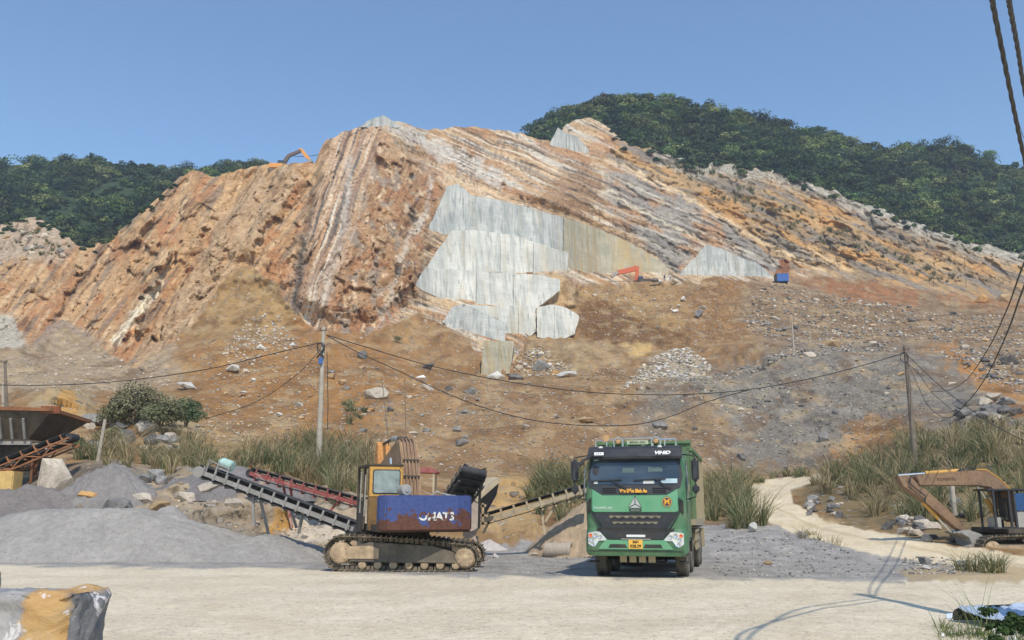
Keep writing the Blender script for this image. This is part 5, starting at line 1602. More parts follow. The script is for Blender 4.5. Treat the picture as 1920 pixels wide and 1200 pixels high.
text_mesh('lettering', 'ViHiD', 0.135, M_white, visor, (0.72, -0.055, 3.075), (PI / 2 - math.radians(32), 0, 0), sx=1.15, shear=0.25, bold=0.006)
# hood panel, emblem and badges
hood = panel([(-1.06, 2.2), (-0.8, 2.035), (0.8, 2.035), (1.06, 2.2), (1.06, 1.66), (1.0, 1.63), (-1.0, 1.63), (-1.06, 1.66)], 0.045, 0.05, 'hood_panel', M_greenlt, truck, 0.012)
text_mesh('lettering', 'Vạn Dặm Bình An', 0.125, M_yel, truck, (-0.02, -0.032, 2.145), (PI / 2 - math.radians(16), 0, 0), sx=0.72, bold=0.006)
text_mesh('lettering', 'HOWO-A7', 0.075, M_white, hood, (-0.78, -0.05, 1.735), (PI / 2, 0, 0), sx=1.25)
em = empty('emblem', (0.02, -0.05, 1.84)); em.parent = truck
tri = [(0.0, 0.19), (-0.17, -0.11), (0.17, -0.11)]; cen = (0.0, -0.015)
for k in range(3):
    a_, b2 = tri[k], tri[(k + 1) % 3]
    g_ = ((a_[0] + b2[0] + cen[0]) / 3, (a_[1] + b2[1] + cen[1]) / 3)
    m = MB(); m.prism([(g_[0] + (q[0] - g_[0]) * 0.82, g_[1] + (q[1] - g_[1]) * 0.82) for q in (a_, b2, cen)], lambda u, v, w_: Vector((u, w_, v)), -0.03, 0.0); m.build('emblem_arm', M_steel, em, 0.004)
m = MB(); m.prism([(-0.01 + 0.19 * math.cos(math.radians(a)), 0.19 * math.sin(math.radians(a))) for a in (90, 210, 330)], lambda u, v, w_: Vector((u + 0.01, w_, v)), -0.012, 0.0); m.build('emblem_back', M_blackp, em)
m = MB(); m.box((0.02, -0.055, 1.68), (0.30, 0.015, 0.06)); bp_ = m.build('badge_plate', M_blackp, truck)
text_mesh('lettering', 'SINOTRUK', 0.045, M_steel, bp_, (0.02, -0.066, 1.68), (PI / 2, 0, 0))
lg = empty('round_badge', (0.80, -0.046, 1.88)); lg.parent = truck
for r, mt, y in ((0.125, M_navy, 0.0), (0.115, M_yel, -0.004), (0.098, M_navy, -0.008)):
    m = MB(); m.lathe([(r, y), (r, y - 0.008)], (0, 0, 0), 'y', 24); m.build('badge_disc', mt, lg)
text_mesh('lettering', 'M', 0.17, M_yel, lg, (0, -0.02, -0.004), (PI / 2, 0, 0), bold=0.006)
# grille, gap, centre bumper
gr = panel([(-1.05, 1.625), (1.05, 1.625), (0.79, 1.24), (-0.79, 1.24)], 0.028, 0.05, 'upper_grille', M_blackp, truck, 0.01)
for z, hw in ((1.52, 0.66), (1.375, 0.58)):
    panel([(-hw, z + 0.04), (hw, z + 0.04), (hw - 0.06, z - 0.035), (-hw + 0.06, z - 0.035)], 0.034, 0.02, 'grille_slot', M_mesh, gr)
    m = MB()
    for k in range(6):
        x = -hw + 0.16 + k * (2 * hw - 0.32) / 5
        m.prism([(x - 0.09, z - 0.036), (x + 0.09, z - 0.036), (x, z + 0.012)], lambda u, v, w_: Vector((u, w_, v)), -0.042, -0.03)
    m.build('grille_tooth_strip', M_blackp, gr)
    panel([(-hw - 0.02, z + 0.065), (hw + 0.02, z + 0.065), (hw + 0.0, z + 0.042), (-hw, z + 0.042)], 0.05, 0.03, 'grille_lip', M_blackp, gr)
m = MB(); m.box((0, 0.0, 1.2), (1.9, 0.06, 0.08)); m.build('step_gap', M_blackd, truck)
bump_ = loft([(0.58, 1.18, -0.03), (0.66, 1.25, -0.07), (1.0, 1.25, -0.06), (1.16, 1.24, -0.02), (1.235, 1.23, 0.0)], 0.75, 0.2, 'bumper', M_green, truck)
yb = -0.075
m = MB(); fnb = lambda u, v, w_: Vector((u, yb + w_, v))
m.prism([(-0.86, 1.18), (0.86, 1.18), (0.66, 0.975), (-0.66, 0.975)], fnb, -0.02, 0.03); cbm = m.build('centre_grille', M_blackp, bump_, 0.008)
m = MB(); m.prism([(-0.46, 1.14), (0.5, 1.14), (0.38, 0.99), (-0.36, 0.99)], fnb, -0.028, 0.0); m.build('centre_recess', M_blackd, cbm)
m = MB(); m.box((0.02, yb - 0.035, 1.065), (0.46, 0.012, 0.055)); m.build('white_strip', M_white, cbm)
m = MB(); m.box((0.02, yb - 0.03, 0.988), (0.72, 0.03, 0.016)); m.build('chrome_strip', M_steel, cbm)
m = MB(); m.prism([(-0.74, 0.965), (-0.15, 0.965), (-0.15, 0.86), (0.17, 0.86), (0.17, 0.965), (0.74, 0.965), (0.92, 0.74), (-0.92, 0.74)], fnb, -0.03, 0.05); m.build('bumper_lip', M_greenlt, bump_, 0.01)
for s_ in (-1, 1):
    m = MB(); m.prism([(s_ * 0.62, 0.865), (s_ * 0.24, 0.865), (s_ * 0.19, 0.775), (s_ * 0.66, 0.775)], fnb, -0.034, 0.0); m.build('air_slot', M_blackd, bump_)
m = MB(); m.box((0, yb + 0.0, 0.70), (2.36, 0.03, 0.012)); m.build('bumper_seam', M_blackd, bump_)
m = MB(); m.box((0.01, yb - 0.045, 0.865), (0.34, 0.012, 0.215)); pl = m.build('number_plate', M_plate, truck, 0.004)
text_mesh('lettering', '36H', 0.085, M_ink, pl, (0.01, yb - 0.055, 0.92), (PI / 2, 0, 0), bold=0.003)
text_mesh('lettering', '028.39', 0.10, M_ink, pl, (0.01, yb - 0.055, 0.82), (PI / 2, 0, 0), bold=0.003)
for s_ in (-1, 1):
    m = MB(); poly = [(s_ * 1.17, 1.13), (s_ * 0.95, 1.17), (s_ * 0.86, 1.15), (s_ * 0.68, 0.95), (s_ * 0.90, 0.94), (s_ * 0.99, 0.81), (s_ * 1.06, 0.79), (s_ * 1.17, 0.87)]
    if s_ < 0: poly = poly[::-1]
    m.prism(poly, lambda u, v, w_: Vector((u, yb + w_ + 0.22 * max(0, abs(u) - 0.98) ** 1.1, v)), -0.018, 0.05); hl = m.build('headlight', M_glassl, truck, 0.006)
    for x, z, r, mt in ((0.98, 1.07, 0.062, M_steel), (1.07, 0.97, 0.055, M_steel), (1.05, 0.86, 0.05, M_steel), (0.86, 1.04, 0.05, M_steel), (1.11, 1.07, 0.045, M_orange)):
        yy_ = yb - 0.02 + 0.22 * max(0, x - 0.98) ** 1.1
        m = MB(); m.lathe([(r, yy_), (r, yy_ - 0.014), (r * 0.82, yy_ - 0.014), (r * 0.5, yy_ - 0.002), (0.0, yy_)], (s_ * x, 0, z), 'y', 16); m.build('lamp', mt, hl, smooth=True)
# wipers and panel lines
for x0, x1, z1 in ((-0.30, -1.06, 2.43), (0.80, -0.02, 2.44)):
    m = MB()
    m.tube([(x0 + 0.12, yf(2.2) - 0.05, 2.2), (x0 - 0.12, yf(2.32) - 0.07, 2.34), (x0 - 0.28, yf(z1) - 0.07, z1)], 0.014, 5)
    m.bar((x1, yf(z1 - 0.02) - 0.055, z1 - 0.03), (x0 - 0.02, yf(z1) - 0.055, z1), 0.02, 0.03); m.build('wiper', M_blackp, truck)
m = MB()
for s_ in (-1, 1):
    for z in (2.22, 2.17, 2.12): m.box((s_ * 0.62, yf(z) - 0.03, z), (0.34, 0.02, 0.014))
m.build('cowl_vent', M_blackd, cab)
for s_ in (-1, 1):
    m = MB(); m.tube([(s_ * 1.10, -0.03, 1.98), (s_ * 1.12, -0.03, 1.7), (s_ * 0.98, -0.035, 1.45), (s_ * 0.84, -0.04, 1.24)], 0.022, 5); m.build('air_deflector', M_blackp, cab)
    m = MB(); m.prism([(s_ * 1.13, 1.95), (s_ * 1.19, 1.9), (s_ * 1.19, 1.6), (s_ * 1.13, 1.66)], lambda u, v, w_: Vector((u, w_, v)), -0.02, 0.05); m.build('corner_vent', M_blackd, cab)
    # doors
    sx_ = s_ * 1.262
    m = MB(); m.prism([(0.35, 1.0), (1.85, 1.0), (1.85, 2.95), (0.62, 2.95), (0.38, 2.2)], lambda u, v, w_: Vector((s_ * (np.interp(v, [1, 2.02, 3.0], [1.235, 1.25, 1.2]) + w_), u, v)), 0.0, 0.02); dr_ = m.build('door', M_green, truck)
    m = MB(); m.prism([(0.55, 2.15), (1.72, 2.15), (1.72, 2.88), (0.78, 2.88)], lambda u, v, w_: Vector((s_ * (np.interp(v, [1, 2.02, 3.0], [1.235, 1.25, 1.2]) + w_), u, v)), 0.018, 0.03); m.build('side_window', M_glassd, dr_)
    m = MB(); m.box((s_ * 1.275, 1.6, 1.95), (0.03, 0.16, 0.04)); m.build('door_handle', M_blackp, dr_)
    m = MB(); m.tube([(s_ * 1.28, 0.3, 1.9), (s_ * 1.30, 0.28, 2.3), (s_ * 1.27, 0.34, 2.75)], 0.014, 5); m.build('grab_handle', M_steel, cab)
    # mirrors
    mr = empty('wing_mirror', (s_ * 1.5, 0.05, 2.62)); mr.parent = truck
    m = MB(); m.box((0, 0, 0.03), (0.19, 0.13, 0.56)); m.build('mirror_housing', M_blackp, mr, 0.05, seg=3, smooth=True)
    m = MB(); m.box((0, 0, -0.43), (0.18, 0.13, 0.22)); m.build('wide_mirror_housing', M_blackp, mr, 0.05, seg=3, smooth=True)
    for q, r_ in (([(-s_ * 0.30, 0.18, 0.42), (-s_ * 0.14, 0.06, 0.40), (0, 0.0, 0.36), (0, 0, 0.28)], 0.017), ([(0, 0, -0.2), (0, 0, -0.34)], 0.02), ([(0, 0, -0.5), (0.0, 0, -0.62), (-s_ * 0.24, 0.2, -0.68)], 0.015)):
        m = MB(); m.tube(q, r_, 6); m.build('mirror_arm', M_blackp, mr)
cm = empty('kerb_mirror', (-1.16, -0.10, 2.93)); cm.parent = truck
m = MB(); m.bar((-0.12, -0.05, -0.05), (0.18, 0.1, 0.14), 0.10, 0.06); m.build('mirror_housing', M_blackp, cm, 0.015)
m = MB(); m.cyl((-0.2, -0.06, -0.15), (-0.08, -0.05, -0.06), 0.055, None, 10); m.build('mirror_bowl', M_blackp, cm)
# roof rack, lamps, horn, sign
rk = empty('roof_rack', (0, 0.62, 3.28)); rk.parent = truck
m = MB()
m.tube([(-1.04, 0, 0), (-1.04, 0, 0.17), (-0.46, 0, 0.18)], 0.022, 6); m.tube([(1.02, 0, -0.02), (1.02, 0, 0.17), (0.5, 0, 0.18)], 0.022, 6)
m.tube([(-0.33, 0, 0.0), (-0.33, 0, 0.17), (-0.27, 0, 0.21), (0.37, 0, 0.21), (0.43, 0, 0.17), (0.43, 0, 0.0)], 0.024, 6)
for x in (-0.75, 0.74): m.tube([(x, 0, 0), (x, 0, 0.18)], 0.018, 6)
for x in (-0.45, 0.52):
    m.tube([(x - 0.11, -0.02, 0.0), (x - 0.11, -0.02, 0.15), (x - 0.07, -0.02, 0.215), (x, -0.02, 0.24), (x + 0.07, -0.02, 0.215), (x + 0.11, -0.02, 0.15), (x + 0.11, -0.02, 0.0)], 0.02, 6)
m.build('rack_tube', M_steel, rk)
for x in (-0.45, 0.52):
    m = MB(); m.lathe([(0.0, -0.06), (0.05, -0.055), (0.075, 0.0), (0.06, 0.06), (0.0, 0.07)], (x, 0, 0.13), 'y', 14); m.build('spot_lamp', M_tanl, rk, smooth=True)
m = MB(); m.box((0.05, -0.02, 0.105), (0.55, 0.03, 0.10)); sg = m.build('roof_sign', mat_simple('sign_pale_green', (0.45, 0.52, 0.34), 0.5), rk)
text_mesh('lettering', 'BÌNH AN', 0.085, M_ink, sg, (0.05, -0.038, 0.105), (PI / 2, 0, 0), sx=1.15)
m = MB(); m.cyl((-0.76, 0.1, 0.23), (-0.76, -0.05, 0.23), 0.03, 0.085, 14); m.cyl((-0.76, 0.3, 0.23), (-0.76, 0.1, 0.23), 0.03, None, 10); m.build('air_horn', M_tanl, rk, smooth=True)
# chassis, steps and underside
m = MB()
for x in (-0.42, 0.42): m.box((x, 4.5, 0.98), (0.09, 8.4, 0.26))
for y in (0.6, 2.2, 4.4, 6.8, 8.5): m.box((0, y, 0.95), (0.84, 0.12, 0.18))
m.box((0, 0.9, 0.85), (0.8, 1.2, 0.5))
m.build('chassis_frame', M_blackd, truck)
m = MB(); m.bar((-0.9, 1.45, 0.5), (0.9, 1.45, 0.5), 0.13, 0.14); m.bar((-0.5, 1.1, 0.46), (0.55, 1.1, 0.46), 0.07); m.bar((-0.62, 0.9, 0.40), (0.62, 0.9, 0.40), 0.05); m.bar((-0.62, 0.9, 0.40), (-0.7, 1.4, 0.62), 0.05); m.bar((0.62, 0.9, 0.40), (0.7, 1.4, 0.62), 0.05); m.build('front_axle', M_blackd, truck)
m = MB()
for k in range(4): m.box((-0.34 + k * 0.235, 0.22, 0.50), (0.17, 0.03, 0.16), Matrix.Rotation(0.25, 3, 'X'))
m.build('radiator_flap', M_dusty, truck)
for s_ in (-1, 1):
    m = MB(); m.box((s_ * 1.12, 0.45, 0.62), (0.22, 0.5, 0.05)); m.box((s_ * 1.12, 0.45, 0.42), (0.22, 0.4, 0.04)); m.build('cab_step', M_blackd, truck)
    m = MB(); m.prism([(0.72 + 0.75 * math.cos(a) + 0.73, 0.55 + 0.75 * math.sin(a)) for a in np.linspace(0.1, PI - 0.1, 12)] + [(1.45 - 0.66 * math.cos(a), 0.55 + 0.66 * math.sin(a)) for a in np.linspace(0.1, PI - 0.1, 12)],
                   lambda u, v, w_: Vector((s_ * w_, u, v)), 0.9, 1.24); m.build('mudguard', M_blackd, truck)
# wheels
def wheel(cx, cy, s_, dual=False):
    wr = empty('wheel', (cx, cy, 0.545)); wr.parent = truck
    for k in range(2 if dual else 1):
        o_ = -s_ * 0.34 * k
        m = MB()
        pr = [(0.30, -0.13), (0.42, -0.155), (0.505, -0.15), (0.54, -0.11), (0.545, 0.0), (0.54, 0.11), (0.505, 0.15), (0.42, 0.155), (0.30, 0.13)]
        m.lathe(pr, (o_, 0, 0), 'x', 40)
        for q in range(40):
            a = 2 * PI * q / 40
            for side in (-0.085, 0.085):
                c_ = Vector((o_ + side, 0.545 * math.cos(a + side), 0.545 * math.sin(a + side)))
                m.box(c_, (0.10, 0.05, 0.03), Matrix.Rotation(a + side - PI / 2, 3, 'X'))
        m.build('tyre', M_rubber, wr, smooth=False)
        m = MB(); m.lathe([(0.30, 0.12 * s_), (0.28, 0.04 * s_), (0.16, 0.02 * s_), (0.15, 0.10 * s_), (0.0, 0.12 * s_)] if not dual or k else [(0.30, 0.12 * s_), (0.26, -0.06 * s_), (0.14, -0.08 * s_), (0.13, 0.06 * s_), (0.0, 0.08 * s_)], (o_, 0, 0), 'x', 20)
        for q in range(10):
            a = 2 * PI * q / 10; m.cyl((o_ + 0.02 * s_, 0.2 * math.cos(a), 0.2 * math.sin(a)), (o_ + 0.06 * s_, 0.2 * math.cos(a), 0.2 * math.sin(a)), 0.02, None, 6)
        m.build('rim', M_dusty, wr)


for s_ in (-1, 1):
    wheel(s_ * 1.02, 1.45, s_); wheel(s_ * 1.02, 3.35, s_); wheel(s_ * 1.06, 6.2, s_, True); wheel(s_ * 1.06, 7.55, s_, True)
m = MB()
for y in (3.35, 6.2, 7.55): m.bar((-1.0, y, 0.545), (1.0, y, 0.545), 0.16, 0.2)
m.build('rear_axle', M_blackd, truck)
for s_ in (-1, 1):
    m = MB(); m.box((s_ * 0.98, 4.75, 0.86), (0.5, 1.2, 0.55)); m.build('fuel_tank', M_dusty, truck, 0.06)
    m = MB()
    for z in (0.62, 0.86, 1.1): m.box((s_ * 1.25, 4.75, z), (0.03, 1.9, 0.07))
    for y in (3.95, 4.75, 5.5): m.box((s_ * 1.235, y, 0.86), (0.03, 0.06, 0.6))
    m.build('side_guard', M_dusty, truck)
    m = MB(); m.box((s_ * 1.05, 6.9, 1.17), (0.44, 2.6, 0.03)); m.box((s_ * 1.05, 8.25, 0.8), (0.5, 0.02, 0.6)); m.build('rear_mudguard', M_dusty, truck)
# tipper body
body = empty('tipper_body', (0, 0, 0)); body.parent = truck
m = MB(); m.box((0, 5.55, 1.30), (2.4, 6.3, 0.10)); m.build('body_floor', M_dusty, body)
for s_ in (-1, 1):
    m = MB(); m.prism([(2.42, 1.3), (8.75, 1.3), (8.75, 3.05), (8.2, 3.3), (2.42, 3.3)], lambda u, v, w_: Vector((s_ * w_, u, v)), 1.2, 1.25); m.build('side_wall', M_greendk, body)
    for k in range(8):
        m = MB(); m.box((s_ * 1.285, 2.5 + k * 0.87, 2.28), (0.07, 0.13, 1.9)); m.build('side_rib', M_dusty if k > 1 else M_greendk, body, 0.01)
    m = MB(); m.box((s_ * 1.27, 5.3, 3.31), (0.14, 5.8, 0.10)); m.build('top_rail', M_greendk, body, 0.01)
    m = MB(); m.box((s_ * 1.27, 5.55, 1.36), (0.12, 6.4, 0.16)); m.build('bottom_rail', M_dusty, body, 0.01)
m = MB(); m.box((0, 2.45, 2.42), (2.5, 0.08, 2.2)); m.box((0, 2.40, 3.50), (2.6, 0.12, 0.08)); m.build('headboard', M_greendk, body, 0.01)
for x in (-0.9, -0.45, 0, 0.45, 0.9):
    m = MB(); m.box((x, 2.36, 2.4), (0.1, 0.1, 2.1)); m.build('headboard_rib', M_greendk, body)
m = MB(); m.box((1.22, 2.75, 3.42), (0.10, 0.7, 0.28)); m.box((-1.22, 2.75, 3.42), (0.10, 0.7, 0.28)); m.build('corner_post', M_greendk, body, 0.01)
m = MB(); m.box((0, 8.8, 2.15), (2.45, 0.08, 1.7)); m.build('tailgate', M_greendk, body)
# ------------------------------------------------------------------ diggers
M_ybody = mat_worn('digger_yellow', C(196, 150, 78), C(124, 94, 62), 0.58, 2.2, 0.6, 0.08)
M_boomc = mat_worn('digger_boom_brown', C(158, 128, 98), C(120, 94, 74), 0.5, 1.6, 0.7, 0.2)
M_cwblue = mat_worn('counterweight_blue', C(66, 80, 128), C(94, 62, 50), 0.53, 2.2, 0.7, 0.02, zbias=(0.50, 1.56))
M_tracks = mat_simple('track_steel', C(74, 68, 60), 0.75, metal=0.3, var=0.35, vs=6.0, dust=0.75, dustcol=tuple(C(170, 154, 128)), dscale=3.0)
M_tframe = mat_simple('track_frame_dusty', C(72, 70, 66), 0.8, var=0.35, vs=2.5, dust=0.55, dustcol=tuple(C(176, 156, 126)), dscale=0.9)
M_cream = mat_simple('dusty_cream_steel', C(184, 160, 128), 0.85, var=0.3, vs=5.0, dust=0.8, dustcol=tuple(C(116, 98, 80)), dscale=4.0)
M_grime = mat_simple('grimy_dark_steel', C(66, 58, 50), 0.75, var=0.4, vs=4.0, dust=0.5, dustcol=tuple(C(130, 112, 90)))
M_chrome = mat_simple('cylinder_rod', (0.7, 0.7, 0.68), 0.2, metal=0.9, var=0.05)
M_greyst = mat_simple('grey_painted_steel', C(150, 148, 142), 0.7, var=0.25, vs=4.0, dust=0.4)
M_dglass, nt, b = newmat('dusty_cab_glass')
b.inputs['Roughness'].default_value = 0.25; b.inputs['Specular IOR Level'].default_value = 0.5
r_ = ramp(nt, noise(nt, coords(nt, 'Object'), 3.0, 5, 0.6), [(0.35, C(118, 130, 126)), (0.7, C(158, 168, 162))]); nt.links.new(r_.outputs[0], b.inputs['Base Color'])


def rev(p, s_):
    return p if s_ > 0 else p[::-1]


def track_path(xl, zl, rl, xr, zr, rr, n=64):
    """closed outline round two wheels, flat on the ground, slightly arched on top"""
    pts = []
    for a in np.linspace(PI / 2, 3 * PI / 2, 14): pts.append((xl + rl * math.cos(a), zl + rl * math.sin(a)))
    for a in np.linspace(-PI / 2, PI / 2, 14): pts.append((xr + rr * math.cos(a), zr + rr * math.sin(a)))
    # top run with a sag
    (x0, z0), (x1, z1) = pts[-1], pts[0]
    for t in np.linspace(0, 1, 12)[1:-1]: pts.append((x0 + (x1 - x0) * t, z0 + (z1 - z0) * t + 0.05 * math.sin(PI * t)))
    P_ = np.array(pts + [pts[0]]); d = np.r_[0, np.cumsum(np.hypot(*np.diff(P_, axis=0).T))]
    s_ = np.linspace(0, d[-1], n, endpoint=False)
    return [(float(np.interp(q, d, P_[:, 0])), float(np.interp(q, d, P_[:, 1]))) for q in s_]


def crawler(root, y, w_, xl, zl, rl, xr, zr, rr, face, frame_poly, sprocket_left=True, patch=None):
    path = track_path(xl, zl, rl, xr, zr, rr)
    tr = empty('crawler_track', (0, y, 0)); tr.parent = root
    m = MB(); n = len(path)
    for i in range(n):
        x0, z0 = path[i]; x1, z1 = path[(i + 1) % n]
        tx, tz = x1 - x0, z1 - z0; L = math.hypot(tx, tz); tx /= L; tz /= L
        nx_, nz_ = tz, -tx
        if nx_ * ((x0 + x1) / 2 - (xl + xr) / 2) + nz_ * ((z0 + z1) / 2 - 0.45) < 0: nx_, nz_ = -nx_, -nz_
        g = 0.03
        q = [(x0 + tx * g * 0.2, z0 + tz * g * 0.2), (x1 - tx * g * 0.2, z1 - tz * g * 0.2), (x1 - tx * g * 0.2 + nx_ * 0.03, z1 - tz * g * 0.2 + nz_ * 0.03),
             (x0 + tx * L * 0.45 + nx_ * 0.03, z0 + tz * L * 0.45 + nz_ * 0.03), (x0 + tx * L * 0.36 + nx_ * 0.075, z0 + tz * L * 0.36 + nz_ * 0.075), (x0 + tx * L * 0.2 + nx_ * 0.075, z0 + tz * L * 0.2 + nz_ * 0.075), (x0 + tx * L * 0.12 + nx_ * 0.03, z0 + tz * L * 0.12 + nz_ * 0.03)]
        m.prism(q, lambda u, v, a: Vector((u, a, v)), -w_ / 2, w_ / 2)
        # chain link behind the shoe
        m.box(((x0 + x1) / 2 - nx_ * 0.05, 0, (z0 + z1) / 2 - nz_ * 0.05), (L * 0.8 if abs(tx) > 0.7 else 0.1, w_ * 0.35, 0.1 if abs(tx) > 0.7 else L * 0.8))
    m.build('track_shoes', M_tracks, tr)
    m = MB(); m.prism(frame_poly, lambda u, v, a: Vector((u, a, v)), -w_ * 0.36, w_ * 0.36); fr_ = m.build('track_frame', M_tframe, tr, 0.02)
    if patch:
        m = MB(); m.prism(patch, lambda u, v, a: Vector((u, a, v)), face * w_ * 0.36, face * (w_ * 0.36 + 0.025)); m.build('cover_plate', M_cream, fr_, 0.01)
    for cx, cz, r, nm in ((xl, zl, rl - 0.13, 'sprocket'), (xr, zr, rr - 0.05, 'idler_wheel')):
        m = MB(); m.lathe([(r, -w_ * 0.3), (r, w_ * 0.3)], (cx, 0, cz), 'y', 24)
        m.lathe([(r * 0.9, face * w_ * 0.36), (r * 0.8, face * w_ * 0.40), (r * 0.3, face * w_ * 0.42), (0.0, face * w_ * 0.46)], (cx, 0, cz), 'y', 24)
        for q in range(8):
            a = 2 * PI * q / 8; m.cyl((cx + r * 0.62 * math.cos(a), face * w_ * 0.38, cz + r * 0.62 * math.sin(a)), (cx + r * 0.62 * math.cos(a), face * w_ * 0.44, cz + r * 0.62 * math.sin(a)), 0.025, None, 6)
        m.build(nm, M_cream, tr, smooth=False)
    for k in range(7):
        x = xl + rl * 0.9 + (xr - xl - rl * 1.0) * (k + 0.5) / 7
        m = MB(); m.lathe([(0.09, -w_ * 0.32), (0.11, -w_ * 0.3), (0.11, w_ * 0.3), (0.09, w_ * 0.32), (0.04, w_ * 0.36)], (x, 0, 0.17), 'y', 14); m.build('track_roller', M_cream, tr)
    for x in (xl + (xr - xl) * 0.33, xl + (xr - xl) * 0.68):
        m = MB(); m.lathe([(0.08, -w_ * 0.34), (0.08, w_ * 0.38), (0.03, w_ * 0.4)], (x, 0, (zl + rl + zr + rr) / 2 - 0.1), 'y', 14); m.build('carrier_roller', M_grime, tr)
    return tr


# ---- the digger in the middle
gp = atz(757, 1071)
dg = empty('excavator', (gp.x, gp.y + 1.0, 0), math.radians(-3), 'old crawler digger seen from behind with a yellow cab and a rusty blue counterweight', 'excavator')
for y, fc in ((-1.0, -1), (1.05, -1)):
    crawler(dg, y, 0.56, -1.72, 0.50, 0.44, 1.80, 0.38, 0.34, fc, [(-1.45, 0.26), (1.55, 0.22), (1.5, 0.52), (0.9, 0.70), (-0.9, 0.80), (-1.45, 0.66)], patch=[(-1.5, 0.34), (-0.62, 0.34), (-0.62, 0.62), (-0.86, 0.70), (-1.5, 0.68)] if y < 0 else None)
m = MB(); m.box((0, 0, 0.62), (2.0, 1.6, 0.3)); m.cyl((0, 0, 0.75), (0, 0, 1.12), 0.62, None, 24); m.build('undercarriage', M_grime, dg)
up = empty('upper_structure', (0.05, 0.1, 0), math.radians(23)); up.parent = dg
m = MB(); m.box((0.0, -0.2, 1.18), (2.55, 3.2, 0.2)); m.box((-0.82, 1.0, 1.0), (0.9, 1.2, 0.2)); m.build('deck', M_grime, up, 0.02)
cwp = [(-1.32, -1.35), (-1.32, -1.75), (-1.2, -1.98), (-0.8, -2.1), (0.8, -2.1), (1.2, -1.98), (1.32, -1.75), (1.32, -1.35)]
m = MB(); m.prism(cwp, lambda u, v, w_: Vector((u, v, w_)), 1.12, 2.08); cwt = m.build('counterweight', M_cwblue, up, 0.035)
text_mesh('lettering', 'OMATS', 0.30, mat_worn('worn_white_letters', (0.72, 0.71, 0.68), C(96, 60, 46), 0.505, 4.5, 0.7, 0.02), cwt, (0.2, -2.106, 1.50), (PI / 2, 0, 0), sx=1.0, bold=0.012)
m = MB(); m.box((0.45, -0.5, 1.62), (1.6, 1.7, 0.72)); m.build('engine_housing', M_grime, up, 0.03)
m = MB(); m.box((-0.2, -1.0, 2.02), (0.5, 0.5, 0.08)); m.tube([(0.2, -1.1, 2.0), (0.5, -0.9, 2.18), (0.9, -1.0, 2.1), (1.1, -1.2, 2.0)], 0.03, 6); m.box((0.9, -0.9, 2.04), (0.3, 0.4, 0.14)); m.build('engine_cover', M_greyst, up, 0.02)
m = MB(); m.lathe([(0.02, -0.35), (0.14, -0.33), (0.16, -0.28), (0.16, 0.3), (0.12, 0.32)], (-0.50, -1.15, 2.23), 'y', 20); m.lathe([(0.05, -0.37), (0.04, -0.33)], (-0.50, -1.15, 2.23), 'y', 10); m.build('air_filter', M_greyst, up, smooth=True)
# cab
cb_ = empty('cab', (-0.86, 0.55, 0)); cb_.parent = up
m = MB(); fy = lambda u, v, w_: Vector((u, w_, v))
m.prism([(-0.50, 2.05), (0.50, 2.05), (0.50, 2.94), (-0.50, 2.94)], fy, -0.90, -0.86)
rear = m.build('rear_wall', M_ybody, cb_, 0.02)
rr_ = 0.09
def rrect(x0, x1, z0, z1, r, n=5):
    out = []
    for cx, cz, a0 in ((x1 - r, z1 - r, 0), (x0 + r, z1 - r, 90), (x0 + r, z0 + r, 180), (x1 - r, z0 + r, 270)):
        for k in range(n + 1):
            a = math.radians(a0 + 90 * k / n); out.append((cx + r * math.cos(a), cz + r * math.sin(a)))
    return out
m = MB(); m.prism(rrect(-0.40, 0.42, 2.14, 2.84, 0.07), fy, -0.915, -0.86); m.build('window_seal', M_blackp, rear)
m = MB(); m.prism(rrect(-0.37, 0.39, 2.17, 2.81, 0.06), fy, -0.925, -0.86); m.build('rear_window', M_dglass, rear)
m = MB(); m.prism([(-0.50, 1.12), (0.55, 1.12), (0.55, 2.05), (-0.50, 2.05)], fy, -0.90, -0.86); m.build('lower_rear_panel', mat_worn('cab_lower_brown', C(128, 100, 62), C(84, 70, 56), 0.5, 2.0, 0.8, 0.15), cb_)
m = MB(); m.box((0, 0.0, 2.97), (1.04, 1.84, 0.07)); m.build('cab_roof', M_grime, cb_, 0.02)
m = MB()
for x, y in ((-0.48, -0.84), (-0.48, 0.86), (0.48, 0.86), (-0.48, -0.1)): m.box((x, y, 2.04), (0.07, 0.07, 1.84))
m.box((-0.48, 0.0, 2.02), (0.06, 1.7, 0.06)); m.box((-0.48, 0.4, 1.5), (0.05, 0.9, 0.9))
m.build('cab_frame', M_grime, cb_)
for q in ([(-0.54, 0.1, 2.8), (-0.56, 0.1, 1.6)], [(-0.56, -0.7, 2.7), (-0.58, -0.7, 1.5)]):
    m = MB(); m.tube(q, 0.02, 6); m.build('hand_rail', M_greyst, cb_)
m = MB(); m.box((0.46, 0.0, 2.05), (0.05, 1.7, 1.8)); m.build('inner_side_wall', M_ybody, cb_)
m = MB(); m.box((0.0, 0.15, 1.55), (0.5, 0.5, 0.15)); m.box((0.0, -0.1, 1.95), (0.5, 0.12, 0.7)); m.build('seat', M_blackd, cb_, 0.03)
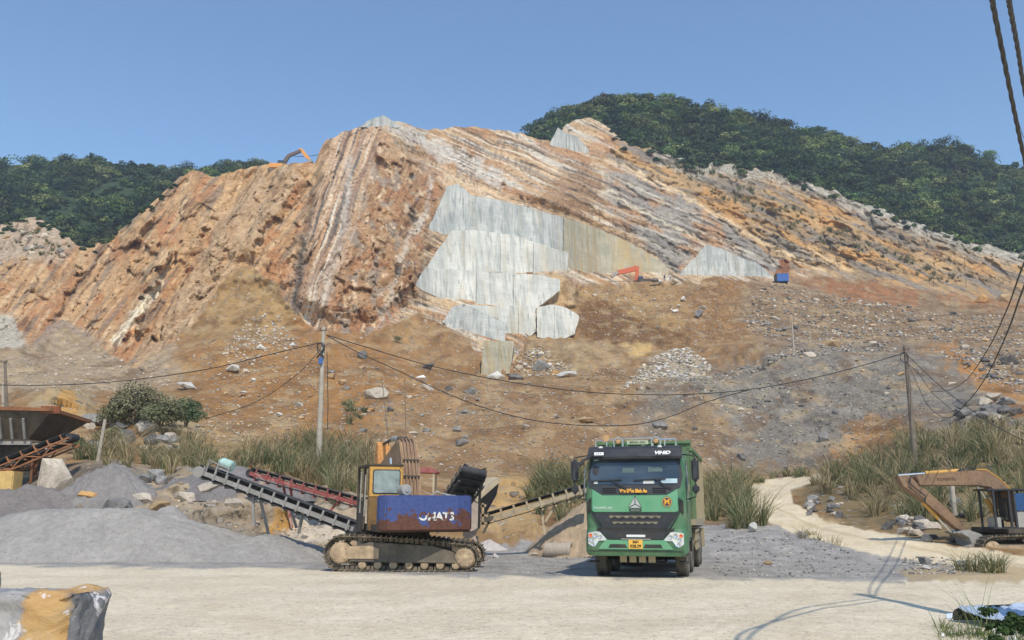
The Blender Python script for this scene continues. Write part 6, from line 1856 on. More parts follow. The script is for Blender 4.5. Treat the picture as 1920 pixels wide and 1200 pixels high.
# boom, stick
M_pipe = mat_simple('pipe_brown', C(142, 116, 92), 0.7, var=0.25, vs=3.0, dust=0.5, dustcol=tuple(C(96, 78, 64)))
bx = 0.18
fb = lambda u, v, w_: Vector((bx + w_, u, v))
bm_poly = [(0.35, 1.35), (0.85, 1.25), (1.55, 2.6), (1.95, 3.05), (5.3, 2.72), (5.45, 2.98), (2.2, 3.78), (1.75, 3.88), (1.35, 3.78), (1.05, 3.3)]
m = MB(); m.prism(bm_poly, fb, -0.29, 0.29); boom = m.build('boom', M_boomc, up, 0.03)
for k, x in enumerate((-0.17, -0.06, 0.05, 0.16)):
    m = MB(); m.tube([(bx + x, 0.47, 1.8), (bx + x, 0.72, 2.5), (bx + x, 0.99, 3.26), (bx + x, 1.27, 3.78), (bx + x, 1.52, 3.90), (bx + x, 1.85, 3.90), (bx + x, 2.3, 3.80)], 0.034, 6); m.build('hydraulic_pipe', M_pipe, boom, smooth=True)
for q in (2.1, 2.7, 3.2):
    m = MB(); m.box((bx, 0.35 + (q - 1.35) * 0.359 - 0.05, q), (0.50, 0.08, 0.05)); m.build('pipe_clamp', M_grime, boom)
m = MB(); m.box((bx, 0.42, 1.72), (0.75, 0.5, 0.55)); m.box((bx - 0.3, 0.6, 1.55), (0.08, 0.7, 0.9)); m.box((bx + 0.3, 0.6, 1.55), (0.08, 0.7, 0.9)); m.build('boom_foot', M_boomc, up, 0.02)
for x in (-0.42, 0.42):
    m = MB(); m.cyl((bx + x, 1.3, 1.3), (bx + x, 1.6, 2.1), 0.09, None, 12); m.cyl((bx + x, 1.6, 2.1), (bx + x, 1.95, 3.3), 0.05, None, 12); m.build('boom_cylinder', M_chrome, up, smooth=True)
m = MB(); m.prism([(5.1, 3.95), (5.4, 4.08), (5.62, 3.7), (5.5, 2.9), (5.25, 0.95), (5.05, 0.95), (5.0, 2.8)], lambda u, v, w_: Vector((bx + w_, u, v)), -0.22, 0.22); stk = m.build('stick', mat_worn('stick_orange', C(204, 144, 84), C(120, 92, 70), 0.55, 2.0, 0.7, 0.1), up, 0.02)
m = MB(); m.cyl((bx, 2.3, 3.95), (bx, 3.6, 4.05), 0.10, None, 14); m.build('stick_cylinder_barrel', M_greyst, boom, smooth=True)
m = MB(); m.cyl((bx, 3.6, 4.05), (bx, 5.3, 3.98), 0.05, None, 10); m.box((bx, 2.25, 3.9), (0.3, 0.2, 0.25)); m.build('stick_cylinder_rod', M_grime, boom)
m = MB(); m.prism([(4.8, 1.0), (5.35, 1.05), (5.6, 0.6), (5.4, 0.15), (4.7, 0.05), (4.6, 0.2), (5.1, 0.3), (5.2, 0.6)], lambda u, v, w_: Vector((bx + w_, u, v)), -0.5, 0.5); m.build('bucket', M_grime, up, 0.02)


# ---- generic side-on digger, boom pointing to -X
def digger(root, mb_, mbody, mcab, boom_poly, stick_poly, bucket_poly, cyl=(), cabbox=None, rods=()):
    fb2 = lambda u, v, w_: Vector((u, w_, v))
    m = MB(); m.prism(boom_poly, fb2, -0.24, 0.24); b1 = m.build('boom', mb_, root, 0.03)
    m = MB(); m.prism(stick_poly, fb2, -0.18, 0.18); s1 = m.build('stick', mb_, root, 0.025)
    m = MB(); m.prism(bucket_poly, fb2, -0.55, 0.55)
    for k in range(4):
        x, z = bucket_poly[0]; m.box((x, -0.45 + 0.3 * k, z), (0.16, 0.08, 0.07))
    m.build('bucket', M_greyst, root, 0.02)
    for a, c, r in cyl:
        a = Vector((a[0], 0, a[1])); c = Vector((c[0], 0, c[1])); mid = a.lerp(c, 0.55)
        m = MB(); m.cyl(a, mid, r, None, 12); cc_ = m.build('cylinder_barrel', mbody, root, smooth=True)
        m = MB(); m.cyl(mid, c, r * 0.55, None, 10); m.build('cylinder_rod', M_chrome, root, smooth=True)
    return b1, s1


# ---- right-hand digger
M_rbrown = mat_worn('right_digger_brown', C(134, 108, 84), C(104, 86, 70), 0.50, 1.8, 0.7, 0.2)
M_bluecur = mat_simple('blue_curtain', C(48, 82, 124), 0.8, var=0.25, vs=7.0)
M_rust = mat_simple('rust_red', C(128, 76, 52), 0.85, var=0.35, vs=4.0)
SR = 34.0
rp = at(1905, 1052, SR)
rz0 = rp.z
rd = empty('excavator', (rp.x, rp.y, rz0), math.radians(2), 'brown crawler digger at the right edge with an open black cab and folded stick', 'excavator')
kx_ = SR / F * 1.03


def rl(px, py): return ((px - 1905) * kx_, (1052 - py) * kx_)


b1, s1 = digger(rd, M_rbrown, M_ybody, None,
                [rl(*p) for p in [(1736, 908), (1742, 903), (1800, 898), (1842, 895), (1866, 896), (1885, 910), (1912, 938), (1925, 985), (1900, 985), (1880, 945), (1868, 925), (1840, 922), (1790, 922), (1740, 922)]],
                [rl(*p) for p in [(1704, 906), (1726, 904), (1740, 920), (1755, 930), (1800, 975), (1822, 998), (1815, 1003), (1800, 996), (1745, 948), (1712, 924)]],
                [rl(*p) for p in [(1797, 1003), (1812, 998), (1828, 1003), (1846, 1010), (1840, 1030), (1818, 1036), (1800, 1030), (1815, 1022), (1812, 1012)]],
                [(rl(1818, 896), rl(1708, 904), 0.09), (rl(1748, 950), rl(1795, 1003), 0.07), (rl(1885, 985), rl(1846, 912), 0.09)])
m = MB(); m.tube([Vector((rl(px, py)[0], -0.27, rl(px, py)[1])) for px, py in ((1725, 905), (1722, 918), (1735, 930), (1748, 940), (1746, 952))], 0.025, 6); m.tube([Vector((rl(px, py)[0], -0.1, rl(px, py)[1])) for px, py in ((1815, 896), (1828, 892), (1838, 889), (1848, 895))], 0.03, 6); m.build('hydraulic_hose', M_blackp, b1)
for x in (-0.12, 0.0, 0.12):
    m = MB(); m.tube([Vector((rl(px, py)[0], x, rl(px, py)[1] + 0.03)) for px, py in ((1850, 895), (1866, 895), (1886, 908), (1914, 936))], 0.025, 6); m.build('hydraulic_pipe', M_ybody, b1)
text_mesh('lettering', 'KOMATSU', 0.16, M_ink, b1, Vector((rl(1790, 911)[0], -0.245, rl(1790, 911)[1])), (PI / 2, math.radians(-1), 0))
for y in (-1.1, 1.0):
    crawler(rd, y, 0.55, rl(1835, 0)[0] - 0.05, 0.48, 0.42, rl(1835, 0)[0] + 3.5, 0.48, 0.42, -1, [(rl(1840, 0)[0], 0.3), (2.2, 0.3), (2.2, 0.66), (rl(1840, 0)[0], 0.66)], patch=[(rl(1832, 0)[0], 0.32), (2.1, 0.32), (2.1, 0.62), (rl(1832, 0)[0], 0.62)])
ux = rl(1905, 0)[0]
m = MB(); m.box((ux + 0.9, 0, 1.12), (3.6, 2.5, 0.2)); m.cyl((ux + 0.4, 0, 0.85), (ux + 0.4, 0, 1.05), 0.6, None, 20); m.build('deck', M_grime, rd, 0.02)
m = MB(); m.box((ux + 2.0, 0.2, 1.75), (2.2, 2.3, 1.1)); m.build('engine_housing', M_rust, rd, 0.05)
rc = empty('cab', (rl(1868, 0)[0], -0.75, 0)); rc.parent = rd
W2 = (1915 - 1843) * kx_; zt = rl(0, 930)[1]
m = MB(); m.box((W2 * 0.15, 0, zt), (W2 * 1.25, 1.0, 0.07)); m.build('cab_roof', M_blackp, rc, 0.02)
m = MB()
for x in (-W2 * 0.33, W2 * 0.05, W2 * 0.17, W2 * 0.62):
    for y in (-0.45, 0.45): m.box((x, y, (zt + 1.2) / 2), (0.07, 0.06, zt - 1.2))
m.box((W2 * 0.1, -0.46, 1.22), (W2 * 1.0, 0.05, 0.06)); m.box((W2 * 0.1, 0.46, 1.22), (W2 * 1.0, 0.05, 0.06)); m.box((-W2 * 0.33, 0, 1.22), (0.05, 0.9, 0.06)); m.build('cab_frame', M_blackp, rc)
m = MB(); m.box((W2 * 0.39, -0.47, 1.52), (W2 * 0.42, 0.04, 0.58)); m.build('lower_door_panel', M_greyst, rc, 0.02)
m = MB()
m.prism([(W2 * 0.2 + W2 * 0.4 * k / 16, -0.44 + 0.02 * (k % 2)) for k in range(17)] + [(W2 * 0.6, -0.40), (W2 * 0.2, -0.40)], lambda u, v, w_: Vector((u, v, w_)), 1.84, zt - 0.12); m.build('blue_curtain', M_bluecur, rc)
m = MB(); m.box((-W2 * 0.05, 0.1, 1.55), (0.5, 0.5, 0.14)); m.box((W2 * 0.1, 0.1, 1.95), (0.12, 0.5, 0.7)); m.build('seat', M_blackd, rc, 0.03)
m = MB(); m.box((-W2 * 0.2, 0.0, 1.4), (0.25, 0.5, 0.4)); m.build('console', M_greyst, rc, 0.02)


# ---- the two diggers far up in the quarry
def far_digger(px, py, Y, s, flip, label, mb_, mbody, boom, stick, bucket):
    p = at(px, py, Y)
    r = empty('excavator', p, 0, label, 'excavator')
    k = Y / F * 1.03
    T = lambda a, b2: ((a - px) * k, (py - b2) * k)
    m = MB(); fb3 = lambda u, v, w_: Vector((u, w_, v))
    m = MB(); m.prism([T(*q) for q in boom], fb3, -0.3, 0.3); m.build('boom', mb_[0], r)
    m = MB(); m.prism([T(*q) for q in stick], fb3, -0.25, 0.25); m.build('stick', mb_[1], r)
    m = MB(); m.prism([T(*q) for q in bucket], fb3, -0.6, 0.6); m.build('bucket', M_greyst, r)
    bx_ = (min(q[0] for q in boom) if not flip else max(q[0] for q in boom)); x0, z0 = T(bx_, py)
    sg_ = -1 if not flip else 1
    m = MB(); m.box((x0 + sg_ * 1.2, 0, -1.0), (3.4, 2.6, 1.2)); m.build('body', mbody, r, 0.1)
    m = MB(); m.box((x0 + sg_ * 0.2, -0.7, -0.4), (1.4, 1.0, 1.5)); m.build('cab', M_glassd, r, 0.1)
    for y in (-1.1, 1.1):
        m = MB(); m.prism([(x0 + sg_ * 1.0 + a, -2.2 + b2) for a, b2 in rrect(-2.1, 2.1, -0.45, 0.45, 0.4)], fb3, y - 0.3, y + 0.3); m.build('crawler_track', M_tracks, r)
    return r


M_far_o = mat_simple('far_orange', C(214, 150, 84), 0.7, var=0.15); M_far_b = mat_simple('far_dark_boom', C(104, 90, 82), 0.7, var=0.15); M_far_r = mat_simple('far_red_orange', C(196, 98, 62), 0.6, var=0.12)
far_digger(545, 306, 200, 1, False, 'distant digger with an orange stick working on the ridge against the sky', (M_far_b, M_far_o), M_far_o,
           [(529, 306), (533, 296), (539, 288), (562, 278), (566, 282), (543, 293), (538, 302), (536, 307)], [(559, 277), (563, 275), (569, 279), (585, 300), (582, 303), (573, 295)], [(578, 300), (586, 299), (588, 305), (578, 306)])
far_digger(1170, 522, base_depth(1060, 498) + (base_depth(1250, 506) - base_depth(1060, 498)) * 112 / 190 - 3.0, 1, True, 'distant red orange digger on the brown bench in front of the marble wall', (M_far_r, M_far_r), M_grime,
           [(1147, 519), (1144, 516), (1160, 506), (1194, 498), (1199, 502), (1196, 507), (1163, 514)][::-1], [(1190, 497), (1199, 499), (1198, 512), (1196, 526), (1190, 526), (1192, 510)], [(1145, 516), (1156, 508), (1160, 513), (1147, 521)])
# ------------------------------------------------------------------ crushing plant, heaps, poles, cables
M_belt = mat_simple('conveyor_belt', (0.025, 0.025, 0.027), 0.75, var=0.25, dust=0.35, dustcol=(0.2, 0.19, 0.17))
M_frameg = mat_simple('conveyor_frame_grey', C(148, 144, 138), 0.75, var=0.25, vs=3.0, dust=0.5, dustcol=tuple(C(120, 108, 94)))
M_framer = mat_worn('conveyor_frame_red', C(142, 78, 72), C(188, 158, 142), 0.55, 2.5, 0.8, 0.15)
M_frameb = mat_simple('black_frame', C(58, 56, 54), 0.7, var=0.3, dust=0.4, dustcol=tuple(C(110, 104, 96)))
M_pinkd = mat_simple('pale_pink_dust', C(186, 170, 156), 0.95, var=0.2, vs=3.0, dust=0.6, dustcol=tuple(C(150, 134, 122)), bmp=0.3)
M_dustcream = mat_simple('cream_dust_steel', C(190, 172, 142), 0.95, var=0.2, vs=3.0, dust=0.5, dustcol=tuple(C(150, 132, 108)))
M_rustb = mat_simple('rust_brown', C(136, 92, 62), 0.9, var=0.35, vs=3.0, dust=0.4, dustcol=tuple(C(90, 66, 50)), bmp=0.3)
M_teal = mat_simple('motor_teal', C(164, 190, 178), 0.5, var=0.15)
M_conc = mat_simple('concrete', C(176, 166, 150), 0.9, var=0.2, vs=3.0, dust=0.4, dustcol=tuple(C(140, 126, 106)), bmp=0.3)
M_wood = mat_simple('pole_wood', C(124, 112, 98), 0.9, var=0.3, vs=2.0, dust=0.4, dustcol=tuple(C(80, 70, 60)), bmp=0.3)
M_cable = mat_simple('black_cable', (0.02, 0.02, 0.022), 0.6, var=0.1)
M_twist = mat_simple('twisted_cable', (0.045, 0.042, 0.042), 0.6, var=0.2)


def conveyor(p0, p1, width, label, mf, legs=(), nb=12, rail=0.16, motor=False, belt_h=0.16, wheel_r=0.2, truss=False, across=None, sign=1):
    """p0 = head (top), p1 = tail"""
    p0 = Vector(p0); p1 = Vector(p1)
    root = empty('conveyor', p1, 0, label, 'conveyor')
    a = p0 - p1; d = a.normalized()
    r = (Vector(across) if across else d.cross(Vector((0, 0, 1)))).normalized(); u = r.cross(d).normalized()
    if u.z < 0: u = -u
    L = a.length; O = Vector((0, 0, 0))
    for s_ in (-1, 1):
        m = MB()
        if truss:
            m.bar(r * s_ * width / 2 - u * 0.05, a + r * s_ * width / 2 - u * 0.05, 0.07, 0.07, u); m.bar(r * s_ * width / 2 - u * 0.42, a + r * s_ * width / 2 - u * 0.42, 0.07, 0.07, u)
            n = max(3, int(L / 0.6))
            for k in range(n):
                q0 = d * (L * k / n) + r * s_ * width / 2; q1 = d * (L * (k + 1) / n) + r * s_ * width / 2
                m.bar(q0 - u * (0.05 if k % 2 else 0.42), q1 - u * (0.42 if k % 2 else 0.05), 0.05, 0.05, u)
        else:
            m.bar(r * s_ * width / 2, a + r * s_ * width / 2, 0.06, rail, u)
        m.build('side_rail', mf, root)
    m = MB()
    hb = belt_h
    n = 14
    vs = []; fs = []
    for i in range(n + 1):
        q = d * (L * i / n)
        for t, lift in ((-0.46, 0.10), (-0.25, 0.0), (0.25, 0.0), (0.46, 0.10)):
            vs.append(q + r * t * width + u * (hb + lift))
        for t in (0.46, -0.46): vs.append(q + r * t * width - u * (hb + 0.02))
    for i in range(n):
        for k in range(3): fs.append((i * 6 + k, i * 6 + k + 1, (i + 1) * 6 + k + 1, (i + 1) * 6 + k))
        fs.append((i * 6 + 4, i * 6 + 5, (i + 1) * 6 + 5, (i + 1) * 6 + 4))
    m.add(vs, fs)
    b = m.build('belt', M_belt, root)
    sol = b.modifiers.new('thick', 'SOLIDIFY'); sol.thickness = 0.03
    for k in range(nb):
        q = d * (L * (k + 0.5) / nb)
        m = MB()
        m.bar(q + r * width * 0.54 - u * 0.12, q + r * width * 0.54 + u * 0.24, 0.06, 0.07, d); m.bar(q - r * width * 0.54 - u * 0.12, q - r * width * 0.54 + u * 0.24, 0.06, 0.07, d)
        m.bar(q - r * width * 0.54 + u * 0.06, q + r * width * 0.54 + u * 0.06, 0.05, 0.05, u); m.bar(q - r * width * 0.5 - u * (hb + 0.06), q + r * width * 0.5 - u * (hb + 0.06), 0.06, 0.06, u)
        m.build('idler_bracket', mf, root)
    for q in (O, a):
        m = MB(); m.cyl(q - r * width * 0.5, q + r * width * 0.5, hb + 0.02, None, 16); m.build('end_roller', M_belt, root)
    for (la, lb) in legs:
        m = MB(); m.bar(Vector(la) - p1, Vector(lb) - p1, 0.09, 0.09); m.build('leg', mf, root)
    if motor:
        q = a - d * 0.1
        m = MB(); m.lathe([(wheel_r, -0.04), (wheel_r, 0.04), (wheel_r * 0.8, 0.04), (wheel_r * 0.8, -0.02)], (0, 0, 0), 'y', 20)
        for k in range(5):
            an = 2 * PI * k / 5; m.bar((0, 0, 0), (wheel_r * 0.85 * math.cos(an), 0, wheel_r * 0.85 * math.sin(an)), 0.05, 0.07, (0, 1, 0))
        w_ = m.build('drive_wheel', M_frameg, root); w_.location = q + r * sign * (width * 0.5 + 0.1)
        m = MB(); c0 = a - d * 0.95 + u * 0.55; m.cyl(c0 - d * 0.26, c0 + d * 0.26, 0.19, None, 16); m.cyl(c0 + d * 0.26, c0 + d * 0.34, 0.15, None, 12); m.build('motor', M_teal, root, 0.03, smooth=True)
        m = MB()
        for t in (0.35, 0.75, 1.25):
            m.bar(a - d * t + r * sign * width * 0.5, a - d * t + r * sign * width * 0.5 + u * 0.55, 0.05, 0.05, d)
        m.bar(a - d * 0.35 + r * sign * width * 0.5 + u * 0.5, a - d * 1.25 + r * sign * width * 0.5 + u * 0.45, 0.04, 0.04)
        m.bar(a + d * 0.5 - u * 0.05 - r * width * 0.4, a - d * 0.3 - r * width * 0.4, 0.05, 0.12); m.bar(a + d * 0.5 - u * 0.05 + r * width * 0.4, a - d * 0.3 + r * width * 0.4, 0.05, 0.12)
        m.build('head_frame', mf, root)
    return root


conveyor(at(378, 884, 33.0), at(668, 992, 31.0), 0.75, 'long black belt conveyor rising to the left from behind the yellow digger cab', M_frameg,
         [(at(474, 925, 32.1), at(476, 986, 32.1)), (at(486, 928, 32.8), at(506, 1012, 32.8)), (at(568, 960, 31.5), at(560, 1000, 31.7)), (at(545, 955, 32.5), at(556, 990, 32.6))], 13, motor=True, across=(0.05, 1, 0), sign=-1)
conveyor(at(472, 888, 38.5), at(672, 944, 37.5), 0.6, 'faded red belt conveyor sloping behind the long black one', M_framer,
         [(at(530, 905, 38.2), at(548, 990, 38.2)), (at(544, 908, 38.9), at(556, 1000, 38.9)), (at(640, 934, 37.7), at(600, 980, 37.7))], 9, across=(0.0, 1, 0))
conveyor(at(889, 885, 29.8), at(850, 942, 33.0), 0.82, 'short steep black conveyor seen from below right of the counterweight', M_frameb, [(at(872, 905, 31.0), at(876, 990, 31.6)), (at(900, 905, 31.0), at(898, 990, 31.6))], 5, belt_h=0.12, across=(1, 0.0, -0.22), truss=True)
conveyor(at(1100, 919, 33.5), at(906, 976, 34.5), 0.6, 'pale narrow conveyor running from the crusher to behind the truck mirror', M_dustcream,
         [(at(1013, 944, 33.9), at(1022, 1002, 33.9)), (at(1048, 936, 33.7), at(1023, 978, 33.8)), (at(918, 976, 34.4), at(906, 1000, 34.4))], 8, across=(0, 1, 0))
# crusher
cr = empty('crusher', atz(898, 1030), 0, 'dust covered pale crusher behind the right end of the blue counterweight', 'crusher')
cr.location = (cr.location.x, 33.2, 0.0)
kc = 33.2 / F * 1.03
T = lambda px, py, y=0.0: Vector(((px - 898) * kc, y, (1033 - py) * kc))
m = MB(); m.prism([(T(p_, q_).x, T(p_, q_).z) for p_, q_ in ((880, 935), (905, 928), (912, 950), (908, 985), (900, 1000), (882, 1000))], lambda u, v, w_: Vector((u, w_, v)), -0.5, 0.6); m.build('crusher_body', M_pinkd, cr, 0.05)
for (a_, b_, y) in ((( 884, 1000), (884, 1036), -0.45), ((900, 995), (914, 1034), -0.45), ((905, 998), (900, 1036), 0.4), ((890, 1000), (900, 1034), -0.4)):
    m = MB(); m.bar(T(*a_, y), T(*b_, y), 0.11, 0.11); m.build('leg', M_pinkd, cr)
m = MB(); m.lathe([(0.42, -0.08), (0.42, 0.08), (0.34, 0.08), (0.34, -0.02), (0.1, -0.02), (0.1, 0.1), (0, 0.1)][::-1], T(893, 968, -0.62), 'y', 24); m.build('flywheel', M_pinkd, cr)
m = MB(); m.add([T(872, 948, -0.4), T(903, 934, -0.5), T(945, 897, -0.2), T(918, 895, 0.9), T(880, 925, 0.9)], [(0, 1, 2, 3, 4)]); ch = m.build('feed_chute', M_dustcream, cr); sd = ch.modifiers.new('t', 'SOLIDIFY'); sd.thickness = 0.05
m = MB(); m.bar(T(903, 936, -0.52), T(946, 898, -0.22), 0.06, 0.16); m.build('chute_edge', M_dustcream, cr)
m = MB(); m.add([T(905, 940, -0.3), T(943, 902, -0.05), T(938, 925, 0.4), T(915, 965, 0.4)], [(0, 1, 2, 3)]); cu_ = m.build('chute_side', M_frameb, cr); sd = cu_.modifiers.new('t', 'SOLIDIFY'); sd.thickness = 0.04
for (a_, b_) in (((900, 960), (925, 962)), ((902, 948), (922, 944)), ((916, 940), (916, 985)), ((908, 945), (908, 985)), ((900, 975), (924, 975))):
    m = MB(); m.bar(T(*a_, -0.3), T(*b_, -0.3), 0.09, 0.09); m.build('platform_rail', M_cream, cr)
m = MB()
for y in (-0.55, -0.2):
    m.tube([T(862, 1010, y), T(884, 1000, y), T(890, 1020, y + 0.2), T(880, 1034, y)], 0.03, 5)
m.build('hanging_cable', M_pinkd, cr)
heap_mesh('gravel_heap', atz(915, 1036) + Vector((0, 1.2, 0)), 1.9, 1.8, 0.5, M_heap, C(190, 180, 170), 'small pale dust heap at the foot of the crusher', 'gravel heap', seed=31, nx=50, ny=40)
# shed roof
sr = empty('shed', at(790, 905, 44), 0, 'small shed with a red sheet roof behind the digger boom', 'shed')
ks = 44 / F * 1.03
m = MB(); m.prism([(-22 * ks, 26 * ks), (20 * ks, 26 * ks), (32 * ks, 18 * ks), (28 * ks, 16 * ks), (-22 * ks, 18 * ks)], lambda u, v, w_: Vector((u, w_, v)), -0.8, 0.8); m.build('roof', mat_simple('red_sheet', C(150, 74, 70), 0.7, var=0.2, dust=0.3), sr)
for x, y in ((-18, -0.7), (24, -0.7), (-18, 0.7), (24, 0.7)):
    m = MB(); m.box((x * ks, y, 0.0), (0.09, 0.09, 1.0)); m.build('post', M_dustcream, sr)

# rusty hopper at the left edge
hp_Y = 43.0
kh = hp_Y / F * 1.03
hb_ = at(40, 920, hp_Y)
hp = empty('hopper', hb_, 0, 'rusty steel feed hopper on stilts at the left edge', 'hopper')
T = lambda px, py, y=0.0: Vector(((px - 40) * kh, y, (920 - py) * kh))
m = MB()
lo = [T(-30, 832, -1.0), T(62, 832, -1.0), T(62, 832, 1.2), T(-30, 832, 1.2)]; hi = [T(-60, 778, -1.7), T(112, 782, -1.7), T(118, 790, 1.8), T(-60, 778, 1.8)]
m.add(lo + hi, [(0, 1, 5, 4), (1, 2, 6, 5), (2, 3, 7, 6), (3, 0, 4, 7)]); hbn = m.build('hopper_bin', M_grime, hp); sd = hbn.modifiers.new('t', 'SOLIDIFY'); sd.thickness = 0.06
m = MB()
for a_, b_ in zip(hi, hi[1:] + hi[:1]): m.bar(a_, b_, 0.14, 0.16)
m.build('bin_rim', M_rustb, hp)
for px in (-10, 16, 36, 58):
    m = MB(); m.bar(T(px, 830, -1.05), T(px + 2, 796, -1.5), 0.10, 0.22); m.build('bin_rib', M_frameg, hp)
m = MB(); m.box(T(16, 838, -0.9), (100 * kh, 0.16, 0.16)); m.box(T(16, 838, 1.1), (100 * kh, 0.16, 0.16)); m.build('cross_beam', M_frameg, hp)
for px, y in ((5, -0.9), (-18, -0.9), (5, 1.1), (55, 1.1)):
    m = MB(); m.box(T(px, 882, y), (0.2, 0.2, 90 * kh)); m.build('leg', M_conc, hp)
m = MB(); m.box(T(108, 782, -1.6), (0.9, 0.1, 0.35)); m.build('side_plate', M_rust, hp)
m = MB(); m.box(T(15, 862, 0.3), (2.2, 1.4, 1.2)); m.build('feeder', M_grime, hp, 0.1)
conveyor(at(136, 820, 42.0), at(-40, 892, 40.0), 0.7, 'rusty lattice conveyor climbing under the hopper at the left edge', M_rustb, [(at(62, 852, 41.0), at(58, 905, 41.0)), (at(78, 850, 41.3), at(52, 912, 41.3)), (at(66, 852, 41.5), at(68, 900, 41.5))], 7, across=(0.05, 1, 0), truss=True)
cbk = empty('concrete_block', at(8, 922, 40), 0.1, 'yellowish concrete block standing at the left edge below the hopper', 'block')
m = MB(); m.box((0, 0, 0.42), (1.05, 1.0, 0.95)); m.build('block_body', mat_simple('yellow_concrete', C(200, 166, 104), 0.9, var=0.2, vs=3.0, bmp=0.4), cbk, 0.04)
m = MB(); m.tube([(-0.2, 0, 0.9), (-0.15, 0, 1.02), (0.15, 0, 1.02), (0.2, 0, 0.9)], 0.03, 6); m.build('lifting_loop', M_rustb, cbk)

# ------------------------------------------------------------------ heaps of crushed stone
def yard_heap(base, w_, d_, h_, col, label, seed, flat=0.0, sharp=1.0, skew=0.0, lumps=0.04, rz=0.0):
    return heap_mesh('gravel_heap', base, w_, d_, h_, M_heap, col, label, 'gravel heap', seed=seed, flat=flat, sharp=sharp, skew=skew, lumps=lumps, rz=rz)


b_ = atz(190, 1042); yard_heap((b_.x, 33.0, 0), 16.6, 7.4, 1.8, C(154, 148, 140), 'long low heap of fine grey crushed stone at the left of the yard', 61, flat=0.24, sharp=0.9, lumps=0.03)
b_ = atz(490, 1048); yard_heap((b_.x, 32.4, 0), 6.4, 5.0, 0.85, C(154, 148, 140), 'low grey stone spill at the right end of the long heap', 66, flat=0.1, sharp=1.0, lumps=0.04)
yard_heap((at(314, 1000, 36.5).x, 36.5, -0.05), 4.6, 4.6, 2.05, C(158, 152, 144), 'small pointed cone of grey stone behind the long heap', 62, sharp=0.85, lumps=0.02)
q = surf(192, 925); yard_heap((q.x, q.y + 0.6, q.z - 1.2), 7.2, 5.6, 2.6, C(134, 128, 122), 'dark grey gravel heap below the leaning post', 63, sharp=0.85, lumps=0.05)
q = surf(420, 905); yard_heap((q.x, q.y + 1.0, q.z - 0.9), 8.6, 5.0, 1.5, C(122, 116, 112), 'low dark grey heap under the head of the black conveyor', 64, sharp=0.9)
q = surf(40, 960); yard_heap((q.x, q.y, q.z - 1.0), 13, 8, 2.1, C(126, 118, 112), 'dark gravel heap at the left edge below the concrete block', 65, sharp=0.9, lumps=0.08)
yard_heap((at(1135, 1020, 35.5).x, 35.5, -0.05), 6.4, 6.0, 2.6, C(178, 156, 128), 'tan gravel cone right behind the truck', 67, sharp=0.85, lumps=0.02)

# culvert pipe
pp = atz(1047, 1042)
cp_ = empty('concrete_pipe', (pp.x, 33.5, 0.22), math.radians(-22), 'short grey concrete pipe lying at the foot of the tan gravel cone', 'pipe')
m = MB(); m.lathe([(0.25, -0.5), (0.27, -0.5), (0.27, 0.38), (0.31, 0.40), (0.31, 0.5), (0.22, 0.5), (0.22, -0.5), (0.25, -0.5)], (0, 0, 0), 'x', 24); m.build('pipe_shell', M_conc, cp_, smooth=True)
m = MB(); m.cyl((0.1, 0, -0.08), (0.62, -0.02, -0.1), 0.12, None, 14); m.build('inner_pipe', M_white, cp_, smooth=True)

# ------------------------------------------------------------------ poles
def pole(base, top, r0, r1, label, mat, name='utility_pole', n=12, cat='pole', fit=True):
    base = Vector(base); top = Vector(top)
    r = empty(name, base, 0, label, cat)
    m = MB(); m.cyl(-(top - base) * 0.08, top - base, r0, r1, n); m.build('shaft', mat, r, smooth=True)
    if fit:
        t = top - base
        m = MB(); m.bar(t * 0.965 + Vector((-0.25, -0.1, 0)), t * 0.965 + Vector((0.25, -0.1, 0)), 0.05, 0.05)
        for x in (-0.2, 0.2): m.cyl(t * 0.965 + Vector((x, -0.1, 0.02)), t * 0.965 + Vector((x, -0.1, 0.14)), 0.03, 0.04, 8)
        m.build('insulator_bracket', M_grime, r)
    return r


Q = lambda px, py, Y: at(px, py, Y)
p1 = pole(Q(598, 846, 57), Q(607, 612, 57), 0.20, 0.12, 'tall pale concrete utility pole left of the centre, above the reeds', M_conc)
o = p1.location
m = MB(); m.lathe([(0.0, -0.2), (0.14, -0.2), (0.14, 0.2), (0.0, 0.2)], Q(601, 677, 56.8) - o, 'z', 10); m.build('blue_box', mat_simple('blue_plastic', C(66, 104, 160), 0.6), p1)
m = MB(); m.tube([Q(602, 640, 56.8) - o + Vector((0.25 * math.cos(t * 3.1), 0, 0.5 * math.sin(t * 2.2) - 0.6)) for t in np.linspace(0, 6, 40)], 0.03, 5); m.build('cable_coil', M_cable, p1)
m = MB(); m.tube([Q(613, 660, 56.9) - o, Q(615, 760, 56.9) - o, Q(614, 805, 56.9) - o], 0.025, 5); m.build('down_wire', M_cable, p1)
p2 = pole(Q(1716, 866, 60), Q(1697, 648, 60), 0.19, 0.13, 'weathered wooden utility pole on the grassy bank above the right digger', M_wood)
o = p2.location
m = MB(); m.tube([Q(1695, 665, 59.8) - o + Vector((0.28 * math.cos(t), 0, 0.36 * math.sin(t) - 0.2)) for t in np.linspace(0, 19, 60)], 0.025, 5); m.build('cable_coil', M_cable, p2)
p3 = pole(Q(13, 772, 62), Q(9, 676, 62), 0.12, 0.09, 'dark slender pole standing behind the rusty hopper at the left edge', M_wood)
pole(Q(6, 770, 62.4), Q(5, 718, 62.4), 0.10, 0.08, 'short pale post beside the dark slender pole at the left edge', M_conc, 'post', fit=False, cat='post')
pole(Q(182, 872, 46), Q(197, 786, 46), 0.10, 0.08, 'grey leaning post standing out of the dark gravel heap', M_conc, 'post', fit=False, cat='post')
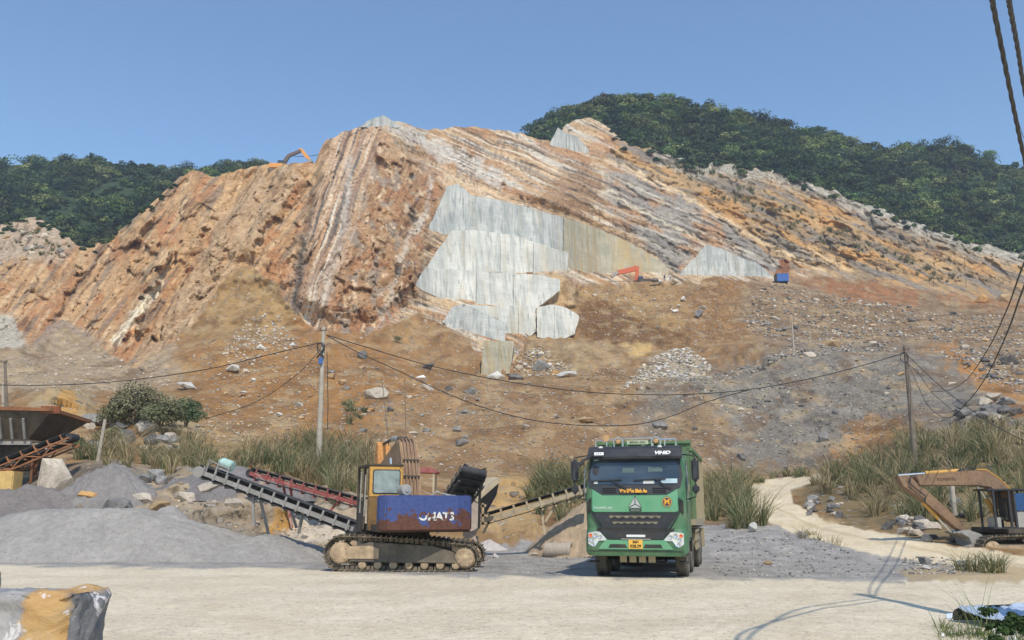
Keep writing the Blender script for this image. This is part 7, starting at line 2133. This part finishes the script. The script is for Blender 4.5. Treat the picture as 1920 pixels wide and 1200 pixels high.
pole(surf(1489, 660), surf(1489, 660) + Vector((0, 0, 5.0)), 0.14, 0.10, 'small distant pole on the rim of the grey dump slope', M_conc, fit=False)
pole(Q(1790, 962, 42), Q(1784, 905, 42), 0.12, 0.11, 'stubby concrete post seen through the gap under the right digger boom', M_conc, 'post', fit=False, cat='post')
pole(Q(1781, 912, 43), Q(1772, 815, 43), 0.03, 0.015, 'thin dry stick standing in the grass above the right digger boom', M_wood, 'dry_stick', 6, 'stick', fit=False)
pole(Q(728, 826, 31), Q(716, 708, 31), 0.02, 0.014, 'thin leaning rod rising above the digger boom', M_wood, 'thin_rod', 6, 'rod', fit=False)
pole(Q(761, 834, 31), Q(759, 706, 31), 0.018, 0.014, 'thin upright rod rising right of the leaning rod above the digger boom', M_wood, 'thin_rod', 6, 'rod', fit=False)
pole(surf(845, 560) * 0 + Q(1750, 545, 240), Q(1752, 492, 240), 0.10, 0.06, 'bare dead trunk standing against the cliff at the far right bench', M_wood, 'dead_trunk', 6, 'trunk', fit=False)
pole(Q(1812, 548, 238), Q(1808, 484, 238), 0.10, 0.05, 'thin bare trunk standing right of the dead trunk on the far right bench', M_wood, 'dead_trunk', 6, 'trunk', fit=False)
# the near pole beyond the right edge: only its foot shows, its shadow lies across the yard
nb_ = atz(1950, 1185); nt_ = Q(1993, 300, nb_.y)
pole((nb_.x, nb_.y, 0), nt_, 0.16, 0.11, 'dark utility pole at the right edge whose shadow falls across the yard', mat_simple('dark_pole', C(70, 66, 64), 0.9, var=0.3, vs=5.0, bmp=0.4))

# ------------------------------------------------------------------ cables
def smooth_pts(pts, n=40):
    pts = [Vector(p) for p in pts]; out = []
    m_ = len(pts)
    for i in range(m_ - 1):
        a = pts[max(i - 1, 0)]; b = pts[i]; c = pts[i + 1]; d = pts[min(i + 2, m_ - 1)]
        k = max(2, n // (m_ - 1))
        for j in range(k):
            t = j / k
            out.append(0.5 * ((2 * b) + (c - a) * t + (2 * a - 5 * b + 4 * c - d) * t * t + (3 * b - a - 3 * c + d) * t * t * t))
    out.append(pts[-1])
    return out


def cable(pix, Y0, Y1, r, label, mat=None, twist=0, n=44, ys=None, tail=False):
    k = len(pix)
    pts = [at(px, py, (ys[i] if ys else Y0 + (Y1 - Y0) * i / (k - 1))) for i, (px, py) in enumerate(pix)]
    if tail:
        d_ = (pts[0] - pts[2]).normalized()
        pts = [pts[0] + d_ * 12.0, pts[0] + d_ * 5.0] + pts
    sp = smooth_pts(pts, n); m = MB()
    if twist:
        for ph in range(3):
            q = []
            for i, p in enumerate(sp):
                d = (sp[min(i + 1, len(sp) - 1)] - sp[max(i - 1, 0)]).normalized(); u = d.orthogonal().normalized(); w_ = d.cross(u)
                a = i * twist + ph * 2 * PI / 3
                q.append(p + (u * math.cos(a) + w_ * math.sin(a)) * r * 0.85)
            m.tube(q, r, 6)
    else:
        m.tube(sp, r, 6)
    o = m.build('cable', mat or M_cable, None, smooth=True)
    tag(o, label, 'cable')
    return o


cable([(1855, -40), (1862, 10), (1882, 110), (1902, 210), (1919, 290), (1945, 395), (1985, 470)], 6.6, nb_.y, 0.0155, 'thick twisted cable bundle hanging down the upper right sky, the left one of two', M_twist, 0.55, 130, tail=True)
cable([(1886, -40), (1894, 15), (1908, 90), (1921, 170), (1950, 300), (1988, 420)], 6.4, nb_.y, 0.015, 'thick twisted cable bundle at the very top right corner, the right one of two', M_twist, 0.55, 130, tail=True)
cable([(1858, -30), (1872, 80), (1900, 190), (1925, 270), (1980, 360)], 6.7, nb_.y, 0.004, 'thin wire running along the left twisted cable bundle', n=80, tail=True)
cable([(1984, 380), (1921, 492), (1888, 580), (1852, 655), (1812, 712), (1778, 732), (1746, 734)], 0, 0, 0.017, 'hanging cable that ends in mid air right of the wooden pole', ys=[nb_.y, 16, 22, 31, 42, 51, 57])
cable([(1986, 400), (1921, 535), (1888, 625), (1850, 705), (1812, 756), (1775, 784), (1740, 760), (1718, 716), (1702, 678)], 0, 0, 0.018, 'lowest hanging cable looping down over the grey boulders and up to the wooden pole', ys=[nb_.y, 16, 21, 28, 36, 44, 51, 56, 60])
cable([(1702, 682), (1722, 700), (1746, 734), (1770, 756), (1795, 778)], 60, 55, 0.018, 'short thin cable drooping right from the wooden pole')
cable([(1704, 668), (1760, 722), (1812, 762), (1860, 795), (1925, 828), (1990, 850)], 60, 44, 0.022, 'straight cable running down right from the wooden pole top')
cable([(1695, 662), (1600, 690), (1500, 714), (1400, 731), (1300, 739), (1200, 740), (1100, 735), (1000, 723), (900, 706), (800, 684), (700, 655), (612, 628)], 60, 57, 0.028, 'long cable sagging between the concrete pole and the wooden pole', n=60)
cable([(1405, 731), (1330, 752), (1250, 783), (1180, 797), (1080, 797), (990, 786), (900, 762), (820, 730), (740, 692), (670, 660), (614, 630)], 59, 57, 0.028, 'lower cable sagging from the concrete pole under the long one', n=60)
cable([(603, 642), (500, 666), (400, 690), (300, 706), (200, 717), (100, 722), (10, 722), (-60, 718)], 57, 62, 0.028, 'cable crossing the left slope between the concrete pole and the left edge', n=50)
cable([(603, 652), (570, 690), (520, 730), (470, 758), (420, 775), (385, 785)], 57, 60, 0.022, 'thin cable slanting down left from the concrete pole')
cable([(700, 232), (640, 262), (600, 288), (575, 293), (552, 293)], 215, 200, 0.07, 'cable strung from the marble peak down to the distant digger')

# ------------------------------------------------------------------ distant container and people
q = at(1465, 529, 226)
ct = empty('container', q, math.radians(-8), 'small blue container with a dark open end beside the pale marble wedge', 'container')
M_blue = mat_simple('container_blue', C(66, 104, 172), 0.6, var=0.15)
m = MB(); m.box((0.3, 0, 1.0), (3.0, 2.2, 2.0)); m.build('container_body', M_blue, ct, 0.04)
m = MB(); m.box((-1.4, 0, 1.0), (0.5, 2.24, 2.02)); m.build('open_end', M_blackd, ct)
m = MB()
for k in range(8): m.box((-0.9 + k * 0.36, -1.12, 1.0), (0.12, 0.06, 1.8))
m.build('corrugated_side', M_blue, ct)
m = MB(); m.box((0.2, 0, 2.06), (3.2, 2.3, 0.1)); m.build('container_roof', mat_simple('container_roof', C(96, 120, 150), 0.7), ct)


def person(px, py, Y, label, shirt, trousers, rz, lean=0.0):
    base = at(px, py, Y)
    J = [(0, 0, 0.95), (0, lean * 0.3, 1.2), (0, lean * 0.7, 1.42), (0, lean * 0.9, 1.52), (0, lean, 1.62), (0, lean * 1.05, 1.74),
         (-0.11, 0, 0.90), (-0.13, 0.03, 0.5), (-0.14, 0.08, 0.08), (-0.15, -0.10, 0.04), (0.11, 0, 0.90), (0.14, -0.06, 0.5), (0.16, 0.02, 0.08), (0.17, -0.16, 0.04),
         (-0.20, lean * 0.7, 1.40), (-0.29, 0.02, 1.14), (-0.24, -0.16, 0.94), (0.20, lean * 0.7, 1.40), (0.30, 0.0, 1.14), (0.28, -0.12, 0.90)]
    Rr = [0.13, 0.14, 0.15, 0.06, 0.095, 0.085, 0.10, 0.07, 0.05, 0.045, 0.10, 0.07, 0.05, 0.045, 0.07, 0.05, 0.042, 0.07, 0.05, 0.042]
    E = [(0, 1), (1, 2), (2, 3), (3, 4), (4, 5), (0, 6), (6, 7), (7, 8), (8, 9), (0, 10), (10, 11), (11, 12), (12, 13), (2, 14), (14, 15), (15, 16), (2, 17), (17, 18), (18, 19)]
    me = bpy.data.meshes.new('person'); me.from_pydata(J, E, [])
    mt, nt, b = newmat('person_' + label.split()[2])
    sp = nt.nodes.new('ShaderNodeSeparateXYZ'); nt.links.new(coords(nt, 'Object'), sp.inputs[0])
    r = ramp(nt, sp.outputs[2], [(0.0, (0.05, 0.04, 0.035)), (0.06, trousers), (0.93, trousers), (0.95, shirt)])
    mp = nt.nodes.new('ShaderNodeMapRange'); mp.inputs['From Min'].default_value = 0; mp.inputs['From Max'].default_value = 1.8
    nt.links.new(sp.outputs[2], mp.inputs[0])
    rr2 = ramp(nt, mp.outputs[0], [(0.0, (0.05, 0.04, 0.035)), (0.05, trousers), (0.52, trousers), (0.54, shirt), (0.84, shirt), (0.86, (0.35, 0.2, 0.13)), (0.93, (0.35, 0.2, 0.13)), (0.95, (0.02, 0.018, 0.016))])
    rr2.color_ramp.interpolation = 'CONSTANT'; nt.nodes.remove(r)
    nt.links.new(rr2.outputs[0], b.inputs['Base Color']); b.inputs['Roughness'].default_value = 0.9
    me.materials.append(mt)
    o = bpy.data.objects.new('person', me); COL.objects.link(o)
    sk_ = o.modifiers.new('skin', 'SKIN')
    for v_, r_ in zip(me.skin_vertices[0].data, Rr): v_.radius = (r_, r_)
    me.skin_vertices[0].data[0].use_root = True
    o.modifiers.new('sub', 'SUBSURF').levels = 1; o.modifiers['sub'].render_levels = 2
    o.location = base; o.rotation_euler = (0, 0, rz)
    tag(o, label, 'person')


person(1246, 527, 223, 'person in dark clothes standing left of the white shirted one on the bench', (0.05, 0.06, 0.08), (0.03, 0.035, 0.05), 0.4, -0.05)
person(1257, 526, 223.5, 'person in white shirt standing on the brown bench by the wedge', (0.7, 0.7, 0.68), (0.12, 0.12, 0.14), -0.6, -0.08)
for i, (px, py, s_) in enumerate(((1228, 527, 10), (1236, 529, 8), (1266, 528, 9))):
    rock(px, py, s_ * 1.6, s_, ('dark', 'white', 'pale')[i], ('dark rock left of the two people on the bench', 'white rock at the feet of the person in dark clothes', 'pale rock right of the person in the white shirt')[i], p=at(px, py, 222.5))

# ------------------------------------------------------------------ foreground stone blocks
def mat_block():
    m, nt, b = newmat('quarry_block')
    v = coords(nt, 'Object')
    n1 = noise(nt, v, 0.9, 7, 0.6, 0.8); n2 = noise(nt, v, 2.6, 7, 0.65, 0.5); n3 = noise(nt, v, 9.0, 7, 0.7)
    sp = nt.nodes.new('ShaderNodeSeparateXYZ'); nt.links.new(v, sp.inputs[0])
    # an ochre band across the middle of the face, grey either side
    ma = nt.nodes.new('ShaderNodeMath'); ma.operation = 'MULTIPLY_ADD'; nt.links.new(n1, ma.inputs[0]); ma.inputs[1].default_value = 1.1; nt.links.new(sp.outputs[0], ma.inputs[2])
    mb2 = nt.nodes.new('ShaderNodeMath'); mb2.operation = 'MULTIPLY_ADD'; nt.links.new(sp.outputs[2], mb2.inputs[0]); mb2.inputs[1].default_value = -0.25; nt.links.new(ma.outputs[0], mb2.inputs[2])
    mr = nt.nodes.new('ShaderNodeMapRange'); mr.inputs['From Min'].default_value = -1.2; mr.inputs['From Max'].default_value = 1.8; nt.links.new(mb2.outputs[0], mr.inputs[0])
    oc = ramp(nt, mr.outputs[0], [(0.80, 0.0), (0.83, 1.0), (0.955, 1.0), (0.985, 0.0)])
    g = ramp(nt, n2, [(0.3, tuple(C(112, 112, 116))), (0.6, tuple(C(160, 156, 152)))])
    g2 = ramp(nt, mr.outputs[0], [(0.8, (1, 1, 1)), (0.99, (0.5, 0.52, 0.56))])
    gc = mixc(nt, 1.0, g.outputs[0], g2.outputs[0], 'MULTIPLY')
    o_ = ramp(nt, n2, [(0.3, tuple(C(164, 124, 78))), (0.55, tuple(C(190, 154, 102))), (0.75, tuple(C(172, 150, 124)))])
    c = mixc(nt, oc.outputs[0], gc, o_.outputs[0])
    wv = ramp(nt, noise(nt, v, 3.4, 5, 0.6, 1.2), [(0.60, 0.0), (0.64, 0.9)])
    c = mixc(nt, wv.outputs[0], c, tuple(C(214, 208, 206)))
    nt.links.new(c, b.inputs['Base Color']); b.inputs['Roughness'].default_value = 0.9
    b1 = bump(nt, None, n2, 0.7, 0.08); b2 = bump(nt, b, n3, 0.6, 0.02, b1)
    return m


M_blk = mat_block()


def stone_block(loc, size, rz, label, seed):
    n = 40
    m = MB()
    bm = bmesh.new(); bmesh.ops.create_cube(bm, size=1.0)
    bmesh.ops.subdivide_edges(bm, edges=bm.edges[:], cuts=34, use_grid_fill=True)
    V_ = np.array([v.co[:] for v in bm.verts])
    nn = V_ / np.maximum(np.abs(V_).max(1, keepdims=True), 1e-6)
    # knock the arrises off unevenly
    r = np.sort(np.abs(V_), 1)[:, ::-1]
    edge = sstep(0.40, 0.5, r[:, 1])
    W = V_ * size
    d = 0.06 * fbm(W[:, 0] * 1.3 + W[:, 1] * 0.7, W[:, 2] * 1.3 - W[:, 1] * 0.8, seed, 4) + 0.03 * fbm(W[:, 0] * 5 + W[:, 1] * 4, W[:, 2] * 5 - W[:, 1] * 3, seed + 1, 4)
    nrm = np.where(np.abs(V_) > 0.499, np.sign(V_), 0); nrm = nrm / np.maximum(np.linalg.norm(nrm, axis=1, keepdims=True), 1e-6)
    W = W + nrm * (d - edge * (0.03 + 0.10 * np.clip(0.5 + fbm(W[:, 0] * 2.1 + W[:, 2], W[:, 1] * 2.0, seed + 2, 3), 0, 1)))[:, None]
    for v, q in zip(bm.verts, W): v.co = q
    me = bpy.data.meshes.new('stone_block'); bm.to_mesh(me); bm.free(); me.materials.append(M_blk)
    for p in me.polygons: p.use_smooth = True
    o = bpy.data.objects.new('stone_block', me); COL.objects.link(o)
    o.location = loc; o.rotation_euler = (0, 0.0, rz)
    return tag(o, label, 'stone block')


c_ = at(197, 1150, 8.6)
stone_block((c_.x - 1.66, 8.6 + 0.5, 0.44), np.array([2.6, 0.8, 0.98]), math.radians(4), 'rough ochre and grey quarry block in the bottom left corner', 71)
c_ = at(6, 1085, 11.5)
stone_block((c_.x - 1.55, 12.1, 0.46), np.array([1.9, 1.1, 0.86]), math.radians(-5), 'grey quarry block just showing at the left edge behind the ochre one', 72).data.materials[0] = RM['grey']

# ------------------------------------------------------------------ bottom right corner: sheet metal, weeds
M_sheet = mat_simple('pale_blue_sheet', C(176, 190, 208), 0.45, metal=0.15, var=0.15, vs=5.0, dust=0.25)
sq = atz(1862, 1172)
sh = empty('scrap_sheet', (sq.x, sq.y, 0.0), math.radians(4), 'crumpled pale blue metal sheet on a dark frame in the bottom right corner', 'scrap metal')
m = MB(); rg = np.random.default_rng(8); nx_, ny_ = 22, 8; vs = []
for j in range(ny_):
    for i in range(nx_):
        x = -0.28 + 1.3 * i / (nx_ - 1); y = -0.3 + 0.7 * j / (ny_ - 1)
        vs.append((x, y, 0.17 + 0.02 * math.sin(x * 7 + y * 5) + 0.012 * rg.normal() + 0.10 * y + 0.03 * (x > 0.35)))
m.add(vs, [(j * nx_ + i, j * nx_ + i + 1, (j + 1) * nx_ + i + 1, (j + 1) * nx_ + i) for j in range(ny_ - 1) for i in range(nx_ - 1)])
s1_ = m.build('bent_sheet', M_sheet, sh); sd = s1_.modifiers.new('t', 'SOLIDIFY'); sd.thickness = 0.012
m = MB(); m.prism([(-0.36, 0.02), (-0.33, 0.16), (-0.2, 0.22), (0.95, 0.26), (0.95, 0.0)], lambda u, v, w_: Vector((u, w_, v)), 0.42, 0.5); m.prism([(-0.33, 0.0), (-0.3, 0.10), (0.95, 0.11), (0.95, 0.0)], lambda u, v, w_: Vector((u, w_, v)), -0.26, -0.2); m.build('dark_frame', M_blackd, sh, 0.02)
sc_ = atz(1783, 1160)
m = MB(); m.add([(-0.06, 0, 0.0), (0.10, 0.01, 0.01), (0.09, 0.06, 0.08), (-0.05, 0.05, 0.07)], [(0, 1, 2, 3)]); o = m.build('scrap_piece', M_sheet); o.location = sc_; o.modifiers.new('t', 'SOLIDIFY').thickness = 0.01
tag(o, 'small pale metal scrap left of the crumpled blue sheet', 'scrap metal')
rg = random.Random(77); tl = []
for i in range(54):
    px = rg.uniform(1765, 1960); py = rg.uniform(1188, 1235) if rg.random() < 0.75 else rg.uniform(1172, 1195)
    p = atz(px, py)
    tl.append((p, 26, 0.13, rg.uniform(0.16, 0.36), [C(86, 104, 52), C(104, 120, 62), C(70, 88, 48), C(124, 132, 78)], 0.5, 0.012))
for px, py, h_ in ((1764, 1195, 0.62), (1768, 1200, 0.5), (1823, 1195, 0.95), (1832, 1198, 0.85), (1838, 1195, 1.05), (1850, 1196, 0.95), (1796, 1190, 0.55), (1858, 1192, 0.7)):
    tl.append((atz(px, py), 5, 0.04, h_, [C(104, 116, 66), C(128, 132, 84)], 0.12, 0.012))
grass_area(tl, 'green grass and weeds in the bottom right corner in front of the scrap sheet', 990, 'grass')
wd = []; wc = []
r2 = np.random.default_rng(991)
for i in range(34):
    px = r2.uniform(1850, 1990); py = r2.uniform(1180, 1240); p = np.array(atz(px, py)) + [0, 0, r2.uniform(0.05, 0.3)]
    q, c = crown_arrays(r2, 0.10, 0.16, 70, 0.028, C(58, 76, 40), 4)
    wd.append(q + p); wc.append(c)
V_ = np.concatenate(wd); o = np_mesh('weeds', V_, np.arange(len(V_)).reshape(-1, 4), M_leaf, None, np.clip(np.concatenate(wc), 0.01, 0.5))
tag(o, 'low dark leafy weeds in the bottom right corner', None, None, 'stuff')
pet = MB()
for i in range(9):
    px = (1864, 1876, 1890, 1898, 1901, 1894, 1905, 1872, 1768)[i]; py = (1178, 1180, 1181, 1177, 1190, 1186, 1196, 1192, 1190)[i]
    p = atz(px, 1205) + Vector((0, 0, 0)); p = at(px, py, p.y)
    fl = MB(); fl.lathe([(0.0, 0.0), (0.016, 0.004), (0.022, 0.0)], (0, 0, 0), 'y', 8); fl.tube([(0, 0.003, 0), (0, 0.01, -p.z)], 0.003, 4)
    o = fl.build('white_flower', M_white); o.location = p
    tag(o, 'tiny white flower among the dark weeds in the bottom right corner', 'flower', 'white flowers in the corner weeds')
# tuft beyond the yard, with shrubby stems
# ------------------------------------------------------------------ air
m = MB()
m.box((0, 390, 74.5), (1300, 980, 152))
hz, nt, b = newmat('haze_air')
nt.nodes.remove(b)
pv = nt.nodes.new('ShaderNodeVolumePrincipled')
pv.inputs['Color'].default_value = (0.80, 0.88, 1.0, 1)
pv.inputs['Density'].default_value = 0.0004
pv.inputs['Anisotropy'].default_value = 0.2
nt.links.new(pv.outputs[0], nt.nodes['Material Output'].inputs['Volume'])
ho = m.build('haze', hz)
tag(ho, 'thin pale blue haze in the air over the quarry', None, None, 'stuff')
SC.cycles.volume_bounces = 0
